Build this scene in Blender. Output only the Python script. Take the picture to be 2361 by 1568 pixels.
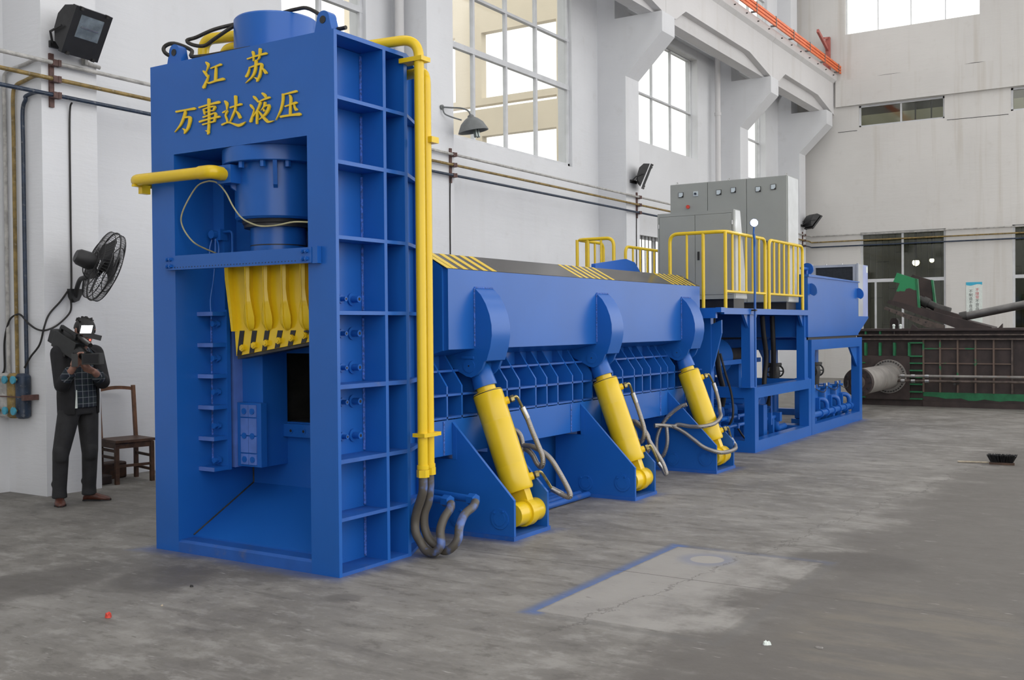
import bpy, bmesh, math, random
from mathutils import Vector, Matrix
R = math.radians
random.seed(7)
scene = bpy.context.scene
for _o in list(bpy.data.objects):
    bpy.data.objects.remove(_o)

# ------------------------------------------------------------------ camera
# world: X runs along the shear away from the camera, Y to the left, Z up; origin at the
# near right foot of the shear frame.  Eye height 1.55 m.
CAM = Vector((-4.846, -4.368, 1.55))
YAW, PITCH, ROLL = R(32.499), R(-0.76), R(-0.496)
def _cam_matrix():
    fwd = Vector((math.cos(YAW), math.sin(YAW), 0)); right = Vector((math.sin(YAW), -math.cos(YAW), 0)); up = Vector((0, 0, 1))
    f2 = fwd * math.cos(PITCH) + up * math.sin(PITCH); u2 = up * math.cos(PITCH) - fwd * math.sin(PITCH)
    r3 = right * math.cos(ROLL) + u2 * math.sin(ROLL); u3 = u2 * math.cos(ROLL) - right * math.sin(ROLL)
    m = Matrix.Identity(4)
    for i in range(3):
        m[i][0] = r3[i]; m[i][1] = u3[i]; m[i][2] = -f2[i]; m[i][3] = CAM[i]
    return m
cam_data = bpy.data.cameras.new('camera'); cam = bpy.data.objects.new('camera', cam_data)
scene.collection.objects.link(cam)
cam_data.sensor_fit = 'HORIZONTAL'; cam_data.sensor_width = 36.0; cam_data.lens = 36.657
cam_data.clip_start = 0.05; cam_data.clip_end = 300
cam.matrix_world = _cam_matrix()
scene.camera = cam

# ------------------------------------------------------------------ world and light
SKY = 1.5
world = bpy.data.worlds.new('overcast_sky'); scene.world = world
world.use_nodes = True
_bg = world.node_tree.nodes['Background']
_bg.inputs[0].default_value = (1.0, 0.99, 0.98, 1); _bg.inputs[1].default_value = SKY
scene.view_settings.view_transform = 'Standard'
scene.view_settings.look = 'None'
scene.view_settings.gamma = 1.0
scene.view_settings.use_curve_mapping = False
scene.view_settings.exposure = 0.54

world.cycles.sampling_method = 'NONE'
scene.cycles.max_bounces = 6
scene.cycles.diffuse_bounces = 3
scene.cycles.glossy_bounces = 2
scene.cycles.transparent_max_bounces = 6
scene.cycles.caustics_reflective = False
scene.cycles.caustics_refractive = False
scene.cycles.use_adaptive_sampling = True
scene.cycles.adaptive_threshold = 0.03

# ------------------------------------------------------------------ helpers: meshes and objects
COL = scene.collection
ORG = {}
class MB:
    """collects shapes and becomes one mesh object"""
    def __init__(s):
        s.v = []; s.f = []; s.m = []; s.mi = 0
    def add(s, verts, faces):
        b = len(s.v); s.v += [tuple(p) for p in verts]
        for f in faces:
            s.f.append(tuple(i + b for i in f)); s.m.append(s.mi)
        return s
    def box(s, x0, x1, y0, y1, z0, z1):
        v = [(x, y, z) for x in (x0, x1) for y in (y0, y1) for z in (z0, z1)]
        return s.add(v, [(0, 1, 3, 2), (4, 6, 7, 5), (0, 4, 5, 1), (2, 3, 7, 6), (0, 2, 6, 4), (1, 5, 7, 3)])
    def bbox(s, x0, x1, y0, y1, z0, z1, b):
        """box with all edges chamfered by b"""
        bm = bmesh.new(); bmesh.ops.create_cube(bm, size=1)
        for q in bm.verts:
            q.co = Vector(((x0 + x1) / 2 + q.co.x * (x1 - x0), (y0 + y1) / 2 + q.co.y * (y1 - y0), (z0 + z1) / 2 + q.co.z * (z1 - z0)))
        bmesh.ops.bevel(bm, geom=bm.edges[:] , offset=b, segments=2, affect='EDGES', profile=0.5)
        return s.frombm(bm)
    def frombm(s, bm, mat=None):
        bm.verts.ensure_lookup_table()
        v = [(mat @ q.co if mat else q.co.copy()) for q in bm.verts]
        s.add(v, [tuple(w.index for w in f.verts) for f in bm.faces]); bm.free(); return s
    def obox(s, c, u, w, h, du, dw, dh):
        """oriented box: centre c, unit axes u w h, full sizes"""
        c, u, w, h = Vector(c), Vector(u).normalized(), Vector(w).normalized(), Vector(h).normalized()
        v = [c + u * (i * du / 2) + w * (j * dw / 2) + h * (k * dh / 2) for i in (-1, 1) for j in (-1, 1) for k in (-1, 1)]
        return s.add(v, [(0, 1, 3, 2), (4, 6, 7, 5), (0, 4, 5, 1), (2, 3, 7, 6), (0, 2, 6, 4), (1, 5, 7, 3)])
    def prism(s, pts, ax, a0, a1):
        """polygon in the plane across axis ax (0: pts are y,z; 1: x,z; 2: x,y) pulled from a0 to a1"""
        n = len(pts)
        def P(p, a):
            return (a, p[0], p[1]) if ax == 0 else ((p[0], a, p[1]) if ax == 1 else (p[0], p[1], a))
        v = [P(p, a0) for p in pts] + [P(p, a1) for p in pts]
        f = [tuple(range(n - 1, -1, -1)), tuple(range(n, 2 * n))] + [(i, (i + 1) % n, n + (i + 1) % n, n + i) for i in range(n)]
        return s.add(v, f)
    def tube(s, path, r, n=10, caps=True, closed=False):
        """round bar along a polyline; r one number or one per point"""
        P = [Vector(p) for p in path]; k = len(P)
        rr = r if hasattr(r, '__len__') else [r] * k
        T = []
        for i in range(k):
            a = P[(i - 1) % k] if (closed or i > 0) else P[i]; b = P[(i + 1) % k] if (closed or i < k - 1) else P[i]
            t = b - a
            T.append(t.normalized() if t.length > 1e-9 else (T[-1] if T else Vector((0, 0, 1))))
        up = Vector((0, 0, 1)) if abs(T[0].z) < 0.9 else Vector((1, 0, 0))
        N = (up - T[0] * up.dot(T[0])).normalized(); v = []
        for i in range(k):
            if i:
                N = N - T[i] * N.dot(T[i])
                N = N.normalized() if N.length > 1e-6 else T[i].orthogonal().normalized()
            B = T[i].cross(N)
            v += [P[i] + (N * math.cos(2 * math.pi * j / n) + B * math.sin(2 * math.pi * j / n)) * rr[i] for j in range(n)]
        f = []
        for i in range(k if closed else k - 1):
            i2 = (i + 1) % k
            f += [(i * n + j, i * n + (j + 1) % n, i2 * n + (j + 1) % n, i2 * n + j) for j in range(n)]
        if caps and not closed:
            f += [tuple(range(n - 1, -1, -1)), tuple(range((k - 1) * n, k * n))]
        return s.add(v, f)
    def cyl(s, p0, p1, r0, r1=None, n=20):
        return s.tube([p0, p1], [r0, r0 if r1 is None else r1], n)
    def lathe(s, c, ax, prof, n=28):
        """profile of (distance along axis, radius) turned about ax through c"""
        c, ax = Vector(c), Vector(ax).normalized()
        u = ax.orthogonal().normalized(); w = ax.cross(u); v = []; f = []
        for d, r in prof:
            v += [c + ax * d + (u * math.cos(2 * math.pi * j / n) + w * math.sin(2 * math.pi * j / n)) * max(r, 1e-5) for j in range(n)]
        for i in range(len(prof) - 1):
            f += [(i * n + j, i * n + (j + 1) % n, (i + 1) * n + (j + 1) % n, (i + 1) * n + j) for j in range(n)]
        f += [tuple(range(n - 1, -1, -1)), tuple(range((len(prof) - 1) * n, len(prof) * n))]
        return s.add(v, f)
    def ball(s, c, r, u=14, w=9):
        c = Vector(c); rx, ry, rz = r if hasattr(r, '__len__') else (r, r, r)
        v = [c + Vector((0, 0, -rz))]; f = []
        for i in range(1, w):
            a = -math.pi / 2 + math.pi * i / w
            v += [c + Vector((rx * math.cos(a) * math.cos(2 * math.pi * j / u), ry * math.cos(a) * math.sin(2 * math.pi * j / u), rz * math.sin(a))) for j in range(u)]
        v.append(c + Vector((0, 0, rz)))
        f += [(0, 1 + (j + 1) % u, 1 + j) for j in range(u)]
        for i in range(w - 2):
            f += [(1 + i * u + j, 1 + i * u + (j + 1) % u, 1 + (i + 1) * u + (j + 1) % u, 1 + (i + 1) * u + j) for j in range(u)]
        e = len(v) - 1; b = 1 + (w - 2) * u
        f += [(e, b + j, b + (j + 1) % u) for j in range(u)]
        return s.add(v, f)
    def hexnut(s, p, ax, r, h):
        p, ax = Vector(p), Vector(ax).normalized()
        return s.tube([p, p + ax * h], r, 6)

def smooth_path(pts, sub=5, closed=False):
    P = [Vector(p) for p in pts]; n = len(P); out = []
    for i in range(n if closed else n - 1):
        a, b, c, d = (P[(i - 1) % n], P[i], P[(i + 1) % n], P[(i + 2) % n]) if closed else (P[max(i - 1, 0)], P[i], P[i + 1], P[min(i + 2, n - 1)])
        for k in range(sub):
            t = k / sub
            out.append(0.5 * (2 * b + (c - a) * t + (2 * a - 5 * b + 4 * c - d) * t * t + (3 * b - a - 3 * c + d) * t ** 3))
    if not closed: out.append(P[-1])
    return out
def round_path(pts, r, seg=6):
    """polyline with its corners rounded to radius r"""
    P = [Vector(p) for p in pts]; out = [P[0]]
    for i in range(1, len(P) - 1):
        a, b, c = P[i - 1], P[i], P[i + 1]
        u = (a - b); w = (c - b); ru = min(r, u.length * 0.49, w.length * 0.49)
        p0 = b + u.normalized() * ru; p1 = b + w.normalized() * ru
        for k in range(seg + 1):
            t = k / seg
            out.append(p0 * (1 - t) ** 2 + b * 2 * t * (1 - t) + p1 * t * t)
    out.append(P[-1]); return out

def thing(name, label, cat, loc=(0, 0, 0), group=None):
    o = bpy.data.objects.new(name, None); COL.objects.link(o)
    o.empty_display_size = 0.1; o.location = loc; ORG[o] = Vector(loc)
    o['label'] = label; o['category'] = cat
    if group: o['group'] = group
    return o
def obj(name, mb, mat, parent=None, smooth=True, angle=35, label=None, loc=None):
    """link what mb holds as ONE mesh object; vertices are given in world space"""
    me = bpy.data.meshes.new(name)
    if parent is not None: off = ORG[parent]
    else:
        if loc is None:
            xs = [p[0] for p in mb.v]; ys = [p[1] for p in mb.v]; zs = [p[2] for p in mb.v]
            loc = ((min(xs) + max(xs)) / 2, (min(ys) + max(ys)) / 2, min(zs))
        off = Vector(loc)
    me.from_pydata([(p[0] - off[0], p[1] - off[1], p[2] - off[2]) for p in mb.v], [], mb.f)
    mats = mat if isinstance(mat, (list, tuple)) else [mat]
    for m in mats: me.materials.append(m)
    if len(mats) > 1: me.polygons.foreach_set('material_index', mb.m)
    bm = bmesh.new(); bm.from_mesh(me); bmesh.ops.recalc_face_normals(bm, faces=bm.faces[:]); bm.to_mesh(me); bm.free()
    if smooth:
        me.polygons.foreach_set('use_smooth', [True] * len(me.polygons)); me.set_sharp_from_angle(angle=R(angle))
    o = bpy.data.objects.new(name, me); COL.objects.link(o)
    ORG[o] = off.copy()
    if parent is not None: o.parent = parent
    else: o.location = off
    if label: o['label'] = label
    return o
def tag(o, label, cat, group=None):
    o['label'] = label; o['category'] = cat
    if group: o['group'] = group
    return o
def struct(name, mb, mat, **k):
    o = obj(name, mb, mat, **k); o['kind'] = 'structure'; return o
def children(o): return [c for c in bpy.data.objects if c.parent is o]
def copy_tree(o, parent=None, delta=(0, 0, 0)):
    c = o.copy(); COL.objects.link(c); ORG[c] = ORG[o] + Vector(delta)
    if parent is not None: c.parent = parent
    else: c.location = o.location + Vector(delta)
    for ch in children(o): copy_tree(ch, c, delta)
    return c
def again(o, delta, parent):
    """another copy of a part (shared mesh) moved by delta under the same thing"""
    c = o.copy(); COL.objects.link(c); c.location = o.location + Vector(delta); c.parent = parent; ORG[c] = ORG[o] + Vector(delta)
    return c

# ------------------------------------------------------------------ helpers: materials
class NT:
    def __init__(s, name):
        s.mat = bpy.data.materials.new(name); s.mat.use_nodes = True
        s.t = s.mat.node_tree; s.n = s.t.nodes; s.l = s.t.links
        s.b = s.n['Principled BSDF']; s.co = None
    def new(s, kind, **k):
        q = s.n.new(kind)
        for a, b in k.items(): setattr(q, a, b)
        return q
    def lk(s, a, b): s.l.new(a, b)
    def pos(s):
        if not s.co: s.co = s.new('ShaderNodeNewGeometry').outputs['Position']
        return s.co
    def setin(s, sock, v):
        if isinstance(v, bpy.types.NodeSocket): s.lk(v, sock)
        elif isinstance(v, (tuple, list)) and len(v) == 3 and sock.type == 'RGBA': sock.default_value = (*v, 1)
        else: sock.default_value = v
    def math(s, op, a, b=0.0, c=0.0, clamp=False):
        q = s.new('ShaderNodeMath', operation=op); q.use_clamp = clamp
        s.setin(q.inputs[0], a); s.setin(q.inputs[1], b); s.setin(q.inputs[2], c)
        return q.outputs[0]
    def scale(s, v, sx, sy, sz):
        q = s.new('ShaderNodeVectorMath', operation='MULTIPLY'); s.lk(v, q.inputs[0]); q.inputs[1].default_value = (sx, sy, sz)
        return q.outputs[0]
    def noise(s, scale=5.0, detail=4.0, rough=0.55, vec=None, dist=0.0):
        q = s.new('ShaderNodeTexNoise'); s.lk(vec if vec is not None else s.pos(), q.inputs['Vector'])
        q.inputs['Scale'].default_value = scale; q.inputs['Detail'].default_value = detail; q.inputs['Roughness'].default_value = rough; q.inputs['Distortion'].default_value = dist
        return q.outputs['Fac']
    def ramp(s, f, a, b, lo=0.0, hi=1.0, smooth=True):
        q = s.new('ShaderNodeMapRange', interpolation_type='SMOOTHSTEP' if smooth else 'LINEAR')
        s.setin(q.inputs[0], f); q.inputs[1].default_value = a; q.inputs[2].default_value = b; q.inputs[3].default_value = lo; q.inputs[4].default_value = hi
        return q.outputs[0]
    def mix(s, f, a, b, mode='MIX'):
        q = s.new('ShaderNodeMix', data_type='RGBA', blend_type=mode)
        s.setin(q.inputs[0], f); s.setin(q.inputs[6], a); s.setin(q.inputs[7], b)
        return q.outputs[2]
    def xyz(s, v=None):
        q = s.new('ShaderNodeSeparateXYZ'); s.lk(v if v is not None else s.pos(), q.inputs[0]); return q.outputs
    def bump(s, h, strength=0.3, dist=0.01):
        q = s.new('ShaderNodeBump'); q.inputs['Strength'].default_value = strength; q.inputs['Distance'].default_value = dist
        s.lk(h, q.inputs['Height']); s.lk(q.outputs[0], s.b.inputs['Normal'])
    def done(s, col, rough=0.5, metal=0.0, **k):
        s.setin(s.b.inputs['Base Color'], col); s.setin(s.b.inputs['Roughness'], rough); s.setin(s.b.inputs['Metallic'], metal)
        for a, b in k.items(): s.setin(s.b.inputs[a.replace('_', ' ')], b)
        return s.mat
def paint(name, col, rough=0.4, var=0.12, scale=3.0, bump=0.0, metal=0.0, dirt=None, dirt_amt=0.25, **k):
    t = NT(name)
    n1 = t.noise(scale, 3); n2 = n1
    f = n1
    lo = tuple(c * (1 - var) for c in col); hi = tuple(min(1, c * (1 + var)) for c in col)
    c = t.mix(t.ramp(f, 0.3, 0.7), lo, hi)
    if dirt:
        c = t.mix(t.ramp(t.noise(scale * 2.3, 4, 0.65), 0.55, 0.8, 0, dirt_amt), c, dirt)
    r = rough
    if bump > 0.3: t.bump(t.noise(scale * 30, 1), bump, 0.004)
    return t.done(c, r, metal, **k)

# ------------------------------------------------------------------ materials
BLUE = paint('blue_gloss_paint', (0.012, 0.108, 0.42), 0.30, 0.05, 1.2, Specular_IOR_Level=0.42)
BLUE_PALE = paint('pale_blue_paint', (0.10, 0.19, 0.52), 0.3, 0.12, 6)  # paler blue for stiffener fronts, guide strips and wear plates
BLUE_DUSTY = paint('blue_paint_dusty', (0.014, 0.095, 0.38), 0.5, 0.15, 2.5, dirt=(0.16, 0.15, 0.14), dirt_amt=0.55)
WELD = paint('blue_weld_bead', (0.06, 0.15, 0.5), 0.45, 0.5, 60, bump=0.5)
YELLOW = paint('yellow_gloss_paint', (0.76, 0.52, 0.012), 0.26, 0.03, 3)
YELLOW_DULL = paint('yellow_cable_sheath', (0.42, 0.39, 0.22), 0.5, 0.15, 9)
BLACK = paint('black_paint', (0.012, 0.012, 0.013), 0.42, 0.2, 12)
BLACK_GLOSS = paint('black_gloss_sheet', (0.06, 0.058, 0.055), 0.16, 0.2, 3, IOR=1.7)
RUBBER = paint('black_rubber', (0.014, 0.013, 0.012), 0.6, 0.25, 8)
STEEL = paint('bare_steel', (0.42, 0.42, 0.42), 0.34, 0.15, 15, metal=1.0)
STEEL_DARK = paint('dark_oiled_steel', (0.05, 0.048, 0.045), 0.45, 0.3, 7, metal=0.4)
RUST = paint('rust_brown_primer', (0.036, 0.024, 0.022), 0.6, 0.3, 5, dirt=(0.03, 0.028, 0.026), dirt_amt=0.6)
RUST_LIGHT = paint('rusty_worn_edge', (0.085, 0.064, 0.054), 0.55, 0.35, 12)
GREEN = paint('green_primer', (0.016, 0.15, 0.06), 0.5, 0.2, 6)
GREY_CAB = paint('grey_cabinet_enamel', (0.30, 0.315, 0.30), 0.42, 0.04, 2, bump=0.02)
GREY_ALU = paint('pale_aluminium', (0.52, 0.54, 0.55), 0.4, 0.06, 5, metal=0.25)
WHITE_FRAME = paint('aluminium_window_frame', (0.62, 0.63, 0.65), 0.4, 0.06, 5)
BRASS = paint('zinc_yellow_fitting', (0.46, 0.38, 0.16), 0.28, 0.25, 25, metal=0.9)
ORANGE = paint('orange_conductor_cover', (0.85, 0.17, 0.035), 0.45, 0.12, 3)
RED_DULL = paint('faded_red_paint', (0.42, 0.12, 0.10), 0.6, 0.15, 5)
DARK_GREY = paint('dark_grey_casting', (0.018, 0.018, 0.019), 0.5, 0.2, 18)
LAMP_GREY = paint('grey_enamel_lamp', (0.16, 0.17, 0.17), 0.45, 0.1, 9)
OCHRE = paint('ochre_pipe_paint', (0.22, 0.15, 0.045), 0.5, 0.35, 12, dirt=(0.5, 0.49, 0.45), dirt_amt=0.6)
NAVY = paint('navy_pipe_paint', (0.016, 0.030, 0.058), 0.45, 0.3, 12, dirt=(0.5, 0.5, 0.48), dirt_amt=0.35)
SILVER = paint('silver_pipe_paint', (0.40, 0.39, 0.37), 0.45, 0.25, 12, dirt=(0.12, 0.10, 0.09), dirt_amt=0.6)
BROWN = paint('brown_bracket', (0.10, 0.05, 0.042), 0.6, 0.3, 20)
TURQ = paint('turquoise_valve', (0.05, 0.30, 0.42), 0.45, 0.15, 20)
WOOD = paint('dark_worn_wood', (0.07, 0.035, 0.02), 0.5, 0.35, 14)
WOOD_MID = paint('brown_wood_rail', (0.14, 0.062, 0.028), 0.5, 0.3, 14)
PALE_WOOD = paint('pale_wood_handle', (0.42, 0.36, 0.27), 0.6, 0.2, 20)
WHITE_PAPER = paint('white_paper', (0.72, 0.78, 0.74), 0.7, 0.05, 20)
RED_LITTER = paint('red_plastic_scrap', (0.55, 0.05, 0.03), 0.5, 0.2, 30)
GALV = paint('galvanised_sheet', (0.45, 0.47, 0.50), 0.38, 0.10, 3, metal=0.35)
FIN = paint('dark_radiator_fin', (0.05, 0.055, 0.06), 0.5, 0.2, 30, metal=0.3)
FILM = paint('pale_blue_film', (0.30, 0.36, 0.62), 0.35, 0.1, 3)
ROPE = paint('dark_wire_rope', (0.02, 0.017, 0.013), 0.6, 0.5, 60)
CHROME = paint('chromed_rod', (0.55, 0.56, 0.57), 0.18, 0.05, 10, metal=1.0)
GREY_ROLL = paint('dusty_grey_steel', (0.24, 0.225, 0.21), 0.55, 0.2, 4, dirt=(0.22, 0.10, 0.05), dirt_amt=0.7)
SKIN = paint('skin', (0.36, 0.19, 0.14), 0.5, 0.12, 20)
HAIR = paint('black_hair', (0.01, 0.009, 0.008), 0.5, 0.3, 60)
JACKET = paint('black_jacket', (0.008, 0.008, 0.010), 0.8, 0.3, 12)
TROUSERS = paint('charcoal_trousers', (0.020, 0.020, 0.022), 0.8, 0.25, 10)
SHOE = paint('red_brown_leather', (0.085, 0.026, 0.016), 0.4, 0.3, 20)
CAMCORDER = paint('black_plastic', (0.011, 0.012, 0.012), 0.42, 0.25, 25)
ROD_GREY = paint('dull_piston_rod', (0.16, 0.155, 0.15), 0.35, 0.15, 6, metal=0.8)
LENS = paint('dark_lens', (0.004, 0.004, 0.006), 0.06, 0.1, 10)
METER = paint('pale_meter_face', (0.55, 0.62, 0.66), 0.25, 0.05, 30)
LAMPGLASS = paint('floodlight_reflector', (0.32, 0.36, 0.35), 0.22, 0.25, 9, metal=0.6)
def lit(name, col, strength):
    t = NT(name); t.b.inputs['Emission Color'].default_value = (*col, 1); t.b.inputs['Emission Strength'].default_value = strength
    t.mat.cycles.emission_sampling = 'NONE'
    return t.done(col, 0.4)
LED = lit('lit_led_panel', (1.0, 1.0, 1.0), 9.0)
BULB = lit('lit_bulb', (1.0, 0.95, 0.75), 14.0)
TALLY = lit('red_tally_lamp', (0.9, 0.12, 0.08), 0.8)

def hose_material():
    t = NT('braided_steel_hose')
    w = t.new('ShaderNodeTexWave', wave_type='BANDS', bands_direction='DIAGONAL'); t.lk(t.pos(), w.inputs[0])
    w.inputs['Scale'].default_value = 55; w.inputs['Distortion'].default_value = 2
    c = t.mix(w.outputs['Fac'], (0.20, 0.185, 0.17), (0.46, 0.44, 0.42))
    t.bump(w.outputs['Fac'], 0.4, 0.003)
    return t.done(c, 0.38, 0.75)
HOSE = hose_material()
def sprayed_hose_material():
    t = NT('rubber_hose_with_blue_overspray')
    n = t.noise(7, 3); c = t.mix(t.ramp(n, 0.52, 0.66), (0.085, 0.075, 0.062), (0.09, 0.16, 0.42))
    return t.done(c, 0.5)
HOSE_SPRAYED = sprayed_hose_material()
def plaster_material(name, base, warm=0.0, streak=0.25):
    t = NT(name)
    p = t.pos()
    n1 = t.noise(0.55, 3, 0.6); n2 = t.noise(3.1, 5, 0.65)
    st = t.noise(1.0, 3, 0.6, vec=t.scale(p, 3.5, 3.5, 0.18))
    brush = t.noise(1.0, 4, 0.7, vec=t.scale(p, 1.3, 1.3, 9.0))
    c = t.mix(t.ramp(n1, 0.3, 0.75), tuple(b * 0.93 for b in base), base)
    c = t.mix(t.ramp(n2, 0.56, 0.78, 0, 0.28), c, (base[0] * 0.74, base[1] * 0.72, base[2] * 0.69))
    c = t.mix(t.ramp(st, 0.52, 0.78, 0, streak), c, (base[0] * 0.76, base[1] * 0.72, base[2] * 0.66))
    c = t.mix(t.ramp(brush, 0.6, 0.8, 0, 0.10), c, (base[0] * 0.7, base[1] * 0.7, base[2] * 0.7))
    t.bump(t.math('MULTIPLY_ADD', brush, 0.6, t.math('MULTIPLY', n2, 0.4)), 0.35, 0.02)
    return t.done(c, 0.85)
PLASTER = plaster_material('white_limewash', (0.74, 0.75, 0.77), streak=0.12)
PLASTER_FAR = plaster_material('stained_white_plaster', (0.70, 0.685, 0.66), streak=0.6)
PLASTER_TAN = plaster_material('tan_plaster', (0.62, 0.55, 0.43), streak=0.2)
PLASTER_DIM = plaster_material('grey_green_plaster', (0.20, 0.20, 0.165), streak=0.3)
CONCRETE = plaster_material('painted_concrete', (0.70, 0.69, 0.69), streak=0.25)

def floor_material():
    t = NT('stained_concrete_floor'); p = t.pos(); X, Y, Z = t.xyz(p)
    big = t.noise(0.4, 2, 0.5); mid = t.noise(1.6, 6, 0.7); fine = t.noise(11, 4, 0.75); mot = t.noise(4.3, 5, 0.72, vec=t.scale(p, 1.5, 0.8, 1))
    sweep = t.noise(1.0, 5, 0.7, vec=t.scale(p, 4.6, 1.0, 1))
    def rect(x0, x1, y0, y1):
        dx = t.math('SUBTRACT', t.math('ABSOLUTE', t.math('SUBTRACT', X, (x0 + x1) / 2)), (x1 - x0) / 2)
        dy = t.math('SUBTRACT', t.math('ABSOLUTE', t.math('SUBTRACT', Y, (y0 + y1) / 2)), (y1 - y0) / 2)
        return t.math('MAXIMUM', dx, dy)
    warp = t.math('MULTIPLY', t.math('SUBTRACT', mid, 0.5), 1.1)
    def blob(cx, cy, rx, ry, e0=0.7, e1=1.2):
        a = t.math('DIVIDE', t.math('SUBTRACT', X, cx), rx); b = t.math('DIVIDE', t.math('SUBTRACT', Y, cy), ry)
        d = t.math('SQRT', t.math('MULTIPLY_ADD', a, a, t.math('MULTIPLY', b, b)))
        return t.ramp(t.math('ADD', d, warp), e0, e1, 1, 0)
    c = t.mix(t.ramp(big, 0.3, 0.7), (0.150, 0.139, 0.124), (0.215, 0.203, 0.185))
    c = t.mix(t.ramp(mid, 0.46, 0.68, 0, 0.75), c, (0.285, 0.272, 0.250))
    c = t.mix(t.ramp(mot, 0.50, 0.66, 0, 0.75), c, (0.30, 0.287, 0.265))
    c = t.mix(t.ramp(mot, 0.47, 0.33, 0, 0.65), c, (0.105, 0.096, 0.084))
    c = t.mix(t.ramp(sweep, 0.52, 0.68, 0, 0.7), c, (0.125, 0.116, 0.104))
    c = t.mix(t.ramp(sweep, 0.46, 0.30, 0, 0.35), c, (0.36, 0.345, 0.322))
    # dark trodden lane to the right of the machine
    lane = t.math('MULTIPLY_ADD', warp, 1.4, Y); lane = t.math('MULTIPLY_ADD', t.math('SUBTRACT', sweep, 0.5), 0.9, lane); lane = t.math('MULTIPLY_ADD', X, 0.03, lane)
    dark = t.math('MULTIPLY', t.ramp(lane, -2.0, -2.6), t.ramp(X, 12.5, 8.0))
    c = t.mix(t.math('MULTIPLY', dark, 0.82), c, (0.108, 0.098, 0.087))
    c = t.mix(t.math('MULTIPLY', blob(0.55, -3.2, 0.9, 0.55), t.ramp(sweep, 0.42, 0.62, 0, 0.6)), c, (0.19, 0.168, 0.135))
    # oil stains with their own outline
    st = None
    for cx, cy, rx, ry, a in ((-1.05, 1.55, 0.55, 0.35, 0.65), (-0.55, 0.95, 0.35, 0.3, 0.6), (2.05, -2.6, 0.30, 0.42, 0.7), (0.6, -2.25, 0.22, 0.08, 0.5), (1.4, 3.5, 1.4, 0.9, 0.4), (-2.4, 1.2, 1.0, 0.5, 0.45), (-0.35, -0.35, 0.10, 0.12, 0.5)):
        q = t.math('MULTIPLY', blob(cx, cy, rx, ry), a); st = q if st is None else t.math('MAXIMUM', st, q)
    c = t.mix(st, c, (0.088, 0.08, 0.071))
    # paler painted-over rectangle with blue overspray along two sides
    sqn = t.math('MULTIPLY_ADD', t.math('SUBTRACT', fine, 0.5), 0.02, rect(-0.02, 1.9, -2.45, -1.43))
    worn = t.math('MULTIPLY', t.ramp(sqn, 0.0, -0.02), t.ramp(lane, -2.55, -1.9))
    c = t.mix(t.math('MULTIPLY', worn, t.ramp(mid, 0.25, 0.6, 0.3, 0.9)), c, (0.33, 0.315, 0.293))
    c = t.mix(t.math('MULTIPLY', t.ramp(t.math('ABSOLUTE', t.math('SUBTRACT', sqn, 0.05)), 0.06, 0.0), 0.5), c, (0.13, 0.125, 0.118))
    edge = t.math('MULTIPLY', t.ramp(sqn, 0.10, 0.012), t.ramp(sqn, -0.004, 0.003))
    side = t.math('ADD', t.ramp(Y, -1.52, -1.44, 0, 0.8), t.ramp(X, 1.8, 1.95, 0, 0.2), clamp=True)
    c = t.mix(t.math('MULTIPLY', edge, side), c, (0.075, 0.14, 0.33))
    ring = t.math('SQRT', t.math('ADD', t.math('POWER', t.math('SUBTRACT', X, 1.62), 2), t.math('POWER', t.math('SUBTRACT', Y, -1.76), 2)))
    c = t.mix(t.ramp(ring, 0.24, 0.12, 0, 0.4), c, (0.13, 0.17, 0.29))
    c = t.mix(t.ramp(ring, 0.115, 0.105), c, (0.35, 0.33, 0.30))
    # blue overspray round the feet of the machine
    fog = None
    for q in ((0, 0.75, 0, 1.72), (1.48, 1.97, -0.35, 0.5), (3.47, 3.9, -0.35, 0.5), (5.39, 5.92, -0.32, 0.5), (7.27, 12.35, -0.1, 1.6)):
        d = rect(*q); fog = d if fog is None else t.math('MINIMUM', fog, d)
    c = t.mix(t.ramp(t.math('MULTIPLY_ADD', warp, 0.33, fog), 0.17, -0.05, 0, 0.75), c, (0.04, 0.09, 0.27))
    # saw joints and cracks
    for jx in (1.06, 6.9, 12.8):
        d = t.math('ABSOLUTE', t.math('SUBTRACT', X, t.math('MULTIPLY_ADD', fine, 0.014, jx - 0.007)))
        c = t.mix(t.ramp(d, 0.010, 0.002, 0, 0.7), c, (0.08, 0.072, 0.064))
    cr = t.math('ABSOLUTE', t.math('SUBTRACT', t.math('MULTIPLY_ADD', warp, 0.55, t.math('MULTIPLY_ADD', X, 0.11, Y)), -1.75))
    cr = t.math('MULTIPLY', t.ramp(cr, 0.010, 0.002), t.ramp(X, -1.0, 0.2, 0, 0.55))
    c = t.mix(cr, c, (0.075, 0.067, 0.06))
    # scratches and grit
    sc = t.noise(1.0, 3, 0.55, vec=t.scale(p, 30, 6, 1))
    c = t.mix(t.ramp(sc, 0.66, 0.74, 0, 0.55), c, (0.42, 0.405, 0.38))
    c = t.mix(t.ramp(sc, 0.33, 0.26, 0, 0.6), c, (0.085, 0.077, 0.068))
    c = t.mix(t.ramp(fine, 0.66, 0.78, 0, 0.4), c, (0.40, 0.385, 0.36))
    c = t.mix(t.ramp(fine, 0.36, 0.24, 0, 0.45), c, (0.10, 0.092, 0.083))
    t.bump(fine, 0.2, 0.008)
    return t.done(c, t.ramp(mid, 0.3, 0.7, 0.55, 0.75))
FLOOR = floor_material()
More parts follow.
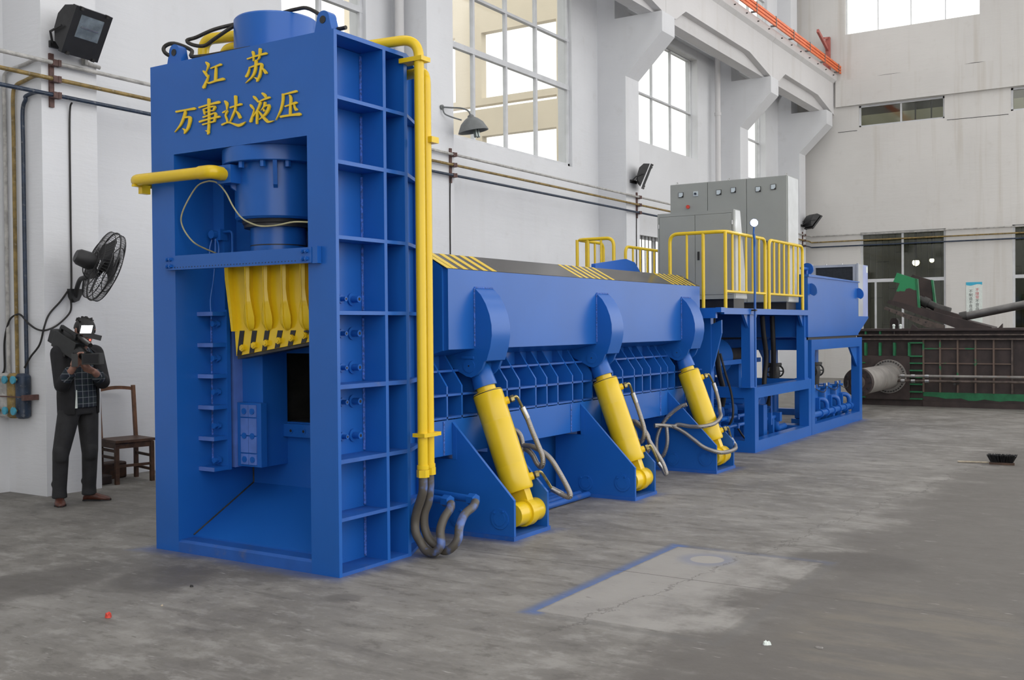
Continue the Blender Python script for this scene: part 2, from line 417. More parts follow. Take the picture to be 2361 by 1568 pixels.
def glass_material(name, tint, gloss):
    t = NT(name); t.n.remove(t.b)
    tr = t.new('ShaderNodeBsdfTransparent'); tr.inputs[0].default_value = (*tint, 1)
    gl = t.new('ShaderNodeBsdfGlossy'); gl.inputs['Roughness'].default_value = 0.06
    mx = t.new('ShaderNodeMixShader'); mx.inputs[0].default_value = gloss
    t.lk(tr.outputs[0], mx.inputs[1]); t.lk(gl.outputs[0], mx.inputs[2]); t.lk(mx.outputs[0], t.n['Material Output'].inputs[0])
    return t.mat
GLASS = glass_material('window_glass', (0.93, 0.94, 0.93), 0.06)
GLASS_DARK = glass_material('dusty_dark_glass', (0.72, 0.73, 0.62), 0.08)

# ------------------------------------------------------------------ the hall
YW, YC, XF = 5.1, 4.5, 25.0            # left wall face, pilaster face, far wall face
f = MB().box(-12, 40, -24, 22, -0.3, 0)
struct('floor', f, FLOOR, smooth=False)

def wall_cells(a0, a1, z0, z1, holes):
    """rectangles that tile a wall around its openings"""
    xs = sorted({a0, a1, *[h[0] for h in holes], *[h[1] for h in holes]}); out = []
    for i in range(len(xs) - 1):
        m = (xs[i] + xs[i + 1]) / 2
        cuts = sorted([(h[2], h[3]) for h in holes if h[0] <= m <= h[1]]); z = z0
        for c0, c1 in cuts:
            if c0 > z: out.append((xs[i], xs[i + 1], z, c0))
            z = max(z, c1)
        if z < z1: out.append((xs[i], xs[i + 1], z, z1))
    return out
WIN_L = [(4.70, 6.32, 4.5, 8.2), (8.05, 12.16, 4.5, 8.2), (15.0, 18.2, 5.41, 7.75), (20.9, 23.0, 5.41, 7.75), (14.95, 17.4, 1.1, 3.44),
         (14.9, 18.3, 9.3, 11.6), (20.6, 23.2, 9.3, 11.6), (8.4, 12.2, 9.3, 11.6)]
HT = 12.6
m = MB()
for x0, x1, z0, z1 in wall_cells(-12, XF + 0.3, 0, HT, WIN_L): m.box(x0, x1, YW, YW + 0.3, z0, z1)
wall_left = struct('wall_left', m, PLASTER, smooth=False)
COLS = [(0.995, 1.583), (6.916, 7.543), (13.187, 13.767), (19.4, 19.95), (24.07, 24.64)]
for x0, x1 in COLS:
    prof = [(YW, 0), (YC, 0), (YC, 6.31), (3.735, 7.05), (3.735, 7.43), (4.72, 7.43), (4.72, HT), (YW, HT)]
    obj('column', MB().prism(prof, 0, x0, x1), PLASTER, wall_left, smooth=False)
# skirting course under the pilasters, bay ledges
obj('bay_lintel', MB().box(13.767, 19.4, YW - 0.12, YW, 7.95, 8.5), PLASTER, wall_left, smooth=False)
obj('bay_lintel', MB().box(19.95, 24.07, YW - 0.12, YW, 7.95, 8.5), PLASTER, wall_left, smooth=False)

WIN_F = [(-0.02, 3.47, 9.65, 12.0), (0.86, 3.11, 7.02, 7.62), (-3.0, -0.75, 7.02, 7.62), (0.84, 3.08, 0.9, 4.07), (-3.0, -0.78, 0.9, 4.07)]
m = MB()
for y0, y1, z0, z1 in wall_cells(-6.0, YW + 0.3, 0, HT, WIN_F): m.box(XF, XF + 0.3, y0, y1, z0, z1)  # right end, out of view, placed to dim the reflection on the tank
wall_far = struct('wall_far', m, PLASTER_FAR, smooth=False)
obj('ring_beam', MB().box(XF - 0.10, XF, -6.0, 3.72, 7.63, 8.36), PLASTER_FAR, wall_far, smooth=False)
obj('plaster_crack', MB().tube(smooth_path([(XF - 0.003, 3.7 - i * 0.40, 8.365 + 0.012 * math.sin(i * 2.3) + 0.008 * math.sin(i * 5.1)) for i in range(18)], 4), 0.014, 5), STEEL_DARK, wall_far)
obj('plaster_crack', MB().tube([(XF - 0.001, 3.68, 6.93), (XF - 0.001, 3.15, 6.935)], 0.008, 5), STEEL_DARK, wall_far)
obj('plaster_crack', MB().tube([(XF - 0.001, 0.8, 6.96), (XF - 0.001, -0.7, 6.94)], 0.008, 5), STEEL_DARK, wall_far)

WN = [0]
def window(ax, at, a0, a1, z0, z1, vs, hs, glass=GLASS, fr=0.06, dep=0.07, frame=WHITE_FRAME):
    """window in the wall across axis ax (1: left wall, 0: far wall) with mullions vs and transoms hs"""
    WN[0] += 1
    def B(mb, p0, p1, q0, q1, d=dep, off=0.0):
        return mb.box(p0, p1, at + off, at + off + d, q0, q1) if ax == 1 else mb.box(at + off, at + off + d, p0, p1, q0, q1)
    mb = MB(); B(mb, a0, a0 + fr, z0, z1); B(mb, a1 - fr, a1, z0, z1); B(mb, a0, a1, z0, z0 + fr); B(mb, a0, a1, z1 - fr, z1)
    w = struct('window_%d' % WN[0], mb, frame, smooth=False)
    for v in vs: obj('mullion', B(MB(), v - fr * 0.45, v + fr * 0.45, z0, z1, dep * 0.9, 0.002), frame, w, smooth=False)
    for h, th in hs: obj('transom', B(MB(), a0, a1, h - th / 2, h + th / 2, dep * 1.15, -0.006), frame, w, smooth=False)
    ve = [a0] + list(vs) + [a1]; he = [z0] + [h for h, _ in hs] + [z1]
    for i in range(len(ve) - 1):
        for k in range(len(he) - 1):
            obj('pane', B(MB(), ve[i] + 0.01, ve[i + 1] - 0.01, he[k] + 0.01, he[k + 1] - 0.01, 0.006, dep * 0.5), glass, w, smooth=False)
    return w
yw = YW + 0.06
window(1, yw, 4.70, 6.32, 4.5, 8.2, [5.47], [(5.95, 0.08), (6.84, 0.04)])
window(1, yw, 8.05, 12.16, 4.5, 8.2, [9.05, 10.02, 11.0], [(5.97, 0.09), (6.84, 0.045)])
window(1, yw + 0.1, 15.0, 18.2, 5.41, 7.75, [16.05, 17.05], [(6.5, 0.035)], frame=WHITE_FRAME, fr=0.018)
window(1, yw + 0.1, 20.9, 23.0, 5.41, 7.75, [21.9], [(6.5, 0.035)], fr=0.018)
wg = window(1, yw + 0.1, 14.95, 17.4, 1.1, 3.44, [16.15], [(2.5, 0.05)], fr=0.05)
bar = None
for i in range(15):
    o_ = MB().cyl((15.05 + i * 0.17, YW + 0.05, 1.1), (15.05 + i * 0.17, YW + 0.05, 3.44), 0.011, n=8)
    obj('grille_bar', o_, STEEL_DARK, wg)
window(1, yw, 14.9, 18.3, 9.3, 11.6, [16.6], [(10.4, 0.05)], fr=0.05)
window(1, yw, 20.6, 23.2, 9.3, 11.6, [21.9], [(10.4, 0.05)], fr=0.05)
window(1, yw, 8.4, 12.2, 9.3, 11.6, [10.3], [(10.4, 0.05)], fr=0.05)
window(0, XF + 0.1, -0.02, 3.47, 9.65, 12.0, [0.85, 1.73, 2.6], [(10.8, 0.03)], fr=0.022)
window(0, XF + 0.08, 0.86, 3.11, 7.02, 7.62, [1.99], [], GLASS_DARK, fr=0.05)
window(0, XF + 0.08, -3.0, -0.75, 7.02, 7.62, [-1.87], [], GLASS_DARK, fr=0.05)
wf = window(0, XF + 0.06, 0.84, 3.08, 0.9, 4.07, [1.96], [(2.73, 0.09)], GLASS_DARK, fr=0.06)
obj('mullion', MB().box(XF + 0.07, XF + 0.12, 2.66, 2.71, 0.9, 2.7), WHITE_FRAME, wf, smooth=False)
wf2 = window(0, XF + 0.06, -3.0, -0.78, 0.9, 4.07, [-1.9], [(2.73, 0.09)], GLASS_DARK, fr=0.06)
for w_, ya in ((wf, 0.9), (wf2, -2.94)):
    for i in range(13):
        obj('grille_bar', MB().cyl((XF + 0.2, ya + 0.09 + i * 0.17, 0.95), (XF + 0.2, ya + 0.09 + i * 0.17, 4.0), 0.012, n=6), STEEL_DARK, w_)
    for i in range(26):
        yy = ya + 0.09 + (i % 12) * 0.17; zz = 1.25 + ((i * 7) % 11) * 0.25
        obj('grille_link', MB().box(XF + 0.19, XF + 0.21, yy, yy + 0.17, zz - 0.01, zz + 0.01), STEEL_DARK, w_, smooth=False)
# enclosed workshop behind the far wall, seen dimly through its windows
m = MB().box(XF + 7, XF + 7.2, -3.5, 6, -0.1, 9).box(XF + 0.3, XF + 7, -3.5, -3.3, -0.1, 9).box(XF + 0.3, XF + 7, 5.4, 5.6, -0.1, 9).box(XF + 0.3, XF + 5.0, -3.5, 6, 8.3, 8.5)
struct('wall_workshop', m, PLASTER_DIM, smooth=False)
# neighbouring hall seen through the left windows: its far gable with window bands, and its long wall
m = MB()
for y0, y1, z0, z1 in wall_cells(12.3, 22, 0, 14.5, [(12.82, 15.8, 9.4, 11.65), (16.9, 19.9, 9.4, 11.65), (12.82, 19.5, 9.03, 9.17), (12.84, 15.8, 2.5, 8.1), (16.9, 19.9, 2.5, 8.1)]): m.box(XF, XF + 0.3, y0, y1, z0, z1)
struct('wall_gable', m, PLASTER_TAN, smooth=False)
m = MB()
for x0, x1, z0, z1 in wall_cells(-12, XF + 0.3, 0, 10.8, [(-10 + 6 * i, -6 + 6 * i, 4.2, 7.4) for i in range(6)]): m.box(x0, x1, 20, 20.3, z0, z1)
struct('wall_neighbour', m, PLASTER_TAN, smooth=False)
# unseen rear wall and ceiling slabs, cut back and gapped to steer sky light
m = MB().box(-12.3, -12, -4, 22, 0, HT); struct('wall_rear', m, PLASTER, smooth=False)
m = MB()
for y0, y1 in ((5.4, 3.0), (0.8, -4.2), (-7.0, -11.6)): m.box(-12.3, XF + 0.3, y1, y0, HT, HT + 0.2)
struct('ceiling', m, PLASTER, smooth=False)

# crane runway beam on the corbels, in spans
SP = [(-5.0, 1.29), (1.30, 7.225), (7.235, 13.47), (13.48, 19.67), (19.68, XF)]
for i, (x0, x1) in enumerate(SP):
    t_ = thing('crane_beam', ['crane beam span above the floodlight pilaster', 'crane beam span over the shear head, cut by the top of the picture', 'crane beam span ending on the nearest corbel in view', 'concrete crane beam span between the two nearer corbels, orange rail on top', 'short far concrete crane beam span reaching the end wall'][i], 'beam', ((x0 + x1) / 2, 4.0, 7.43), 'concrete crane runway spans')
    L = x1 - x0
    obj('web', MB().box(x0, x1, 3.93, 4.2, 7.43, 8.35), CONCRETE, t_, smooth=False)
    obj('face_slab', MB().prism([(x0, 7.43), (x0 + 0.45, 7.45), (x0 + 0.95, 7.72), (x1 - 1.6, 7.72), (x1 - 0.25, 7.47), (x1, 7.43), (x1, 8.3), (x0, 8.3)], 1, 3.78, 3.93), CONCRETE, t_, smooth=False)
    obj('flange', MB().prism([(3.70, 8.38), (3.78, 8.30), (4.3, 8.30), (4.38, 8.38), (4.38, 8.56), (3.70, 8.56)], 0, x0, x1), CONCRETE, t_, smooth=False)
    bolt0 = None
    for k in range(int(L / 0.75)):
        xx = x0 + 0.4 + k * 0.75
        if bolt0 is None: bolt0 = obj('bolt', MB().cyl((xx, 3.70, 8.47), (xx, 3.66, 8.47), 0.014, n=6), STEEL_DARK, t_)
        else: again(bolt0, (xx - x0 - 0.4, 0, 0), t_)
for k, (yy, zz) in enumerate(((3.60, 8.755), (3.60, 8.675), (3.60, 8.595))):
    tag(obj('conductor_rail', MB().box(4, 25.05, yy - 0.018, yy + 0.018, zz - 0.026, zz + 0.026), ORANGE, smooth=False), ['top orange conductor rail running along the crane beam', 'middle one of the three orange conductor rails', 'lowest orange conductor rail below the other two'][k], 'rail', 'crane conductor rails')
for k in range(8):
    xx = 15.3 + k * 1.35
    b = MB().box(xx - 0.012, xx + 0.012, 3.62, 3.72, 8.56, 8.60).box(xx - 0.014, xx + 0.014, 3.572, 3.64, 8.56, 8.80)
    tag(obj('rail_hanger', b, LAMP_GREY, smooth=False), '%s grey hanger of the orange conductor rails counted from the end wall' % ['eighth', 'seventh', 'sixth', 'fifth', 'fourth', 'third', 'second', 'first'][k], 'bracket', 'conductor rail hangers')
es = thing('crane_stop', 'faded red steel crane stop standing on the beam by the end wall', 'crane stop', (24.9, 3.95, 8.56))
obj('base_plate', MB().box(24.45, 24.95, 3.90, 3.94, 8.56, 8.92), RED_DULL, es, smooth=False)
obj('post', MB().box(24.85, 24.95, 3.86, 3.98, 8.56, 9.62), RED_DULL, es, smooth=False)
obj('arm', MB().obox((24.4, 3.92, 9.42), (1, 0, -0.32), (0, 1, 0), (0.32, 0, 1), 1.05, 0.06, 0.09), RED_DULL, es, smooth=False)
obj('strut', MB().obox((24.7, 3.92, 9.56), (1, 0, 0.25), (0, 1, 0), (-0.25, 0, 1), 0.45, 0.04, 0.05), RED_DULL, es, smooth=False)
# downpipes in the corners of the pilasters
for k, (x0, lab) in enumerate(((6.80, 'white downpipe beside the pilaster behind the shear head'), (18.95, 'cream downpipe left of the far sunlit column'))):
    t_ = thing('downpipe', lab, 'pipe', (x0, 4.89, 0.0))
    obj('pipe', MB().cyl((x0, 4.89, 0), (x0, 4.89, HT), 0.065, n=14), CONCRETE, t_)
    for z in (2.2, 4.4, 6.55, 8.8): obj('collar', MB().cyl((x0, 4.89, z), (x0, 4.89, z + 0.07), 0.08, n=14), CONCRETE, t_)

STROKES={"jiang":[[[1137,3343,1131,3346],[1136,3338,1125,3344],[1131,3331,1115,3339],[1127,3324,1104,3331],[1123,3320,1100,3321],[1120,3315,1102,3311],[1122,3304,1110,3300],[1126,3293,1119,3290],[1130,3284,1125,3282],[1134,3278,1129,3276],[1133,3276,1131,3275]],[[1164,3287,1161,3290],[1163,3284,1156,3290],[1159,3279,1147,3287],[1153,3272,1134,3279],[1140,3257,1123,3261],[1128,3243,1116,3246],[1123,3241,1116,3242]],[[1107,3255,1105,3254],[1109,3255,1104,3253],[1118,3242,1108,3238],[1130,3226,1115,3219],[1141,3213,1124,3205],[1151,3201,1133,3192],[1162,3189,1140,3179],[1170,3180,1145,3170],[1167,3172,1155,3167]],[[1086,3291,1089,3295],[1081,3290,1086,3298],[1059,3292,1064,3301],[1031,3295,1036,3306],[1004,3297,1011,3310],[984,3298,991,3314],[978,3303,982,3311]],[[1038,3298,1030,3297],[1042,3295,1027,3292],[1045,3277,1027,3274],[1049,3254,1028,3250],[1051,3230,1030,3226],[1053,3211,1031,3208],[1048,3206,1037,3204]],[[1128,3212,1125,3213],[1128,3209,1122,3212],[1122,3201,1115,3207],[1103,3192,1104,3203],[1069,3194,1075,3206],[1032,3198,1038,3211],[993,3198,997,3214],[961,3197,966,3216],[953,3201,956,3211]]],"su":[[[741,3304,743,3308],[735,3302,740,3311],[704,3306,708,3314],[660,3309,664,3319],[607,3310,611,3323],[563,3310,568,3325],[558,3314,560,3322]],[[695,3350,685,3351],[698,3344,678,3346],[694,3335,674,3335],[690,3322,672,3320],[688,3303,676,3301],[688,3287,681,3285],[687,3285,683,3284]],[[627,3361,615,3358],[634,3356,610,3351],[634,3341,612,3337],[635,3323,616,3319],[636,3308,622,3304],[639,3297,630,3292],[648,3290,643,3286],[656,3286,653,3282],[657,3284,655,3283]],[[665,3291,654,3289],[671,3286,649,3283],[671,3272,649,3268],[673,3254,651,3249],[676,3235,655,3230],[682,3217,663,3210],[691,3201,675,3193],[706,3186,695,3177],[734,3168,727,3162],[758,3153,756,3151],[758,3152,757,3151]],[[724,3245,726,3249],[720,3244,723,3251],[690,3246,694,3255],[655,3249,660,3260],[635,3251,640,3264],[622,3252,624,3265],[619,3251,607,3262],[620,3251,596,3249],[622,3236,600,3230],[627,3216,608,3211],[632,3199,612,3194],[638,3184,619,3176],[648,3166,635,3159],[658,3151,649,3147],[658,3148,653,3146]],[[654,3146,657,3147],[650,3146,657,3150],[640,3151,656,3158],[635,3166,656,3160],[656,3175,663,3167],[675,3179,676,3176],[676,3179,677,3178]],[[719,3253,716,3252],[720,3252,715,3251],[727,3237,717,3234],[737,3220,722,3215],[748,3207,731,3199],[758,3198,740,3188],[757,3191,748,3187]],[[611,3235,608,3236],[611,3233,606,3235],[604,3223,594,3227],[595,3211,580,3216],[587,3199,569,3205],[581,3189,560,3196],[571,3185,561,3188]]],"wan":[[[1441,3041,1443,3049],[1433,3038,1437,3052],[1394,3039,1398,3052],[1344,3040,1346,3052],[1289,3038,1292,3053],[1246,3036,1250,3054],[1238,3040,1240,3049]],[[1348,3047,1340,3046],[1352,3043,1336,3042],[1354,3037,1333,3034],[1358,3028,1333,3021],[1365,3012,1341,3004],[1375,2993,1354,2985],[1387,2972,1369,2964],[1404,2951,1389,2943],[1431,2927,1423,2922],[1455,2908,1451,2906],[1455,2907,1453,2906]],[[1355,2992,1357,2997],[1349,2990,1353,3000],[1331,2990,1334,3001],[1312,2989,1312,3002],[1309,2987,1293,2999],[1311,2986,1281,2985],[1312,2972,1283,2966],[1316,2952,1292,2946],[1324,2935,1301,2927],[1334,2918,1314,2910],[1347,2902,1334,2895],[1358,2890,1350,2885],[1358,2887,1354,2884]],[[1353,2885,1357,2886],[1350,2886,1358,2889],[1339,2894,1356,2899],[1333,2909,1356,2906],[1353,2921,1362,2913],[1371,2925,1373,2922],[1373,2925,1374,2923]]],"shi":[[[1209,3044,1211,3049],[1202,3041,1207,3052],[1161,3045,1165,3056],[1107,3049,1111,3061],[1051,3050,1055,3065],[1007,3049,1012,3068],[999,3054,1002,3064]],[[1115,3097,1103,3095],[1121,3092,1097,3089],[1120,3060,1097,3058],[1119,3018,1098,3016],[1119,2976,1098,2974],[1120,2937,1100,2934],[1123,2908,1103,2904],[1126,2885,1107,2882],[1127,2869,1112,2866],[1127,2860,1115,2857],[1125,2856,1119,2855]],[[1119,2855,1125,2857],[1115,2856,1127,2861],[1107,2864,1125,2868],[1106,2878,1124,2872],[1127,2885,1131,2876],[1144,2886,1145,2883],[1146,2885,1146,2884]],[[1166,3033,1158,3033],[1169,3029,1153,3030],[1163,3012,1148,3013],[1157,2995,1143,2996],[1153,2992,1146,2992]],[[1160,3028,1162,3032],[1155,3026,1159,3034],[1111,3030,1115,3039],[1066,3032,1069,3043],[1058,3030,1047,3040],[1062,3031,1040,3026],[1066,3021,1050,3014],[1072,3009,1062,3005],[1071,3006,1066,3004]],[[1152,3004,1153,3007],[1149,3003,1151,3008],[1105,3005,1107,3012],[1061,3008,1063,3015],[1058,3010,1059,3013]],[[1167,2973,1169,2978],[1160,2971,1165,2982],[1137,2974,1142,2984],[1108,2978,1112,2987],[1080,2983,1085,2992],[1058,2986,1061,2996],[1050,2985,1043,2996],[1053,2985,1031,2983],[1057,2964,1039,2959],[1063,2942,1049,2938],[1061,2938,1054,2936]],[[1204,2946,1207,2952],[1196,2943,1202,2956],[1159,2948,1164,2960],[1109,2953,1112,2963],[1051,2954,1055,2966],[1005,2955,1009,2969],[999,2958,1001,2965]],[[1172,2925,1174,2930],[1166,2922,1170,2933],[1141,2925,1145,2934],[1109,2927,1113,2936],[1077,2929,1080,2939],[1051,2931,1055,2941],[1047,2934,1049,2939]]],"da":[[[959,3061,953,3064],[959,3056,947,3062],[955,3050,938,3057],[952,3042,927,3048],[949,3037,924,3038],[945,3030,925,3028],[942,3016,929,3014],[941,3003,933,3002],[939,3001,935,3000]],[[977,2982,980,2986],[971,2981,978,2989],[957,2984,964,2994],[942,2987,948,2998],[941,2987,934,2999],[945,2992,925,2987],[950,2980,935,2974],[956,2963,944,2961],[951,2948,939,2950],[944,2936,931,2937],[941,2925,929,2925],[940,2917,928,2916],[937,2914,931,2914]],[[986,2901,990,2908],[978,2900,986,2912],[963,2904,970,2915],[945,2909,949,2918],[929,2910,931,2919],[913,2908,911,2917],[892,2901,887,2910],[870,2891,863,2903],[849,2882,842,2897],[827,2875,826,2894],[805,2876,813,2894],[787,2882,798,2896],[772,2891,779,2899],[762,2900,764,2902],[762,2901,763,2902]],[[906,3007,908,3013],[900,3005,904,3016],[875,3008,879,3018],[845,3011,849,3021],[818,3012,824,3025],[798,3012,805,3028],[792,3017,796,3025]],[[859,3085,847,3084],[865,3080,841,3078],[863,3065,841,3062],[862,3044,841,3041],[861,3021,843,3018],[864,2997,848,2993],[875,2977,860,2971],[888,2957,875,2951],[901,2935,892,2931],[912,2918,906,2915],[912,2916,909,2914]],[[853,2983,850,2985],[853,2981,848,2984],[846,2972,836,2977],[838,2961,822,2966],[829,2945,810,2949],[823,2931,801,2935],[814,2926,803,2929]]],"ye":[[[692,3058,687,3061],[691,3054,681,3060],[688,3049,674,3057],[681,3041,664,3049],[664,3027,650,3032],[648,3013,640,3017],[644,3012,640,3014]],[[720,3008,714,3010],[721,3004,708,3008],[718,2998,703,3003],[712,2990,695,2996],[699,2979,687,2984],[687,2970,680,2973],[683,2969,680,2970]],[[684,2975,682,2975],[686,2974,681,2973],[692,2959,684,2956],[702,2938,689,2935],[715,2918,697,2912],[726,2901,704,2893],[723,2894,712,2890]],[[612,3067,607,3072],[610,3062,599,3071],[602,3055,587,3065],[594,3048,574,3056],[589,3043,570,3045],[584,3037,571,3037],[580,3034,573,3034]],[[648,3012,650,3015],[644,3011,648,3018],[618,3015,623,3024],[587,3020,593,3031],[560,3023,566,3036],[540,3025,547,3039],[535,3029,538,3037]],[[626,3016,616,3013],[633,3013,613,3006],[640,2996,623,2989],[653,2973,639,2967],[674,2948,665,2943],[694,2928,688,2924],[694,2926,691,2924]],[[655,2968,647,2966],[660,2964,643,2962],[662,2948,644,2945],[664,2925,645,2923],[665,2899,649,2897],[665,2877,652,2875],[662,2874,655,2873]],[[585,3010,576,3008],[591,3007,573,3003],[593,2996,576,2991],[597,2982,584,2976],[608,2970,601,2965],[620,2959,617,2957],[620,2958,619,2957]],[[587,2979,589,2982],[584,2977,586,2984],[564,2978,568,2988],[553,2977,543,2989],[557,2975,535,2971],[563,2963,542,2955],[573,2948,554,2938],[588,2933,573,2922],[614,2915,606,2908],[637,2902,634,2899],[638,2900,636,2899]],[[599,2967,595,2967],[600,2964,593,2966],[598,2957,587,2959],[596,2949,581,2952],[590,2946,582,2947]],[[642,2957,639,2958],[642,2955,637,2957],[631,2939,621,2943],[615,2918,601,2925],[597,2899,580,2907],[578,2882,562,2892],[564,2872,554,2885],[547,2869,548,2882],[523,2872,526,2880],[504,2877,506,2880],[503,2878,504,2880]]],"ya":[[[432,3034,434,3039],[427,3031,429,3041],[404,3031,407,3041],[372,3032,376,3043],[335,3033,339,3046],[304,3034,309,3049],[298,3038,301,3046]],[[427,3043,417,3041],[432,3038,412,3036],[432,3020,412,3018],[434,2996,416,2992],[441,2970,424,2965],[452,2941,437,2936],[472,2908,464,2904],[490,2882,487,2880],[490,2881,489,2880]],[[370,3027,366,3029],[370,3024,362,3028],[367,3018,354,3021],[365,3009,346,3008],[365,2992,346,2990],[367,2968,349,2965],[370,2930,352,2928],[372,2897,354,2895],[368,2892,359,2891]],[[406,2955,409,2960],[401,2953,405,2963],[382,2956,387,2965],[357,2959,361,2969],[328,2961,333,2974],[305,2962,311,2978],[299,2967,302,2975]],[[450,2893,451,2900],[442,2890,445,2904],[409,2891,412,2904],[365,2891,367,2904],[316,2888,318,2904],[276,2884,279,2904],[268,2889,269,2898]],[[329,2970,327,2970],[330,2969,326,2969],[330,2957,322,2957],[329,2942,317,2944],[323,2930,307,2936],[318,2921,299,2930],[308,2918,298,2922]]]}

# ------------------------------------------------------------------ shear head (portal frame)
FW = 1.715                                   # width of the frame
sf = thing('shear_frame', 'tall blue steel portal frame of the shear with raised yellow Chinese characters', 'shear', (0.36, 0.857, 0))
SILL = 0.085
fp = MB().box(0, 0.028, 0, 0.232, 0, 3.39).box(0, 0.028, 1.48, FW, 0, 3.39).box(0, 0.028, 0.232, 1.48, 2.757, 3.39)
obj('front_plate', fp, BLUE, sf, smooth=False)
for y in (0.192, 1.48): obj('jamb_plate', MB().box(0.028, 1.02, y, y + 0.04, 0, 3.36), BLUE, sf, smooth=False)
obj('top_plate', MB().prism([(0.028, 0.0), (0.72, 0.0), (1.02, 0.15), (1.02, FW - 0.15), (0.72, FW), (0.028, FW)], 2, 3.362, 3.39), BLUE, sf, smooth=False)
obj('lintel_plate', MB().box(0.028, 1.02, 0.232, 1.48, 2.757, 2.79), BLUE, sf, smooth=False)
for side in (0, 1):
    def Yy(a, b): return (a, b) if side == 0 else (FW - b, FW - a)
    for x0, x1 in ((0.468, 0.497), (0.687, 0.72)):
        y0, y1 = Yy(0.0, 0.192); obj('upright_rib', MB().box(x0, x1, y0, y1, 0, 3.362), BLUE, sf, smooth=False)
    y0, y1 = Yy(0.15, 0.23); obj('back_upright', MB().box(1.02, 1.05, y0, y1, 0, 3.362), BLUE, sf, smooth=False)
    for i, (z0, z1) in enumerate(((2.965, 2.988), (2.566, 2.591), (2.10, 2.123), (1.63, 1.654), (1.167, 1.195), (0.702, 0.728), (0.342, 0.364), (0.0, 0.022))):
        for pts in ([(0.028, 0.0), (0.468, 0.0), (0.468, 0.192), (0.028, 0.192)], [(0.497, 0.0), (0.687, 0.0), (0.687, 0.192), (0.497, 0.192)], [(0.72, 0.001), (1.02, 0.151), (1.02, 0.192), (0.72, 0.192)]):
            if side: pts = [(x, FW - y) for x, y in pts]
            obj('shelf_rib', MB().prism(pts, 2, z0, z1), BLUE if i < 4 else BLUE_DUSTY, sf, smooth=False)
    if side == 0:
        zz = [0.022, 0.342, 0.364, 0.702, 0.728, 1.167, 1.195, 1.63, 1.654, 2.10, 2.123, 2.566, 2.591, 2.965, 2.988, 3.362]
        for i in range(0, 16, 2):
            for xx in (0.464, ):
                obj('weld_bead', MB().tube([(xx, 0.187, zz[i] + 0.01), (xx, 0.187, zz[i + 1] - 0.02)], 0.009, 6), WELD, sf)
# adjusting screws of the knife guide, in the open cells of the near post
def screw(name, x, z, r, L, parent, mat=BLUE, y=0.192):
    m = MB().cyl((x, y, z), (x, y - 0.012, z), r * 1.9, n=14).cyl((x, y, z), (x, y - L, z), r, n=14)
    o_ = obj(name, m, mat, parent)
    obj('socket', MB().cyl((x, y - L - 0.001, z), (x, y - L + 0.004, z), r * 0.5, n=8), DARK_GREY, o_)
    return o_
for z in (1.735, 1.512, 1.29, 1.068, 0.845):
    screw('adjusting_screw', 0.355, z, 0.022, 0.07, sf); screw('lock_screw', 0.25, z, 0.015, 0.05, sf)
for z in (1.69, 1.55, 1.41, 1.27, 1.12, 0.98, 0.84, 0.70):
    screw('adjusting_screw', 0.86, z, 0.020, 0.05, sf)
# lifting lugs
for y in (0.115, 1.50):
    m = MB(); n = 14
    arc = [(y + 0.052 * math.cos(math.pi * k / n), 3.475 + 0.052 * math.sin(math.pi * k / n)) for k in range(n + 1)]
    m.prism([(y - 0.075, 3.39)] + [(y + 0.075, 3.39)] + arc, 0, 0.03, 0.10)
    lug = obj('lifting_lug', m, BLUE, sf)
    obj('lug_eye', MB().cyl((0.026, y, 3.47), (0.104, y, 3.47), 0.024, n=16), DARK_GREY, lug)
# inside of the portal: chute, sill, back wall with the feed mouth
obj('sill_beam', MB().prism([(0.0, 0.0), (0.13, 0.0), (0.13, SILL), (0.02, SILL), (0.0, SILL - 0.015)], 1, 0.232, 1.48), BLUE_DUSTY, sf, smooth=False)
obj('chute_plate', MB().prism([(0.13, 0.0), (0.13, SILL + 0.012), (0.70, 0.395), (0.74, 0.395), (0.74, 0.0)], 1, 0.232, 1.48), BLUE, sf, smooth=False)
obj('mud_seam', MB().tube([(0.13, 1.476, SILL + 0.012), (0.70, 1.476, 0.395), (0.70, 1.476, 0.60)], 0.008, 6), STEEL_DARK, sf)
bw = MB()
for y0, y1, z0, z1 in wall_cells(0.232, 1.48, 0.0, 2.757, [(0.45, 1.21, 0.865, 1.366)]): bw.box(0.70, 0.75, y0, y1, z0, z1)
obj('back_wall', bw, BLUE, sf, smooth=False)
obj('lower_knife_holder', MB().box(0.66, 0.70, 0.40, 1.262, 0.762, 0.855), BLUE, sf, smooth=False)
for y in (1.17, 1.045, 0.92, 0.80, 0.68, 0.55):
    b = obj('knife_bolt', MB().cyl((0.66, y, 0.806), (0.655, y, 0.806), 0.02, n=14), BLUE, sf)
    obj('socket', MB().cyl((0.655, y, 0.806), (0.6535, y, 0.806), 0.011, n=8), DARK_GREY, b)
m = MB().box(0.75, 3.2, 0.43, 0.45, 0.84, 1.39).box(0.75, 3.2, 1.21, 1.23, 0.84, 1.39).box(0.75, 3.2, 0.43, 1.23, 0.845, 0.865).box(0.75, 3.2, 0.43, 1.23, 1.366, 1.39).box(3.2, 3.22, 0.43, 1.23, 0.84, 1.39)
obj('feed_mouth_lining', m, STEEL_DARK, sf, smooth=False)
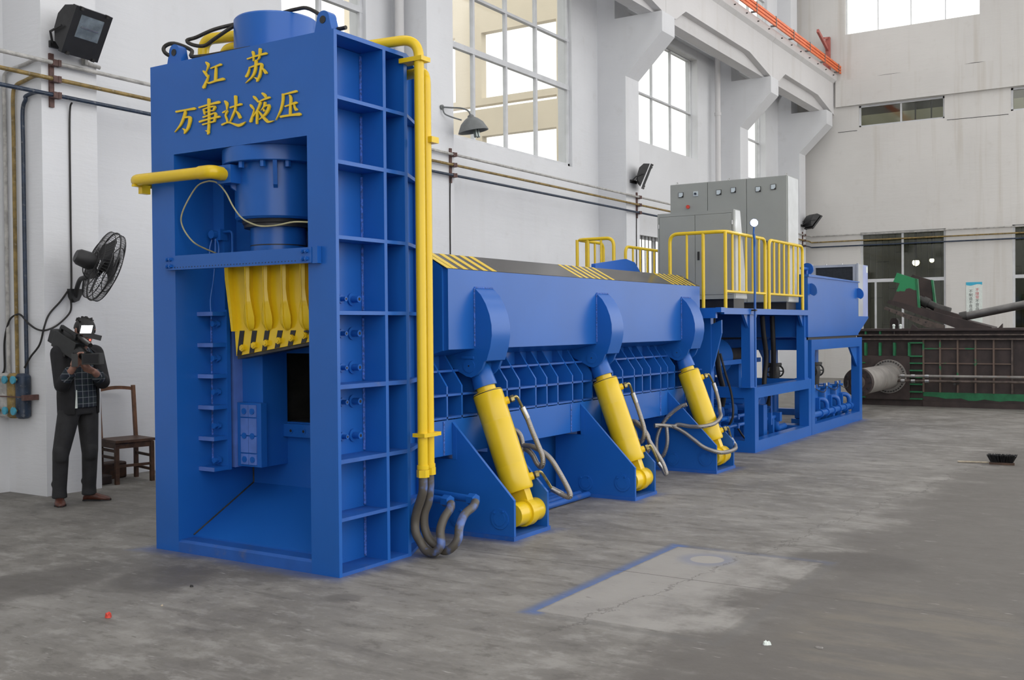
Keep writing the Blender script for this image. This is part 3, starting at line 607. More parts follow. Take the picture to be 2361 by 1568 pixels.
# guide bracket with stiffeners on the far jamb, and on the near jamb (mirrored)
for side in (0, 1):
    def Q(a, b): return (a, b) if side == 0 else (FW - b, FW - a)
    a, b = Q(1.32, 1.48); obj('guide_bracket', MB().box(0.312, 0.345, a, b, 0.545, 1.685), BLUE, sf, smooth=False)
    for z in (1.655, 1.435, 1.215, 0.995, 0.775, 0.56):
        a, b = Q(1.325, 1.48); st_ = obj('stiffener', MB().box(0.19, 0.312, a, b, z - 0.014, z + 0.014), BLUE, sf, smooth=False)
        obj('front_edge', MB().box(0.185, 0.19, a, b, z - 0.014, z + 0.014), BLUE_PALE, st_, smooth=False)
    yc = 1.395 if side == 0 else FW - 1.395
    for z in (1.585, 1.34, 1.10, 0.86, 0.615):
        g = obj('guide_screw', MB().cyl((0.312, yc, z), (0.25, yc, z), 0.013, n=10).cyl((0.30, yc, z), (0.285, yc, z), 0.026, n=6).cyl((0.262, yc, z), (0.245, yc, z), 0.02, n=10), BLUE, sf)
    a, b = Q(1.37, 1.48); obj('guide_column', MB().box(0.345, 0.70, a, b, 0.545, 2.7), BLUE, sf, smooth=False)
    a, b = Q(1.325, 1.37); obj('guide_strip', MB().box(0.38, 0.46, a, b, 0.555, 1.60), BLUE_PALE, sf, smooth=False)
    a, b = Q(1.12, 1.37); obj('knife_carrier', MB().box(0.46, 0.70, a, b, 0.56, 2.7), BLUE, sf, smooth=False)
    obj('weld_bead', MB().tube([(0.31, 1.476 if side == 0 else FW - 1.476, 0.6), (0.31, 1.476 if side == 0 else FW - 1.476, 1.66)], 0.008, 6), WELD, sf)
# side knife block with bolted wear plates
kb = obj('side_knife_block', MB().box(0.405, 0.46, 1.085, 1.322, 0.565, 1.02), BLUE, sf, smooth=False)
for k, y in enumerate((1.165, 1.245)):
    for z0, z1 in ((0.58, 0.655), (0.665, 0.78), (0.79, 0.91), (0.92, 1.005)):
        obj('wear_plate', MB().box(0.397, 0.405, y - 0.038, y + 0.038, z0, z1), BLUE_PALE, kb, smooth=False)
    for z in (0.617, 0.785, 0.96):
        obj('plate_bolt', MB().cyl((0.397, y, z), (0.391, y, z), 0.022, n=14).cyl((0.391, y, z), (0.389, y, z), 0.011, n=10), BLUE, kb)
# cross guard in front of the portal
cg = thing('cross_guard', 'blue bolted guard bar lying across the shear opening with a row of small holes', 'guard bar', (-0.02, 0.84, 1.954))
obj('bar', MB().box(-0.045, -0.002, 0.163, 1.535, 1.956, 2.053), BLUE, cg, smooth=False)
obj('end_block', MB().box(-0.04, -0.002, 0.118, 0.161, 1.952, 2.057), BLUE, cg, smooth=False)
for y in (0.20, 0.235, 1.47, 1.505):
    for z in (1.982, 2.030): obj('bolt', MB().cyl((-0.045, y, z), (-0.06, y, z), 0.014, n=6).cyl((-0.06, y, z), (-0.066, y, z), 0.008, n=8), BLUE, cg)
h0 = None
for i in range(41):
    y = 0.30 + i * 0.029
    if h0 is None: h0 = obj('hole', MB().cyl((-0.0455, y, 1.972), (-0.0462, y, 1.972), 0.0042, n=8), DARK_GREY, cg)
    else: again(h0, (0, i * 0.029, 0), cg)

# raised characters, welded on
def character(name, strokes, depth0):
    m = MB()
    for s_i, S in enumerate(strokes):
        d0 = -0.004; d1 = depth0 - 0.0003 * s_i; n = len(S)
        v = []
        for a, b, c, d in S: v += [(d1, a / 1000, b / 1000), (d1, c / 1000, d / 1000), (d0, a / 1000, b / 1000), (d0, c / 1000, d / 1000)]
        f = [(0, 1, 3, 2), (4 * n - 4, 4 * n - 2, 4 * n - 1, 4 * n - 3)]
        for i in range(n - 1):
            p, q = 4 * i, 4 * i + 4
            f += [(p, q, q + 1, p + 1), (p, p + 2, q + 2, q), (p + 1, q + 1, q + 3, p + 3), (p + 2, p + 3, q + 3, q + 2)]
        m.add(v, f)
    return obj(name, m, YELLOW, sf, angle=25)
for k in STROKES: character('character', STROKES[k], -0.014)

# ------------------------------------------------------------------ main cylinder of the shear, inside and above the frame
mc = thing('main_cylinder', 'large blue hydraulic cylinder standing in the top of the shear frame', 'cylinder', (0.37, 0.857, 2.0))
CC = (0.37, 0.857)
obj('head_barrel', MB().lathe((*CC, 0), (0, 0, 1), [(3.391, 0.285), (3.645, 0.285), (3.657, 0.275), (3.657, 0)], 48), BLUE, mc)
obj('flange', MB().lathe((*CC, 0), (0, 0, 1), [(2.756, 0.0), (2.756, 0.372), (2.66, 0.372), (2.655, 0.367), (2.655, 0)], 48), BLUE, mc)
obj('barrel', MB().lathe((*CC, 0), (0, 0, 1), [(2.66, 0.29), (2.30, 0.29), (2.285, 0.275), (2.285, 0)], 48), BLUE, mc)
obj('gland_ring', MB().lathe((*CC, 0), (0, 0, 1), [(2.285, 0.245), (2.262, 0.24), (2.255, 0.232), (2.235, 0.232), (2.235, 0)], 48), DARK_GREY, mc)
obj('ram', MB().lathe((*CC, 0), (0, 0, 1), [(2.24, 0.19), (1.99, 0.19), (1.99, 0)], 48), BLUE, mc)
obj('ram_seam', MB().lathe((*CC, 0), (0, 0, 1), [(2.118, 0.1905), (2.114, 0.1915), (2.110, 0.1905)], 48), DARK_GREY, mc)
for a in range(40, 400, 28):
    c_, s_ = math.cos(R(a)), math.sin(R(a))
    obj('flange_bolt', MB().hexnut((0.37 + 0.335 * c_, 0.857 + 0.335 * s_, 2.655), (0, 0, -1), 0.02, 0.04), BLUE, mc)
for a in (222, 150, 294):
    c_, s_ = math.cos(R(a)), math.sin(R(a)); u = Vector((c_, s_, 0)); w = Vector((-s_, c_, 0)); p = Vector((0.37, 0.857, 0)) + u * 0.29
    v = [p + w * 0.014 + Vector((0, 0, 2.655)), p + u * 0.07 + w * 0.014 + Vector((0, 0, 2.655)), p + u * 0.03 + w * 0.014 + Vector((0, 0, 2.50)), p + w * 0.014 + Vector((0, 0, 2.48))]
    v += [q - w * 0.028 for q in v]
    obj('gusset', MB().add(v, [(0, 1, 2, 3), (7, 6, 5, 4), (0, 4, 5, 1), (1, 5, 6, 2), (2, 6, 7, 3), (3, 7, 4, 0)]), BLUE, mc, smooth=False)
obj('port_block', MB().box(0.0, 0.13, 0.92, 1.05, 2.52, 2.64), BLUE, mc, smooth=False)
# wire rope sling lying on top
tag(obj('wire_rope', MB().tube(smooth_path([(0.08, -0.03, 3.41), (0.10, 0.06, 3.42), (0.22, 0.20, 3.50), (0.24, 0.42, 3.64), (0.27, 0.58, 3.672), (0.28, 0.75, 3.672), (0.28, 0.95, 3.672), (0.24, 1.12, 3.655), (0.14, 1.22, 3.61), (0.08, 1.33, 3.56), (0.05, 1.39, 3.54), (0.06, 1.34, 3.505), (0.08, 1.25, 3.49), (0.10, 1.17, 3.53), (0.18, 1.06, 3.62), (0.26, 0.95, 3.675), (0.30, 0.8, 3.675)], 5), 0.013, 7), ROPE), 'frayed dark wire rope sling looped over the top of the main cylinder', 'rope')
tag(obj('wire_rope', MB().tube(smooth_path([(0.12, 1.5, 3.425), (0.02, 1.57, 3.47), (0.02, 1.585, 3.52), (0.05, 1.52, 3.54), (0.13, 1.44, 3.50), (0.06, 1.36, 3.43), (0.05, 1.24, 3.41), (0.05, 1.1, 3.405), (0.06, 0.95, 3.405), (0.07, 0.8, 3.405)], 5), 0.014, 7), ROPE), 'dark wire rope knotted round the left lifting lug', 'rope')

# ------------------------------------------------------------------ knife slide, yellow
ks = thing('knife_slide', 'yellow ribbed knife slide with black hazard stripes hanging in the shear opening', 'blade carrier', (0.36, 0.8, 1.35))
obj('slide_plate', MB().prism([(1.225, 1.53), (1.285, 1.90), (1.29, 1.99), (0.36, 1.99), (0.36, 1.53)], 0, 0.30, 0.40), YELLOW, ks, smooth=False)
obj('end_rib', MB().prism([(1.212, 1.53), (1.225, 1.62), (1.27, 1.90), (1.275, 1.99), (1.235, 1.99), (1.235, 1.90), (1.20, 1.62), (1.195, 1.53)], 0, 0.255, 0.30), YELLOW, ks, smooth=False)
for y in (1.05, 0.878, 0.704, 0.529, 0.40):
    P = [(1.99, 0.021, 0.245), (1.90, 0.021, 0.245), (1.82, 0.016, 0.248), (1.74, 0.026, 0.25), (1.68, 0.042, 0.252), (1.63, 0.053, 0.255), (1.585, 0.050, 0.26), (1.552, 0.034, 0.27), (1.535, 0.018, 0.285)]
    v = []; n = len(P)
    for z, w, x in P: v += [(0.305, y - w * 0.45, z), (x + 0.012, y - w, z), (x - 0.008, y, z), (x + 0.012, y + w, z), (0.305, y + w * 0.45, z)]
    f = [tuple(range(5)), tuple(range(5 * n - 1, 5 * n - 6, -1))]
    for i in range(n - 1):
        f += [(5 * i + j, 5 * i + j + 1, 5 * i + j + 6, 5 * i + j + 5) for j in range(4)]
    rb = obj('rib', MB().add(v, f), YELLOW, ks, angle=50)
    obj('weld_bead', MB().tube([(x - 0.008, y, z) for z, w, x in P], 0.005, 6), YELLOW, rb)
hold = obj('knife_holder', MB().prism([(1.215, 1.548), (1.20, 1.357), (0.36, 1.478), (0.36, 1.548)], 0, 0.29, 0.36), YELLOW, ks, smooth=False)
def zlow(y): return 1.357 + (1.20 - y) * (0.121 / 0.84)
for k in range(7):
    yb = 1.192 - 0.1225 * k
    obj('hazard_stripe', MB().prism([(yb, zlow(yb) + 0.001), (yb - 0.045, zlow(yb - 0.045) + 0.001), (yb - 0.045 - 0.032, 1.535), (yb - 0.032, 1.535)], 0, 0.286, 0.291), BLACK, hold, smooth=False)
for y, z in ((1.124, 1.414), (1.01, 1.432), (0.894, 1.448), (0.775, 1.465), (0.656, 1.483), (0.536, 1.50)):
    obj('knife_bolt', MB().hexnut((0.29, y, z), (-1, 0, 0), 0.024, 0.025).cyl((0.265, y, z), (0.258, y, z), 0.014, n=10), YELLOW, hold)
obj('upper_knife', MB().prism([(1.20, 1.356), (1.20, 1.335), (0.36, 1.457), (0.36, 1.477)], 0, 0.30, 0.40), STEEL_DARK, ks, smooth=False)
# slide body above, behind the guard
obj('slide_head', MB().box(0.20, 0.54, 0.36, 1.235, 1.99, 2.0).box(0.40, 0.46, 0.36, 1.235, 1.45, 1.99), BLUE, ks, smooth=False)

# ------------------------------------------------------------------ yellow pressure pipes on the shear
p1 = thing('pressure_pipe', 'thick yellow pipe crossing the front of the shear at lintel height', 'pipe', (-0.1, 1.3, 2.5))
obj('pipe', MB().tube(round_path([(0.02, 0.985, 2.575), (-0.10, 0.985, 2.585), (-0.10, 1.80, 2.592), (0.9, 1.80, 2.592)], 0.09, 8), 0.04, 16), YELLOW, p1)
obj('elbow_sleeve', MB().tube(round_path([(-0.02, 0.985, 2.58), (-0.10, 0.985, 2.585), (-0.10, 1.10, 2.586)], 0.08, 8), 0.046, 16), YELLOW, p1)
obj('clamp', MB().box(-0.07, 0.0, 1.73, 1.77, 2.50, 2.56).box(-0.13, 0.0, 1.735, 1.765, 2.545, 2.56), YELLOW, p1, smooth=False)
p2 = thing('pressure_pipe', 'nearer of two yellow pipes running down the shear side, bent over at the top', 'pipe', (0.7, -0.12, 0.5))
obj('pipe', MB().tube(round_path([(0.55, 0.55, 3.44), (0.55, 0.30, 3.44), (0.70, -0.12, 3.47), (0.70, -0.12, 0.55)], 0.13, 10), 0.034, 16), YELLOW, p2)
obj('clamp', MB().box(0.66, 0.76, -0.17, 0.02, 3.315, 3.345), YELLOW, p2, smooth=False)
obj('clamp', MB().box(0.655, 0.80, -0.17, -0.07, 0.815, 0.84), YELLOW, p2, smooth=False)
obj('union_nut', MB().cyl((0.70, -0.12, 0.60), (0.70, -0.12, 0.625), 0.040, n=16).hexnut((0.70, -0.12, 0.545), (0, 0, 1), 0.043, 0.05), YELLOW, p2)
obj('hose_tail', MB().tube(smooth_path([(0.70, -0.12, 0.545), (0.70, -0.118, 0.46), (0.71, -0.09, 0.39), (0.72, -0.05, 0.31), (0.725, -0.03, 0.234), (0.72, -0.04, 0.158), (0.74, -0.065, 0.095), (0.74, -0.101, 0.05), (0.74, -0.152, 0.036), (0.74, -0.196, 0.05), (0.75, -0.228, 0.098), (0.78, -0.20, 0.18), (0.85, -0.18, 0.25), (0.95, -0.16, 0.30), (1.0, -0.13, 0.325)], 5), 0.030, 12), HOSE_SPRAYED, p2)
p3 = thing('pressure_pipe', 'second yellow pipe hidden behind the nearer one on the shear side', 'pipe', (0.78, -0.10, 0.5))
obj('pipe', MB().tube(round_path([(0.90, 0.35, 3.30), (0.90, 0.1, 3.30), (0.80, -0.10, 3.28), (0.80, -0.10, 0.55)], 0.10, 10), 0.034, 16), YELLOW, p3)
obj('clamp', MB().box(0.78, 0.86, -0.16, -0.04, 2.79, 2.83), YELLOW, p3, smooth=False)
obj('clamp', MB().box(0.80, 0.855, -0.16, -0.04, 0.815, 0.84), YELLOW, p3, smooth=False)
obj('union_nut', MB().cyl((0.80, -0.10, 0.60), (0.80, -0.10, 0.625), 0.040, n=16).hexnut((0.80, -0.10, 0.55), (0, 0, 1), 0.042, 0.05), YELLOW, p3)
obj('hose_tail', MB().tube(smooth_path([(0.80, -0.10, 0.55), (0.80, -0.10, 0.46), (0.80, -0.085, 0.361), (0.79, -0.06, 0.283), (0.79, -0.06, 0.191), (0.79, -0.095, 0.118), (0.80, -0.147, 0.073), (0.80, -0.216, 0.044), (0.80, -0.279, 0.071), (0.82, -0.317, 0.131), (0.86, -0.30, 0.2), (0.95, -0.28, 0.27), (1.08, -0.26, 0.30), (1.14, -0.24, 0.325)], 5), 0.030, 12), HOSE_SPRAYED, p3)
p4 = thing('pressure_pipe', 'yellow pipe bending into the left side of the cylinder on top of the shear', 'pipe', (0.33, 1.4, 3.39))
obj('pipe', MB().tube(round_path([(0.33, 1.545, 3.39), (0.33, 1.545, 3.635), (0.36, 1.12, 3.61)], 0.1, 8), 0.040, 16), YELLOW, p4)
obj('return_pipe', MB().tube(round_path([(0.33, 1.33, 3.39), (0.33, 1.33, 3.535), (0.36, 1.12, 3.535)], 0.1, 8), 0.036, 16), YELLOW, p4)
# floor pipes the rubber hoses drop into
for k, (y, zl) in enumerate(((-0.10, 'blue stub pipe on the floor taking the left rubber hose'), (-0.22, 'blue stub pipe on the floor taking the right rubber hose'))):
    x1 = 1.02 if k == 0 else 1.16
    t_ = thing('stub_pipe', zl, 'pipe', (1.1, y + 0.2, 0.33))
    obj('pipe', MB().tube([(x1, y - 0.01, 0.335), (x1 + 0.14, y + 0.6, 0.335)], 0.028, 12), BLUE, t_)
    obj('union_nut', MB().tube([(x1, y - 0.012, 0.335), (x1 + 0.01, y + 0.05, 0.335)], 0.043, 6), BLUE, t_)
# control cable and pipework inside the portal
cb = [(0.02, 1.15, 2.55), (0.02, 1.07, 2.53), (0.02, 0.99, 2.46), (0.02, 0.92, 2.36), (0.02, 0.84, 2.28), (0.02, 0.74, 2.235), (0.02, 0.65, 2.215), (0.03, 0.53, 2.215), (0.05, 0.40, 2.23), (0.08, 0.25, 2.22)]
tag(obj('control_cable', MB().tube(smooth_path(cb, 5), 0.0055, 6), YELLOW_DULL), 'thin pale cable sagging from the yellow pipe across the ram', 'cable')
cb = [(0.02, 1.15, 2.55), (0.02, 1.26, 2.53), (0.02, 1.36, 2.44), (0.02, 1.43, 2.34), (0.03, 1.44, 2.27), (0.05, 1.40, 2.19), (0.10, 1.36, 2.13), (0.30, 1.38, 2.08)]
tag(obj('control_cable', MB().tube(smooth_path(cb, 5), 0.0055, 6), YELLOW_DULL), 'thin pale cable hanging in a curve down the left inside of the shear opening', 'cable')
vb = thing('valve_block', 'small blue valve block with looped pipes on the left inside wall of the shear', 'valve', (0.34, 1.40, 2.18))
obj('body', MB().box(0.30, 0.37, 1.36, 1.43, 2.18, 2.26).cyl((0.30, 1.41, 2.22), (0.26, 1.41, 2.22), 0.03, n=14), BLUE, vb)
obj('pipe', MB().tube(round_path([(0.33, 1.36, 2.24), (0.33, 1.27, 2.24), (0.33, 1.27, 1.99)], 0.03, 5), 0.009, 8), BLUE, vb)
obj('pipe', MB().tube(smooth_path([(0.34, 1.43, 2.22), (0.40, 1.46, 2.30), (0.43, 1.468, 2.42), (0.43, 1.465, 2.5), (0.47, 1.43, 2.525), (0.6, 1.2, 2.51)], 5), 0.009, 8), BLUE, vb)
obj('pipe', MB().tube(smooth_path([(0.30, 1.44, 2.20), (0.28, 1.45, 2.12), (0.28, 1.44, 2.05), (0.28, 1.40, 2.03), (0.28, 1.36, 2.08), (0.29, 1.37, 2.15), (0.30, 1.41, 2.20)], 5), 0.006, 7), BLUE, vb)
obj('pipe', MB().tube(smooth_path([(0.29, 1.40, 2.19), (0.28, 1.395, 2.05), (0.25, 1.38, 1.9), (0.22, 1.38, 1.75), (0.21, 1.36, 1.62)], 5), 0.005, 7), BLUE, vb)

# ------------------------------------------------------------------ feed box with its ribbed side, beam and brackets
RIBX = [1.415, 1.605, 1.82, 2.03, 2.238, 2.428, 2.686, 2.87, 3.058, 3.321, 3.506, 3.694, 3.90, 4.11, 4.325, 4.586, 4.77, 4.964, 5.218, 5.395, 5.577, 5.80, 6.02]
fb = thing('feed_box', 'long blue feed box with a ribbed flank under the press lid', 'feed box', (3.8, 0.8, 0))
obj('bottom_beam', MB().box(1.06, 6.35, 0.195, 0.40, 0.595, 0.856), BLUE, fb, smooth=False)
obj('bottom_beam', MB().box(1.06, 6.35, 1.30, 1.50, 0.595, 0.856), BLUE, fb, smooth=False)
for x in (1.365, 3.285, 5.20):
    obj('weld_bead', MB().tube([(x, 0.192, 0.60), (x, 0.192, 0.85)], 0.007, 6), WELD, fb)
    obj('weld_bead', MB().tube([(x + 0.65, 0.192, 0.60), (x + 0.65, 0.192, 0.85)], 0.007, 6), WELD, fb)
obj('side_panel', MB().box(1.06, 6.35, 0.40, 0.428, 0.856, 1.36), BLUE, fb, smooth=False)
obj('side_panel', MB().box(1.06, 6.35, 1.24, 1.30, 0.856, 1.36), BLUE, fb, smooth=False)
rib0 = None
for x in RIBX:
    if rib0 is None: rib0 = obj('flank_rib', MB().prism([(0.195, 0.856), (0.195, 1.105), (0.36, 1.34), (0.40, 1.34), (0.40, 0.856)], 0, x - 0.009, x + 0.009), BLUE, fb, smooth=False)
    else: again(rib0, (x - RIBX[0], 0, 0), fb)
for z, y in ((0.872, 0.195), (1.04, 0.195), (1.215, 0.275)): obj('flank_shelf', MB().box(1.06, 6.35, y, 0.40, z - 0.008, z + 0.008), BLUE_DUSTY, fb, smooth=False)
obj('floor_plate', MB().box(1.06, 6.35, 0.40, 1.30, 0.60, 0.84), BLUE, fb, smooth=False)
obj('front_flange', MB().prism([(0.16, 0.30), (0.30, 0.30), (0.30, 2.10), (0.16, 2.03)], 0, 1.055, 1.085), BLUE, fb, smooth=False)
obj('front_wall', MB().box(1.055, 1.10, 0.30, 0.428, 0.0, 2.10).box(1.055, 1.10, 1.24, 1.45, 0.0, 2.10).box(1.055, 1.10, 0.30, 1.45, 1.40, 2.10), BLUE, fb, smooth=False)
obj('chassis_web', MB().box(1.06, 6.9, 0.52, 0.56, 0.05, 0.60), BLUE, fb, smooth=False)
obj('chassis_web', MB().box(1.06, 6.9, 1.14, 1.18, 0.05, 0.60), BLUE, fb, smooth=False)
obj('foot_plate', MB().box(1.06, 6.9, 0.45, 1.25, 0.0, 0.05), BLUE, fb, smooth=False)
obj('end_post', MB().box(6.38, 6.46, 0.10, 0.42, 0.0, 1.70).box(6.38, 6.9, 0.42, 1.30, 0.0, 1.68), BLUE, fb, smooth=False)
obj('end_gusset', MB().prism([(0.10, 1.55), (0.10, 1.0), (-0.02, 1.45), (-0.02, 1.6)], 0, 6.40, 6.43), BLUE, fb, smooth=False)

# ------------------------------------------------------------------ press lid
Y1 = 0.12
pl = thing('press_lid', 'blue hinged press lid with three curved lugs and hazard striped black roof', 'lid', (3.7, 0.7, 1.37))
sec = [(Y1, 1.382), (Y1, 1.975), (0.34, 2.10), (1.30, 2.10), (1.30, 1.33), (0.34, 1.33)]
obj('shell', MB().prism(sec, 0, 1.335, 6.11), BLUE, pl, smooth=False)
obj('end_cheek', MB().prism([(0.16, 1.375), (0.16, 1.99), (0.34, 2.10), (1.30, 2.10), (1.30, 1.33), (0.30, 1.33)], 0, 1.315, 1.335), BLUE, pl, smooth=False)
# sheet on the sloping roof
nrm = Vector((0, -0.125, 0.22)).normalized()
def roof(x, s, h=0.0):
    p = Vector((x, Y1 + 0.22 * s, 1.975 + 0.125 * s)) + nrm * h
    return tuple(p)
def roof_quad(m, a, b, c, d, h0, h1):
    v = [roof(*q, h0) for q in (a, b, c, d)] + [roof(*q, h1) for q in (a, b, c, d)]
    m.add(v, [(3, 2, 1, 0), (4, 5, 6, 7), (0, 1, 5, 4), (1, 2, 6, 5), (2, 3, 7, 6), (3, 0, 4, 7)]); return m
obj('roof_sheet', roof_quad(MB(), (1.315, 0), (6.11, 0), (6.11, 1), (1.315, 1), 0.0, 0.004), BLACK_GLOSS, pl, smooth=False)
for x in (1.385, 1.46, 1.595, 1.725, 1.86, 1.985, 3.385, 3.50, 3.635, 3.75, 3.88, 4.02, 5.42, 5.535, 5.65, 5.765, 5.88, 5.995):
    w_ = 0.065 if x < 2.5 else (0.055 if x < 4.5 else 0.04)
    obj('hazard_stripe', roof_quad(MB(), (x - w_, 0), (x, 0), (x - 0.012, 1), (x - w_ - 0.012, 1), 0.004, 0.0055), YELLOW, pl, smooth=False)
obj('hinge_cheek', MB().prism([(5.2, 2.10), (6.35, 2.10), (6.35, 2.16), (6.18, 2.28), (5.95, 2.31), (5.2, 2.22)], 1, 0.95, 1.0), BLUE, pl, smooth=False)
ARM = [(1.67, 1.927), (3.644, 3.882), (5.589, 5.846)]
for x0, x1 in ARM:
    outer = [(0.12, 1.845), (0.06, 1.79), (0.015, 1.72), (-0.018, 1.64), (-0.036, 1.56), (-0.038, 1.48), (-0.022, 1.39), (0.012, 1.292)]
    th = 0.028
    inn = [(y + 0.022, z - 0.008) for y, z in outer]
    pts = inn + [(0.06, 1.225), (0.11, 1.18), (0.155, 1.162), (0.20, 1.17), (0.43, 1.285), (0.43, 1.36), (0.12, 1.40)]
    for xa, xb in ((x0, x0 + th), (x1 - th, x1)):
        lug = obj('lug_plate', MB().prism(pts, 0, xa, xb), BLUE, pl, angle=30)
    band = MB(); n = len(outer)
    v = [(x0, y, z) for y, z in outer] + [(x1, y, z) for y, z in outer] + [(x0, y, z) for y, z in inn] + [(x1, y, z) for y, z in inn]
    fcs = []
    for i in range(n - 1):
        fcs += [(i, i + 1, n + i + 1, n + i), (2 * n + i, 3 * n + i, 3 * n + i + 1, 2 * n + i + 1), (i, 2 * n + i, 2 * n + i + 1, i + 1), (n + i, n + i + 1, 3 * n + i + 1, 3 * n + i)]
    fcs += [(0, n, 3 * n, 2 * n), (n - 1, 3 * n - 1, 4 * n - 1, 2 * n - 1)]
    obj('lug_band', band.add(v, fcs), BLUE, pl, angle=40)
    obj('weld_bead', MB().tube([(x0 + 0.005, 0.118, 1.845), (x1 - 0.005, 0.118, 1.845)], 0.007, 6), WELD, pl)
    obj('weld_bead', MB().tube([(x0 - 0.003, 0.116, 1.40), (x0 - 0.003, 0.116, 1.84)], 0.006, 6), WELD, pl)
    pin = obj('lug_pin', MB().cyl((x0 - 0.006, 0.172, 1.25), (x1 + 0.006, 0.172, 1.25), 0.052, n=24), BLUE, pl)
    obj('keeper', MB().cyl((x0 - 0.008, 0.172, 1.25), (x0 - 0.005, 0.172, 1.25), 0.006, n=8), DARK_GREY, pin)
x0 = ARM[0][0]
obj('pin_keeper_plate', MB().box(x0 - 0.014, x0, 0.125, 0.235, 1.305, 1.325), BLUE, pl, smooth=False)

# ------------------------------------------------------------------ floor brackets carrying the tilt cylinders
BR = [(1.475, 1.97), (3.465, 3.90), (5.394, 5.915)]
blab = ['nearest blue bracket on the floor holding the foot of a tilt cylinder', 'middle blue floor bracket holding the foot of a tilt cylinder', 'farthest blue floor bracket, beside the pump frame']
for i, (x0, x1) in enumerate(BR):
    t_ = thing('cylinder_bracket', blab[i], 'bracket', ((x0 + x1) / 2, 0, 0), 'tilt cylinder brackets')
    obj('base_plate', MB().box(x0 - 0.012, x1 + 0.012, -0.352, 0.45, 0.0, 0.03), BLUE_DUSTY, t_, smooth=False)
    for k, (xa, xb) in enumerate(((x0, x0 + 0.025), (x1 - 0.025, x1))):
        ch = obj('cheek_plate', MB().prism([(-0.345, 0.03), (-0.345, 0.292), (0.195, 0.838), (0.195, 0.56), (0.46, 0.56), (0.46, 0.03)], 0, xa, xb), BLUE, t_, smooth=False)
        obj('beam_lap', MB().prism([(0.193, 0.56), (0.193, 0.838), (0.155, 0.797), (0.155, 0.56)], 0, xa - 0.004, xb + 0.004), BLUE, ch, smooth=False)
    for y, z, r in ((-0.225, 0.15, 0.075), (0.145, 0.125, 0.07)):
        bo = obj('pin_boss', MB().cyl((x0, y, z), (x0 - 0.008, y, z), r, n=28), BLUE, t_)
        obj('pin_end', MB().cyl((x0 - 0.008, y, z), (x0 - 0.012, y, z), r * 0.68, n=24), BLUE, bo)
        obj('pin_bolt', MB().hexnut((x0 - 0.008, y + 0.045, z + 0.045), (-1, 0, 0), 0.008, 0.01).hexnut((x0 - 0.008, y - 0.03, z + 0.055), (-1, 0, 0), 0.008, 0.01), BLUE, bo)

# ------------------------------------------------------------------ three yellow tilt cylinders with their hoses
CYLX = [1.795, 3.745, 5.70]
clab = ['nearest yellow tilt cylinder leaning in its blue bracket', 'middle yellow tilt cylinder between the two others', 'farthest yellow tilt cylinder near the pump frame']
AX0, AX1 = Vector((-0.245, 0.155)), Vector((0.092, 1.045))
for i, xc in enumerate(CYLX):
    t_ = thing('tilt_cylinder', clab[i], 'hydraulic cylinder', (xc, -0.24, 0.05), 'yellow tilt cylinders')
    b = Vector((xc, AX0.x, AX0.y)); d = Vector((0, AX1.x - AX0.x, AX1.y - AX0.y)); L = d.length; d.normalize()
    R0 = 0.117
    obj('barrel', MB().lathe(b, d, [(0.16, 0.0), (0.16, R0 * 0.93), (0.175, R0), (0.36, R0), (0.362, R0 * 0.994), (0.366, R0), (L - 0.24, R0), (L - 0.238, R0 * 0.994), (L - 0.233, R0), (L - 0.008, R0), (L, R0 * 0.96), (L, 0)], 40), YELLOW, t_)
    obj('end_seam', MB().lathe(b, d, [(L - 0.012, R0 * 1.002), (L - 0.009, R0 * 1.004), (L - 0.006, R0 * 1.0)], 40), BLACK, t_)
    obj('gland', MB().lathe(b, d, [(L, 0.075), (L + 0.04, 0.075), (L + 0.042, 0)], 28), YELLOW, t_)
    obj('rod_clevis', MB().lathe(b, d, [(L + 0.04, 0.0), (L + 0.04, 0.092), (L + 0.05, 0.094), (L + 0.20, 0.082), (L + 0.235, 0.06), (L + 0.235, 0)], 28), BLUE, t_)
    obj('grease_hole', MB().cyl(b + d * (L + 0.12) + Vector((0.075, -0.04, 0)), b + d * (L + 0.12) + Vector((0.083, -0.05, -0.003)), 0.009, n=10), DARK_GREY, t_)
    obj('foot_boss', MB().cyl((xc - 0.19, AX0.x, AX0.y), (xc + 0.15, AX0.x, AX0.y), 0.088, n=32), YELLOW, t_)
    obj('foot_eye', MB().lathe((xc - 0.05, AX0.x, AX0.y), (1, 0, 0), [(0, 0), (0, 0.105), (0.08, 0.105), (0.08, 0)], 32), YELLOW, t_)
    c = b + d * 0.13
    obj('foot_neck', MB().obox(c, (1, 0, 0), d, d.cross(Vector((1, 0, 0))), 0.08, 0.12, 0.15), YELLOW, t_, smooth=False)
    # ports towards the walkway
    pd = Vector((0.62, -0.72, 0.31)).normalized()
    for k, s in enumerate((L - 0.11, 0.235)):
        p = b + d * s + pd * (R0 * 0.9)
        obj('port', MB().cyl(p, p + pd * 0.035, 0.030, n=16), YELLOW, t_)
        obj('port_seal', MB().cyl(p + pd * 0.035, p + pd * 0.052, 0.024, n=14), RUBBER, t_)
        obj('union_nut', MB().hexnut(p + pd * 0.052, pd, 0.027, 0.026), BRASS, t_)
def PORT(i, top):
    xc = CYLX[i]; b = Vector((xc, AX0.x, AX0.y)); d = Vector((0, AX1.x - AX0.x, AX1.y - AX0.y)); L = d.length; d.normalize()
    pd = Vector((0.62, -0.72, 0.31)).normalized()
    p = b + d * ((L - 0.11) if top else 0.235) + pd * (0.117 * 0.9)
    return p + pd * 0.07, pd
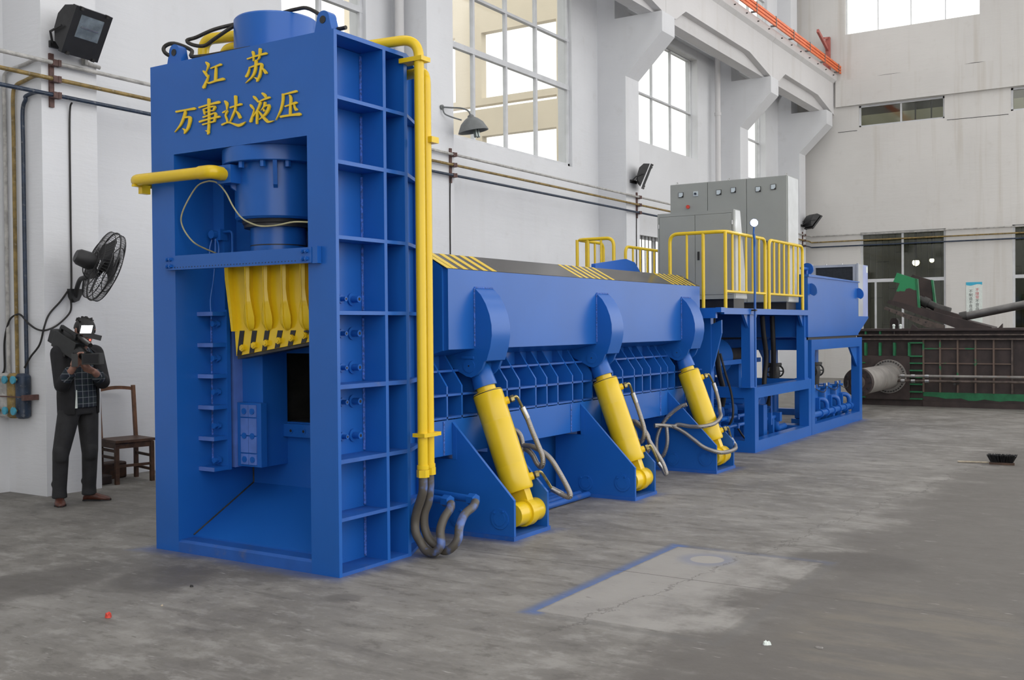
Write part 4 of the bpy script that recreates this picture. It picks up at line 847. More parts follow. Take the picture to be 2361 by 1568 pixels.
def hose(name, label, start, pts, r=0.021, group='braided hoses of the tilt cylinders', both=False):
    t_ = thing(name, label, 'hose', (pts[0][0], pts[0][1], min(q[2] for q in pts)), group)
    if start is not None:
        p, pd = start
        P = [p, p + pd * 0.03] + [Vector(q) for q in pts]
        el = smooth_path(P[:4], 6); obj('elbow_tube', MB().tube(el[:13], 0.012, 10), BRASS, t_)
        q0, q1 = P[2], P[3]; qd = (q1 - q0).normalized()
        obj('ferrule', MB().cyl(q0 - qd * 0.005, q0 + qd * 0.09, r * 1.12, n=12), STEEL, t_)
        pts = [q0] + P[3:]
    obj('braid', MB().tube(smooth_path(pts, 6), r, 12), HOSE, t_)
    return t_
hose('hydraulic_hose', 'braided hose dropping in a loop from the top of the nearest tilt cylinder', PORT(0, True),
     [(2.02, -0.085, 0.915), (2.04, -0.112, 0.843), (2.04, -0.158, 0.740), (2.04, -0.21, 0.633), (2.04, -0.25, 0.546), (2.04, -0.253, 0.491), (2.05, -0.227, 0.462), (2.06, -0.187, 0.487), (2.08, -0.141, 0.539), (2.1, -0.082, 0.576), (2.12, 0.0, 0.59), (2.12, 0.2, 0.57)])
hose('hydraulic_hose', 'braided hose bent back from the foot of the nearest tilt cylinder', PORT(0, False),
     [(2.06, -0.325, 0.295), (2.07, -0.375, 0.272), (2.07, -0.43, 0.25), (2.07, -0.468, 0.246), (2.07, -0.474, 0.271), (2.07, -0.44, 0.337), (2.07, -0.378, 0.431), (2.07, -0.318, 0.511), (2.08, -0.25, 0.561), (2.09, -0.15, 0.603), (2.10, -0.06, 0.611), (2.12, 0.2, 0.59)])
hose('hydraulic_hose', 'short braided hose curling behind the nearest tilt cylinder', None, [(2.02, 0.20, 0.66), (2.05, 0.13, 0.725), (2.08, 0.07, 0.735), (2.09, 0.02, 0.725), (2.1, -0.012, 0.69), (2.1, -0.03, 0.63), (2.1, -0.022, 0.546), (2.1, -0.02, 0.45), (2.12, 0.1, 0.35)])
hose('hydraulic_hose', 'braided hose dropping from the top of the middle tilt cylinder', PORT(1, True),
     [(3.96, -0.088, 0.913), (3.98, -0.111, 0.829), (3.98, -0.150, 0.723), (3.98, -0.19, 0.604), (3.98, -0.196, 0.533), (3.99, -0.161, 0.463), (4.0, -0.108, 0.480), (4.01, -0.076, 0.563), (4.03, 0.0, 0.63), (4.05, 0.15, 0.62)])
hose('hydraulic_hose', 'braided hose hanging almost to the floor from the foot of the middle tilt cylinder', PORT(1, False),
     [(3.99, -0.335, 0.275), (4.0, -0.365, 0.235), (4.0, -0.395, 0.180), (4.0, -0.405, 0.19), (4.0, -0.368, 0.279), (4.0, -0.29, 0.394), (4.0, -0.235, 0.474), (4.0, -0.182, 0.58), (4.01, -0.115, 0.631), (4.02, -0.06, 0.647), (4.05, 0.15, 0.64)])
hose('hydraulic_hose', 'short braided hose behind the middle tilt cylinder, looped over the others', None, [(4.06, 0.10, 0.60), (4.05, -0.037, 0.63), (4.05, -0.116, 0.598), (4.05, -0.182, 0.54), (4.05, -0.208, 0.47), (4.05, -0.20, 0.38), (4.06, -0.1, 0.3), (4.08, 0.1, 0.28)])
hose('hydraulic_hose', 'braided hose sweeping from the top of the farthest tilt cylinder back to the frame', PORT(2, True),
     [(5.96, -0.094, 0.904), (5.98, -0.119, 0.807), (5.99, -0.146, 0.687), (5.95, -0.17, 0.600), (5.74, -0.26, 0.56), (5.45, -0.30, 0.515), (5.33, -0.21, 0.49), (5.32, -0.085, 0.487), (5.31, 0.04, 0.502), (5.29, 0.08, 0.486), (5.26, 0.16, 0.49), (5.15, 0.24, 0.49)])
hose('hydraulic_hose', 'braided hose drooping across the farthest bracket from the cylinder foot', PORT(2, False),
     [(5.99, -0.285, 0.30), (5.97, -0.33, 0.245), (5.80, -0.40, 0.222), (5.58, -0.40, 0.212), (5.36, -0.385, 0.23), (5.31, -0.25, 0.275), (5.31, -0.13, 0.352), (5.31, -0.02, 0.425), (5.29, 0.09, 0.478), (5.22, 0.18, 0.495), (5.15, 0.24, 0.50)])
hose('hydraulic_hose', 'loose braided hose hooping up beside the farthest bracket', None,
     [(5.30, -0.06, 0.718), (5.28, 0.01, 0.69), (5.26, 0.11, 0.61), (5.24, 0.19, 0.505), (5.22, 0.24, 0.376), (5.22, 0.25, 0.248), (5.22, 0.22, 0.172), (5.22, 0.175, 0.178), (5.22, 0.135, 0.272), (5.22, 0.125, 0.365), (5.22, 0.135, 0.48)])
# pipes on the floor under the beam
for k in range(4):
    tag(obj('floor_pipe', MB().cyl((2.05, 0.10 + 0.09 * k, 0.03), (3.42, 0.10 + 0.09 * k, 0.03), 0.028, n=12), BLUE_DUSTY), ['outermost blue pipe on the floor between the first two brackets', 'second blue pipe on the floor between the first two brackets', 'third blue pipe on the floor between the first two brackets', 'innermost blue pipe on the floor between the first two brackets'][k], 'pipe', 'floor pipes under the feed box')

# ------------------------------------------------------------------ pump station: two skid frames, platform, tank
f1 = thing('pump_station', 'blue open skid frame under the railed platform', 'frame', (8.4, 0.75, 0))
def bar(m, *a): return m.box(*a)
for y0, y1 in ((-0.10, 0.03), (1.47, 1.60)):
    obj('base_beam', MB().box(7.40, 9.45, y0, y1, 0.0, 0.14), BLUE, f1, smooth=False)
    obj('mid_beam', MB().box(7.40, 9.45, y0, y1, 0.655, 0.785), BLUE, f1, smooth=False)
    for x0, x1 in ((7.27, 7.40), (9.45, 9.575)): obj('lower_post', MB().box(x0, x1, y0, y1, 0.0, 0.785), BLUE, f1, smooth=False)
    yo = 0.03 if y0 < 0 else -0.03
    for x0, x1 in ((7.20, 7.36), (9.36, 9.52)):
        po = obj('upper_post', MB().box(x0, x1, y0 + yo, y1 + yo - 0.02, 0.785, 1.665), BLUE, f1, smooth=False)
        obj('gusset', MB().prism([(x0 + 0.001, 1.665), (x0 - 0.16, 1.665), (x0 + 0.001, 1.50)], 1, y0 + yo + 0.02, y0 + yo + 0.05), BLUE, po, smooth=False)
        obj('gusset', MB().prism([(x1 - 0.001, 1.665), (x1 + 0.16, 1.665), (x1 - 0.001, 1.50)], 1, y0 + yo + 0.02, y0 + yo + 0.05), BLUE, po, smooth=False)
        obj('foot_flange', MB().box(x0 - 0.02, x1 + 0.02, y0 + yo - 0.01, y1 + yo, 0.785, 0.80), BLUE, po, smooth=False)
for x0, x1 in ((7.27, 7.40), (9.45, 9.575)):
    obj('cross_beam', MB().box(x0, x1, 0.03, 1.47, 0.0, 0.14), BLUE, f1, smooth=False)
    obj('cross_beam', MB().box(x0, x1, 0.03, 1.47, 0.655, 0.785), BLUE, f1, smooth=False)
obj('drip_tray', MB().box(7.40, 9.45, 0.03, 1.47, 0.03, 0.05), BLUE_DUSTY, f1, smooth=False)
obj('back_panel', MB().box(6.9, 9.5, 1.62, 1.66, 1.36, 1.68).box(6.9, 9.5, 1.62, 1.66, 0.78, 1.27), BLUE, f1, smooth=False)
pf = thing('platform', 'blue platform deck carrying the two grey cabinets and yellow railings', 'platform', (7.8, 0.8, 1.66))
obj('deck', MB().box(6.2, 9.42, -0.06, 1.86, 1.70, 1.73), BLUE_DUSTY, pf, smooth=False)
obj('edge_channel', MB().box(6.27, 9.42, -0.105, -0.06, 1.665, 1.735), BLUE, pf, smooth=False)
obj('edge_channel', MB().box(6.15, 6.27, -0.115, -0.05, 1.685, 1.74), BLUE, pf, smooth=False)
obj('end_channel', MB().box(6.15, 6.2, -0.05, 1.86, 1.62, 1.735), BLUE, pf, smooth=False)
obj('back_channel', MB().box(6.2, 9.42, 1.86, 1.90, 1.665, 1.735), BLUE, pf, smooth=False)

f2 = thing('tank_frame', 'blue open frame under the oil tank with pumps inside', 'frame', (10.97, 0.7, 0))
for y0, y1 in ((-0.10, 0.03), (1.37, 1.50)):
    obj('base_beam', MB().box(9.74, 12.18, y0, y1, 0.0, 0.14), BLUE, f2, smooth=False)
    obj('top_beam', MB().box(9.59, 12.34, y0, y1, 1.18, 1.325), BLUE, f2, smooth=False)
    for x0, x1 in ((9.59, 9.74), (12.18, 12.34)): obj('post', MB().box(x0, x1, y0, y1, 0.0, 1.18), BLUE, f2, smooth=False)
    obj('gusset', MB().prism([(12.181, 1.18), (11.75, 1.18), (12.181, 0.86)], 1, y0 + 0.04, y0 + 0.07), BLUE, f2, smooth=False)
    obj('gusset', MB().prism([(9.739, 1.18), (9.92, 1.18), (9.739, 0.95)], 1, y0 + 0.04, y0 + 0.07), BLUE, f2, smooth=False)
for x0, x1 in ((9.59, 9.74), (12.18, 12.34)):
    obj('cross_beam', MB().box(x0, x1, 0.03, 1.37, 0.0, 0.14), BLUE, f2, smooth=False)
    obj('cross_beam', MB().box(x0, x1, 0.03, 1.37, 1.18, 1.325), BLUE, f2, smooth=False)
obj('floor_pan', MB().box(9.74, 12.18, 0.03, 1.37, 0.02, 0.04), GREY_ROLL, f2, smooth=False)

tk = thing('oil_tank', 'plain blue oil tank box on top of the end frame', 'tank', (10.78, 0.65, 1.33))
obj('shell', MB().box(9.43, 12.12, -0.10, 1.40, 1.362, 2.195), BLUE, tk, smooth=False)
obj('top_plate', MB().prism([(9.41, 2.195), (12.14, 2.195), (12.14, 2.21), (9.41, 2.23)], 1, -0.12, 1.42), BLUE, tk, smooth=False)
obj('base_skid', MB().box(9.46, 12.1, -0.07, 0.0, 1.325, 1.362).box(9.46, 12.1, 1.3, 1.37, 1.325, 1.362), DARK_GREY, tk, smooth=False)
obj('end_fin', MB().prism([(12.12, 1.37), (12.80, 1.63), (12.80, 1.66), (12.12, 1.66)], 1, -0.09, -0.06), BLUE, tk, smooth=False)
for x in (9.52, 12.05):
    n = 12
    pts = [(-0.10, 1.96), (-0.10, 2.10)] + [(-0.10 - 0.10 * math.sin(math.pi * k / n * 0.9), 2.02 + 0.09 * math.cos(math.pi * k / n)) for k in range(1, n)]
    ear = obj('lifting_ear', MB().prism(pts, 0, x, x + 0.025), BLUE, tk)
obj('filler_pipe', MB().cyl((9.55, 0.02, 2.32), (9.82, 0.02, 2.32), 0.025, n=12).cyl((9.78, 0.02, 2.21), (9.78, 0.02, 2.32), 0.02, n=10), BLUE, tk)
obj('filler_flange', MB().cyl((9.80, 0.02, 2.32), (9.84, 0.02, 2.32), 0.085, n=20).cyl((9.84, 0.02, 2.32), (9.90, 0.02, 2.32), 0.06, n=20), BLUE, tk)

co = thing('oil_cooler', 'finned oil cooler in a pale metal casing behind the tank', 'cooler', (12.5, 0.3, 1.64))
obj('core', MB().box(12.30, 12.55, 0.02, 0.62, 1.75, 2.46), FIN, co, smooth=False)
fin0 = None
for k in range(40):
    z = 1.76 + k * 0.0175
    if fin0 is None: fin0 = obj('fin', MB().box(12.285, 12.30, 0.02, 0.62, z, z + 0.006), FIN, co, smooth=False)
    else: again(fin0, (0, 0, k * 0.0175), co)
obj('side_frame', MB().box(12.26, 12.58, -0.06, 0.02, 1.66, 2.50), GALV, co, smooth=False)
obj('side_frame', MB().box(12.26, 12.58, 0.62, 0.70, 1.66, 2.50), GALV, co, smooth=False)
obj('top_frame', MB().box(12.26, 12.58, 0.02, 0.62, 2.46, 2.50), GALV, co, smooth=False)
obj('fan_casing', MB().box(12.58, 12.90, -0.06, 0.70, 1.66, 2.50), FILM, co, smooth=False)
obj('label_plate', MB().box(12.80, 12.88, -0.063, -0.06, 2.38, 2.48), WHITE_PAPER, co, smooth=False)
obj('corner_strip', MB().box(12.235, 12.262, -0.075, -0.045, 1.64, 2.51), GALV, co, smooth=False)
for y in (-0.05, 0.2, 0.45, 0.68): obj('bolt', MB().hexnut((12.30, y, 2.50), (0, 0, 1), 0.012, 0.02), STEEL, co)
obj('stand', MB().box(12.28, 12.36, 0.0, 0.06, 1.60, 1.66).box(12.1, 12.9, -0.03, 0.67, 1.63, 1.662), BLUE, co, smooth=False)

# ------------------------------------------------------------------ grey electrical cabinets
cb = thing('control_cabinet', 'tall wide grey cabinet with three doors and six meters', 'cabinet', (9.1, 0.84, 1.73))
obj('plinth', MB().box(8.90, 9.31, 0.03, 1.65, 1.73, 1.84), BLACK, cb, smooth=False)
obj('body', MB().box(8.87, 9.33, 0.0, 1.68, 1.84, 3.53), GREY_CAB, cb, smooth=False)
obj('side_panel', MB().box(8.88, 9.32, -0.006, 0.0, 1.85, 3.52), GREY_ALU, cb, smooth=False)
doors = []
for y0, y1 in ((0.004, 0.556), (0.562, 1.116), (1.122, 1.676)):
    doors.append(obj('door', MB().bbox(8.848, 8.87, y0, y1, 1.846, 3.524, 0.004), GREY_CAB, cb, smooth=False))
    obj('handle', MB().bbox(8.836, 8.848, (y0 + y1) / 2 - 0.012, (y0 + y1) / 2 + 0.012, 2.55, 2.67, 0.003), BLACK, doors[-1], smooth=False)
def meter(d, y, z, sw=False):
    g = obj('meter', MB().bbox(8.832, 8.848, y - 0.036, y + 0.036, z - 0.036, z + 0.036, 0.003), BLACK, d, smooth=False)
    return g
for k, (d, y, z) in enumerate(((0, 0.18, 3.385), (0, 0.39, 3.37), (1, 0.74, 3.385), (1, 0.95, 3.37), (2, 1.29, 3.375), (2, 1.51, 3.375))):
    if k == 4:
        g = obj('selector_switch', MB().bbox(8.834, 8.848, y - 0.034, y + 0.034, z - 0.034, z + 0.034, 0.003), METER, doors[d], smooth=False)
        continue
    meter(doors[d], y, z)
    obj('meter_face', MB().prism([(y + 0.030, z - 0.030), (y + 0.030, z + 0.030), (y - 0.030, z + 0.030), (y - 0.030, z - 0.008), (y - 0.008, z - 0.030)], 0, 8.830, 8.833), METER, doors[d], smooth=False)
obj('switch_knob', MB().cyl((8.834, 1.29, 3.375), (8.815, 1.29, 3.375), 0.016, n=14), NAVY, doors[2])
obj('stop_button', MB().cyl((8.848, 1.40, 3.20), (8.832, 1.40, 3.20), 0.016, n=16).cyl((8.832, 1.40, 3.20), (8.815, 1.40, 3.20), 0.026, n=16), RED_LITTER, doors[2])
for y in (0.05, 0.86, 1.63): obj('lifting_eye', MB().tube([(8.99 + 0.022 * math.cos(a * math.pi / 6), y, 3.555 + 0.022 * math.sin(a * math.pi / 6)) for a in range(12)], 0.006, 6, closed=True), STEEL, cb)
sc = thing('control_desk', 'shorter grey two door console with sloping back in front of the tall cabinet', 'cabinet', (7.05, 0.48, 1.73))
obj('plinth', MB().box(6.90, 7.25, 0.02, 0.95, 1.73, 1.85), BLACK, sc, smooth=False)
obj('body', MB().prism([(6.88, 1.85), (7.30, 1.85), (7.07, 2.90), (6.88, 2.90)], 1, 0.0, 0.97), GREY_CAB, sc, smooth=False)
obj('side_panel', MB().prism([(6.90, 1.86), (7.29, 1.86), (7.065, 2.89), (6.90, 2.89)], 1, -0.005, 0.0), GREY_ALU, sc, smooth=False)
obj('door_frame', MB().box(6.862, 6.88, 0.0, 0.97, 2.86, 2.90).box(6.862, 6.88, 0.0, 0.97, 1.85, 1.90).box(6.862, 6.88, 0.0, 0.022, 1.90, 2.86).box(6.862, 6.88, 0.948, 0.97, 1.90, 2.86), GREY_CAB, sc, smooth=False)
dl = obj('door', MB().bbox(6.860, 6.88, 0.025, 0.482, 1.903, 2.857, 0.003), GREY_CAB, sc, smooth=False)
dr = obj('door', MB().bbox(6.860, 6.88, 0.487, 0.945, 1.903, 2.857, 0.003), GREY_CAB, sc, smooth=False)
obj('handle', MB().bbox(6.848, 6.860, 0.425, 0.45, 2.32, 2.42, 0.003), BLACK, dl, smooth=False)
for z in (2.0, 2.72):
    obj('hinge', MB().cyl((6.858, 0.018, z), (6.858, 0.018, z + 0.05), 0.008, n=8), STEEL, sc)
    obj('hinge', MB().cyl((6.858, 0.952, z), (6.858, 0.952, z + 0.05), 0.008, n=8), STEEL, sc)

# ------------------------------------------------------------------ yellow railings
ZT, ZB = 2.60, 1.735
def railing(label, path, posts, balusters, low=True, r=0.021):
    """path: plan points of the hand rail, bent down to the deck at both ends; posts/balusters: plan points"""
    P = [Vector((*p, ZT)) for p in path]
    full = [Vector((path[0][0], path[0][1], ZB))] + P + [Vector((path[-1][0], path[-1][1], ZB))]
    t_ = thing('railing', label, 'railing', (path[0][0], path[0][1], ZB), 'yellow platform railings')
    obj('hand_rail', MB().tube(round_path(full, 0.10, 7), r, 12), YELLOW, t_)
    for x, y in posts: obj('post', MB().cyl((x, y, ZB), (x, y, ZT), r * 0.95, n=12), YELLOW, t_)
    for x, y in balusters: obj('baluster', MB().cyl((x, y, 1.925 if low else ZB), (x, y, ZT), 0.014, n=10), YELLOW, t_)
    if low:
        a, b = low
        obj('bottom_rail', MB().cyl((*a, 1.925), (*b, 1.925), 0.016, n=10), YELLOW, t_)
    return t_
railing('yellow railing turning the front corner of the platform beside the console', [(6.39, 0.60), (6.39, -0.075), (7.74, -0.075)], [(6.39, -0.075), (6.39, 0.19)], [(6.39, 0.39)] + [(6.39 + 0.225 * k, -0.075) for k in range(1, 6)], ((6.39, -0.075), (7.74, -0.075)))
railing('straight yellow railing panel on the platform edge nearest the tank', [(7.885, -0.075), (9.27, -0.075)], [], [(7.885 + 0.1978 * k, -0.075) for k in range(1, 7)], ((7.885, -0.075), (9.27, -0.075)))
railing('yellow railing at the far left corner of the platform, above the lid', [(6.39, 1.33), (6.39, 1.83), (7.08, 1.83)], [(6.39, 1.83), (6.39, 1.68)], [(6.39, 1.50), (6.62, 1.83), (6.85, 1.83)], ((6.39, 1.83), (7.08, 1.83)))
railing('yellow railing at the back of the platform, half hidden by the console', [(7.72, 1.83), (9.3, 1.83)], [], [(7.72 + 0.2257 * k, 1.83) for k in range(1, 7)], ((7.72, 1.83), (9.3, 1.83)))

# lamp on a blue pole in front of the platform
lp = thing('work_lamp', 'small round lit lamp on a thin blue pole in front of the railing', 'lamp', (7.17, -0.14, 0.80))
obj('pole', MB().cyl((7.19, -0.14, 0.80), (7.17, -0.14, 2.62), 0.014, n=10), BLUE, lp)
obj('swan_neck', MB().tube(smooth_path([(7.17, -0.14, 2.45), (7.16, -0.15, 2.56), (7.17, -0.13, 2.60), (7.165, -0.14, 2.72)], 5), 0.011, 8), BLUE, lp)
obj('head', MB().lathe((7.16, -0.14, 2.75), (-0.85, -0.5, 0.1), [(-0.03, 0.0), (-0.03, 0.02), (-0.012, 0.046), (0.012, 0.048), (0.012, 0.0)], 24), BLUE, lp)
obj('lens', MB().lathe((7.16, -0.14, 2.75), (-0.85, -0.5, 0.1), [(0.0125, 0.0), (0.0125, 0.044), (0.02, 0.03), (0.022, 0.0)], 24), LED, lp)
obj('clip', MB().box(7.15, 7.20, -0.16, -0.10, 1.705, 1.725), DARK_GREY, lp, smooth=False)

# ------------------------------------------------------------------ machinery inside the frames
pc = thing('push_cylinder', 'big blue feed cylinder lying along the machine under the platform', 'hydraulic cylinder', (7.8, 0.85, 0.66))
obj('barrel', MB().lathe((6.92, 0.85, 1.12), (1, 0, 0), [(0, 0), (0, 0.25), (1.5, 0.25), (1.55, 0.22), (1.60, 0.14), (1.60, 0)], 32), BLUE, pc)
obj('collar', MB().lathe((6.92, 0.85, 1.12), (1, 0, 0), [(0.45, 0.25), (0.45, 0.285), (0.53, 0.285), (0.53, 0.25)], 32), BLUE, pc)
obj('rear_tube', MB().cyl((8.5, 0.85, 1.12), (9.5, 0.85, 1.12), 0.10, n=20), STEEL_DARK, pc)
obj('side_rail', MB().box(6.92, 9.4, 0.56, 0.60, 1.02, 1.08), BLUE, pc, smooth=False)
obj('saddle', MB().box(7.6, 7.75, 0.6, 1.1, 0.66, 0.95), BLUE, pc, smooth=False); obj('saddle', MB().box(8.9, 9.0, 0.7, 1.0, 0.66, 1.03), BLUE, pc, smooth=False)
def motor(label, x, y, z, r, L, leg):
    t_ = thing('pump_motor', label, 'motor', (x, y, leg), 'motors in the pump frame')
    obj('casing', MB().lathe((x, y, z), (0, 1, 0), [(0, 0), (0, r * 0.85), (0.03, r), (L, r), (L + 0.03, r * 0.8), (L + 0.03, 0)], 20), BLUE, t_)
    for k in range(9):
        a = k * 40
        obj('fin', MB().obox((x + r * math.cos(R(a)), y + L / 2, z + r * math.sin(R(a))), (math.cos(R(a)), 0, math.sin(R(a))), (0, 1, 0), (-math.sin(R(a)), 0, math.cos(R(a))), 0.03, L * 0.8, 0.012), BLUE, t_, smooth=False)
    obj('terminal_box', MB().box(x - 0.05, x + 0.05, y + L * 0.3, y + L * 0.7, z + r * 0.9, z + r + 0.05), BLUE, t_, smooth=False)
    obj('foot', MB().box(x - r * 0.8, x + r * 0.8, y + 0.05, y + L - 0.05, leg, z - r * 0.8), BLUE, t_, smooth=False)
motor('first blue motor at the dark near end of the pump frame', 7.62, 0.45, 0.42, 0.11, 0.5, 0.05)
motor('second blue motor inside the pump frame', 8.08, 0.45, 0.42, 0.11, 0.5, 0.05)
motor('third blue motor inside the pump frame, next to the elbow pipe', 8.62, 0.45, 0.45, 0.12, 0.5, 0.05)
motor('last blue motor at the tank end of the pump frame', 9.15, 0.45, 0.45, 0.12, 0.5, 0.05)
for k, (z, lab) in enumerate(((0.415, 'upper one of two blue pipes running low through the pump frame'), (0.305, 'lower one of two blue pipes running low through the pump frame'))):
    t_ = thing('pressure_pipe', lab, 'pipe', (7.5, 0.2, z - 0.03))
    obj('pipe', MB().cyl((6.92, 0.2, z), (8.02, 0.2, z), 0.024, n=12), BLUE, t_)
    for x in (7.12, 7.45, 7.85): obj('clamp', MB().box(x - 0.025, x + 0.025, 0.165, 0.235, z - 0.035, z + 0.03), BLUE, t_, smooth=False)
pv = thing('elbow_valve', 'blue valve block with a short elbow pipe standing low in the pump frame', 'valve', (8.6, 0.2, 0.05))
obj('block', MB().box(8.28, 8.42, 0.14, 0.28, 0.05, 0.50), BLUE, pv, smooth=False)
obj('cross_pipe', MB().cyl((8.42, 0.2, 0.30), (8.92, 0.2, 0.30), 0.03, n=12), BLUE, pv)
obj('flange', MB().box(8.55, 8.60, 0.13, 0.27, 0.22, 0.38), BLUE, pv, smooth=False); obj('flange', MB().box(8.88, 8.96, 0.12, 0.28, 0.24, 0.36), BLUE, pv, smooth=False)
obj('elbow', MB().tube(round_path([(8.92, 0.2, 0.26), (8.94, 0.2, 0.13), (9.28, 0.2, 0.14)], 0.10, 7), 0.05, 14), BLUE, pv)
obj('leg', MB().box(8.74, 8.80, 0.17, 0.23, 0.05, 0.30), BLUE, pv, smooth=False)
obj('riser', MB().cyl((8.77, 0.2, 0.30), (8.77, 0.2, 0.66), 0.012, n=8), BLUE, pv)
# black suction hoses hanging from the deck
for k, (pts, lab) in enumerate((([(7.16, 0.38, 1.66), (7.2, 0.4, 1.45), (7.37, 0.42, 1.2), (7.45, 0.42, 0.95), (7.6, 0.42, 0.70), (7.62, 0.45, 0.52)], 'thick black hose hanging at the near end of the pump frame'),
        ([(9.06, 0.42, 1.66), (9.12, 0.42, 1.4), (9.22, 0.42, 1.1), (9.2, 0.44, 0.8), (9.12, 0.42, 0.62)], 'left one of two thick black hoses hanging in the middle of the frame'),
        ([(9.30, 0.36, 1.66), (9.32, 0.36, 1.45), (9.38, 0.37, 1.15), (9.46, 0.40, 0.9), (9.50, 0.42, 0.70), (9.52, 0.5, 0.4)], 'right one of two thick black hoses, nearer the tank'),
        ([(7.05, 0.25, 1.2), (7.1, 0.2, 0.95), (7.16, 0.15, 0.7), (7.12, 0.12, 0.45), (7.14, 0.2, 0.30)], 'thin black hose looping beside the farthest tilt cylinder'))):
    tag(obj('suction_hose', MB().tube(smooth_path(pts, 6), 0.034 if k < 3 else 0.014, 12), RUBBER), lab, 'hose', 'black hoses of the pump station')
tag(obj('floor_cable', MB().tube(smooth_path([(7.45, 0.2, 0.30), (7.55, 0.15, 0.16), (7.7, 0.12, 0.07), (7.9, 0.12, 0.062), (8.1, 0.2, 0.062)], 6), 0.012, 8), RUBBER), 'thin black cable lying in the drip tray of the pump frame', 'cable')
# pumps under the tank
mp = thing('pump_manifold', 'pale blue collector pipe running low under the oil tank', 'pipe', (11.0, 0.02, 0.04))
obj('pipe', MB().cyl((9.80, 0.03, 0.235), (12.45, 0.03, 0.235), 0.045, n=18), BLUE, mp)
for x in (9.95, 10.4, 10.72, 11.05, 11.38, 11.7, 12.0): obj('clamp', MB().lathe((x, 0.03, 0.235), (1, 0, 0), [(0, 0.045), (0, 0.062), (0.05, 0.062), (0.05, 0.045)], 16), BLUE, mp)
for x in (10.25, 11.2, 12.0): obj('leg', MB().box(x - 0.03, x + 0.03, 0.035, 0.075, 0.04, 0.2), BLUE, mp, smooth=False)
for k, x in enumerate((10.60, 11.24, 11.86)):
    t_ = thing('pump', ['blue pump nearest the frame joint under the tank', 'middle blue pump under the tank', 'blue pump farthest along under the tank'][k], 'pump', (x, 0.25, 0.04), 'pumps under the tank')
    obj('body', MB().bbox(x - 0.14, x + 0.14, 0.14, 0.42, 0.14, 0.56, 0.02), BLUE, t_)
    obj('cap', MB().box(x - 0.17, x + 0.17, 0.12, 0.46, 0.56, 0.595), BLUE, t_, smooth=False)
    for dx in (-0.11, 0.0, 0.11): obj('cap_bolt', MB().hexnut((x + dx, 0.16, 0.595), (0, 0, 1), 0.018, 0.045), BLUE if dx else STEEL, t_)
    obj('base', MB().box(x - 0.16, x + 0.16, 0.12, 0.46, 0.04, 0.14), BLUE, t_, smooth=False)
    obj('elbow', MB().tube(round_path([(x + 0.10, 0.20, 0.42), (x + 0.16, 0.03, 0.425), (x + 0.20, 0.03, 0.24)], 0.10, 8), 0.036, 14), BLUE, t_)
    obj('stiffener', MB().box(x - 0.02, x + 0.02, 0.08, 0.14, 0.2, 0.45), BLUE, t_, smooth=False)
    obj('gauge_wire', MB().tube(smooth_path([(x - 0.1, 0.13, 0.60), (x + 0.1, 0.08, 0.53), (x + 0.3, 0.08, 0.54), (x + 0.5, 0.13, 0.62)], 5), 0.006, 6), RUBBER, t_)
for k, (x, yv) in enumerate(((10.55, 0.75), (11.1, 0.30))):
    t_ = thing('gate_valve', ['dark gate valve with two handwheels under the tank, nearer one', 'dark gate valve with two handwheels under the tank, farther one'][k], 'valve', (x, yv, 0.55))
    obj('riser', MB().cyl((x, yv, 0.95), (x, yv, 1.32), 0.055, n=14), BLUE, t_)
    obj('body', MB().lathe((x, yv, 0), (0, 0, 1), [(0.55, 0.10), (0.58, 0.10), (0.58, 0.06), (0.72, 0.07), (0.80, 0.09), (0.92, 0.07), (0.92, 0.11), (0.96, 0.11), (0.96, 0)], 20), DARK_GREY, t_)
    for s in (-1, 1):
        w = obj('handwheel', MB().tube([(x + s * 0.17, yv + 0.085 * math.cos(a * math.pi / 9), 0.83 + 0.085 * math.sin(a * math.pi / 9)) for a in range(18)], 0.013, 8, closed=True), DARK_GREY, t_)
        obj('spoke', MB().cyl((x + s * 0.05, yv, 0.83), (x + s * 0.19, yv, 0.83), 0.015, n=8).box(x + s * 0.17 - 0.008, x + s * 0.17 + 0.008, yv - 0.085, yv + 0.085, 0.822, 0.838).box(x + s * 0.17 - 0.008, x + s * 0.17 + 0.008, yv - 0.008, yv + 0.008, 0.745, 0.915), DARK_GREY, w)
    obj('stand_pipe', MB().cyl((x, yv, 0.04 if yv > 0.5 else 0.60), (x, yv, 0.56 if yv > 0.5 else 0.64), 0.06, n=14), BLUE, t_)

# ------------------------------------------------------------------ baler body standing behind the shear
XB = 15.40
bl = thing('scrap_baler', 'long rust brown ribbed baler casing with unfinished green paint', 'baler', (16.3, -1.6, 0))
YL, YR = 0.78, -4.4
obj('casing', MB().box(XB + 0.10, XB + 1.7, YR, YL, 0.0, 1.40), RUST, bl, smooth=False)
def patchy(name, base, over, thr):
    t = NT(name); c = t.mix(t.ramp(t.noise(2.2, 5, 0.6), thr - 0.02, thr + 0.02), base, over)
    return t.done(c, 0.55)
RUST_GREEN = patchy('green_touch_up_on_rust', (0.13, 0.09, 0.07), (0.016, 0.15, 0.06), 0.60)
obj('top_flange', MB().box(XB - 0.02, XB + 1.7, YR, YL, 1.40, 1.44), RUST, bl, smooth=False)
for z in (1.245, 1.325): obj('long_rib', MB().box(XB + 0.0, XB + 0.10, YR, YL, z - 0.012, z + 0.012), RUST_LIGHT, bl, smooth=False)
for z in (1.07, 0.80): obj('panel_rib', MB().box(XB + 0.07, XB + 0.10, -1.92, -0.43, z - 0.011, z + 0.011), RUST_GREEN, bl, smooth=False)
for y in (-0.43, -0.72, -1.02, -1.32, -1.62, -1.92): obj('upright_rib', MB().box(XB + 0.055, XB + 0.10, y - 0.014, y + 0.014, 0.27, 1.24), RUST_GREEN if y > -1.7 else RUST_LIGHT, bl, smooth=False)
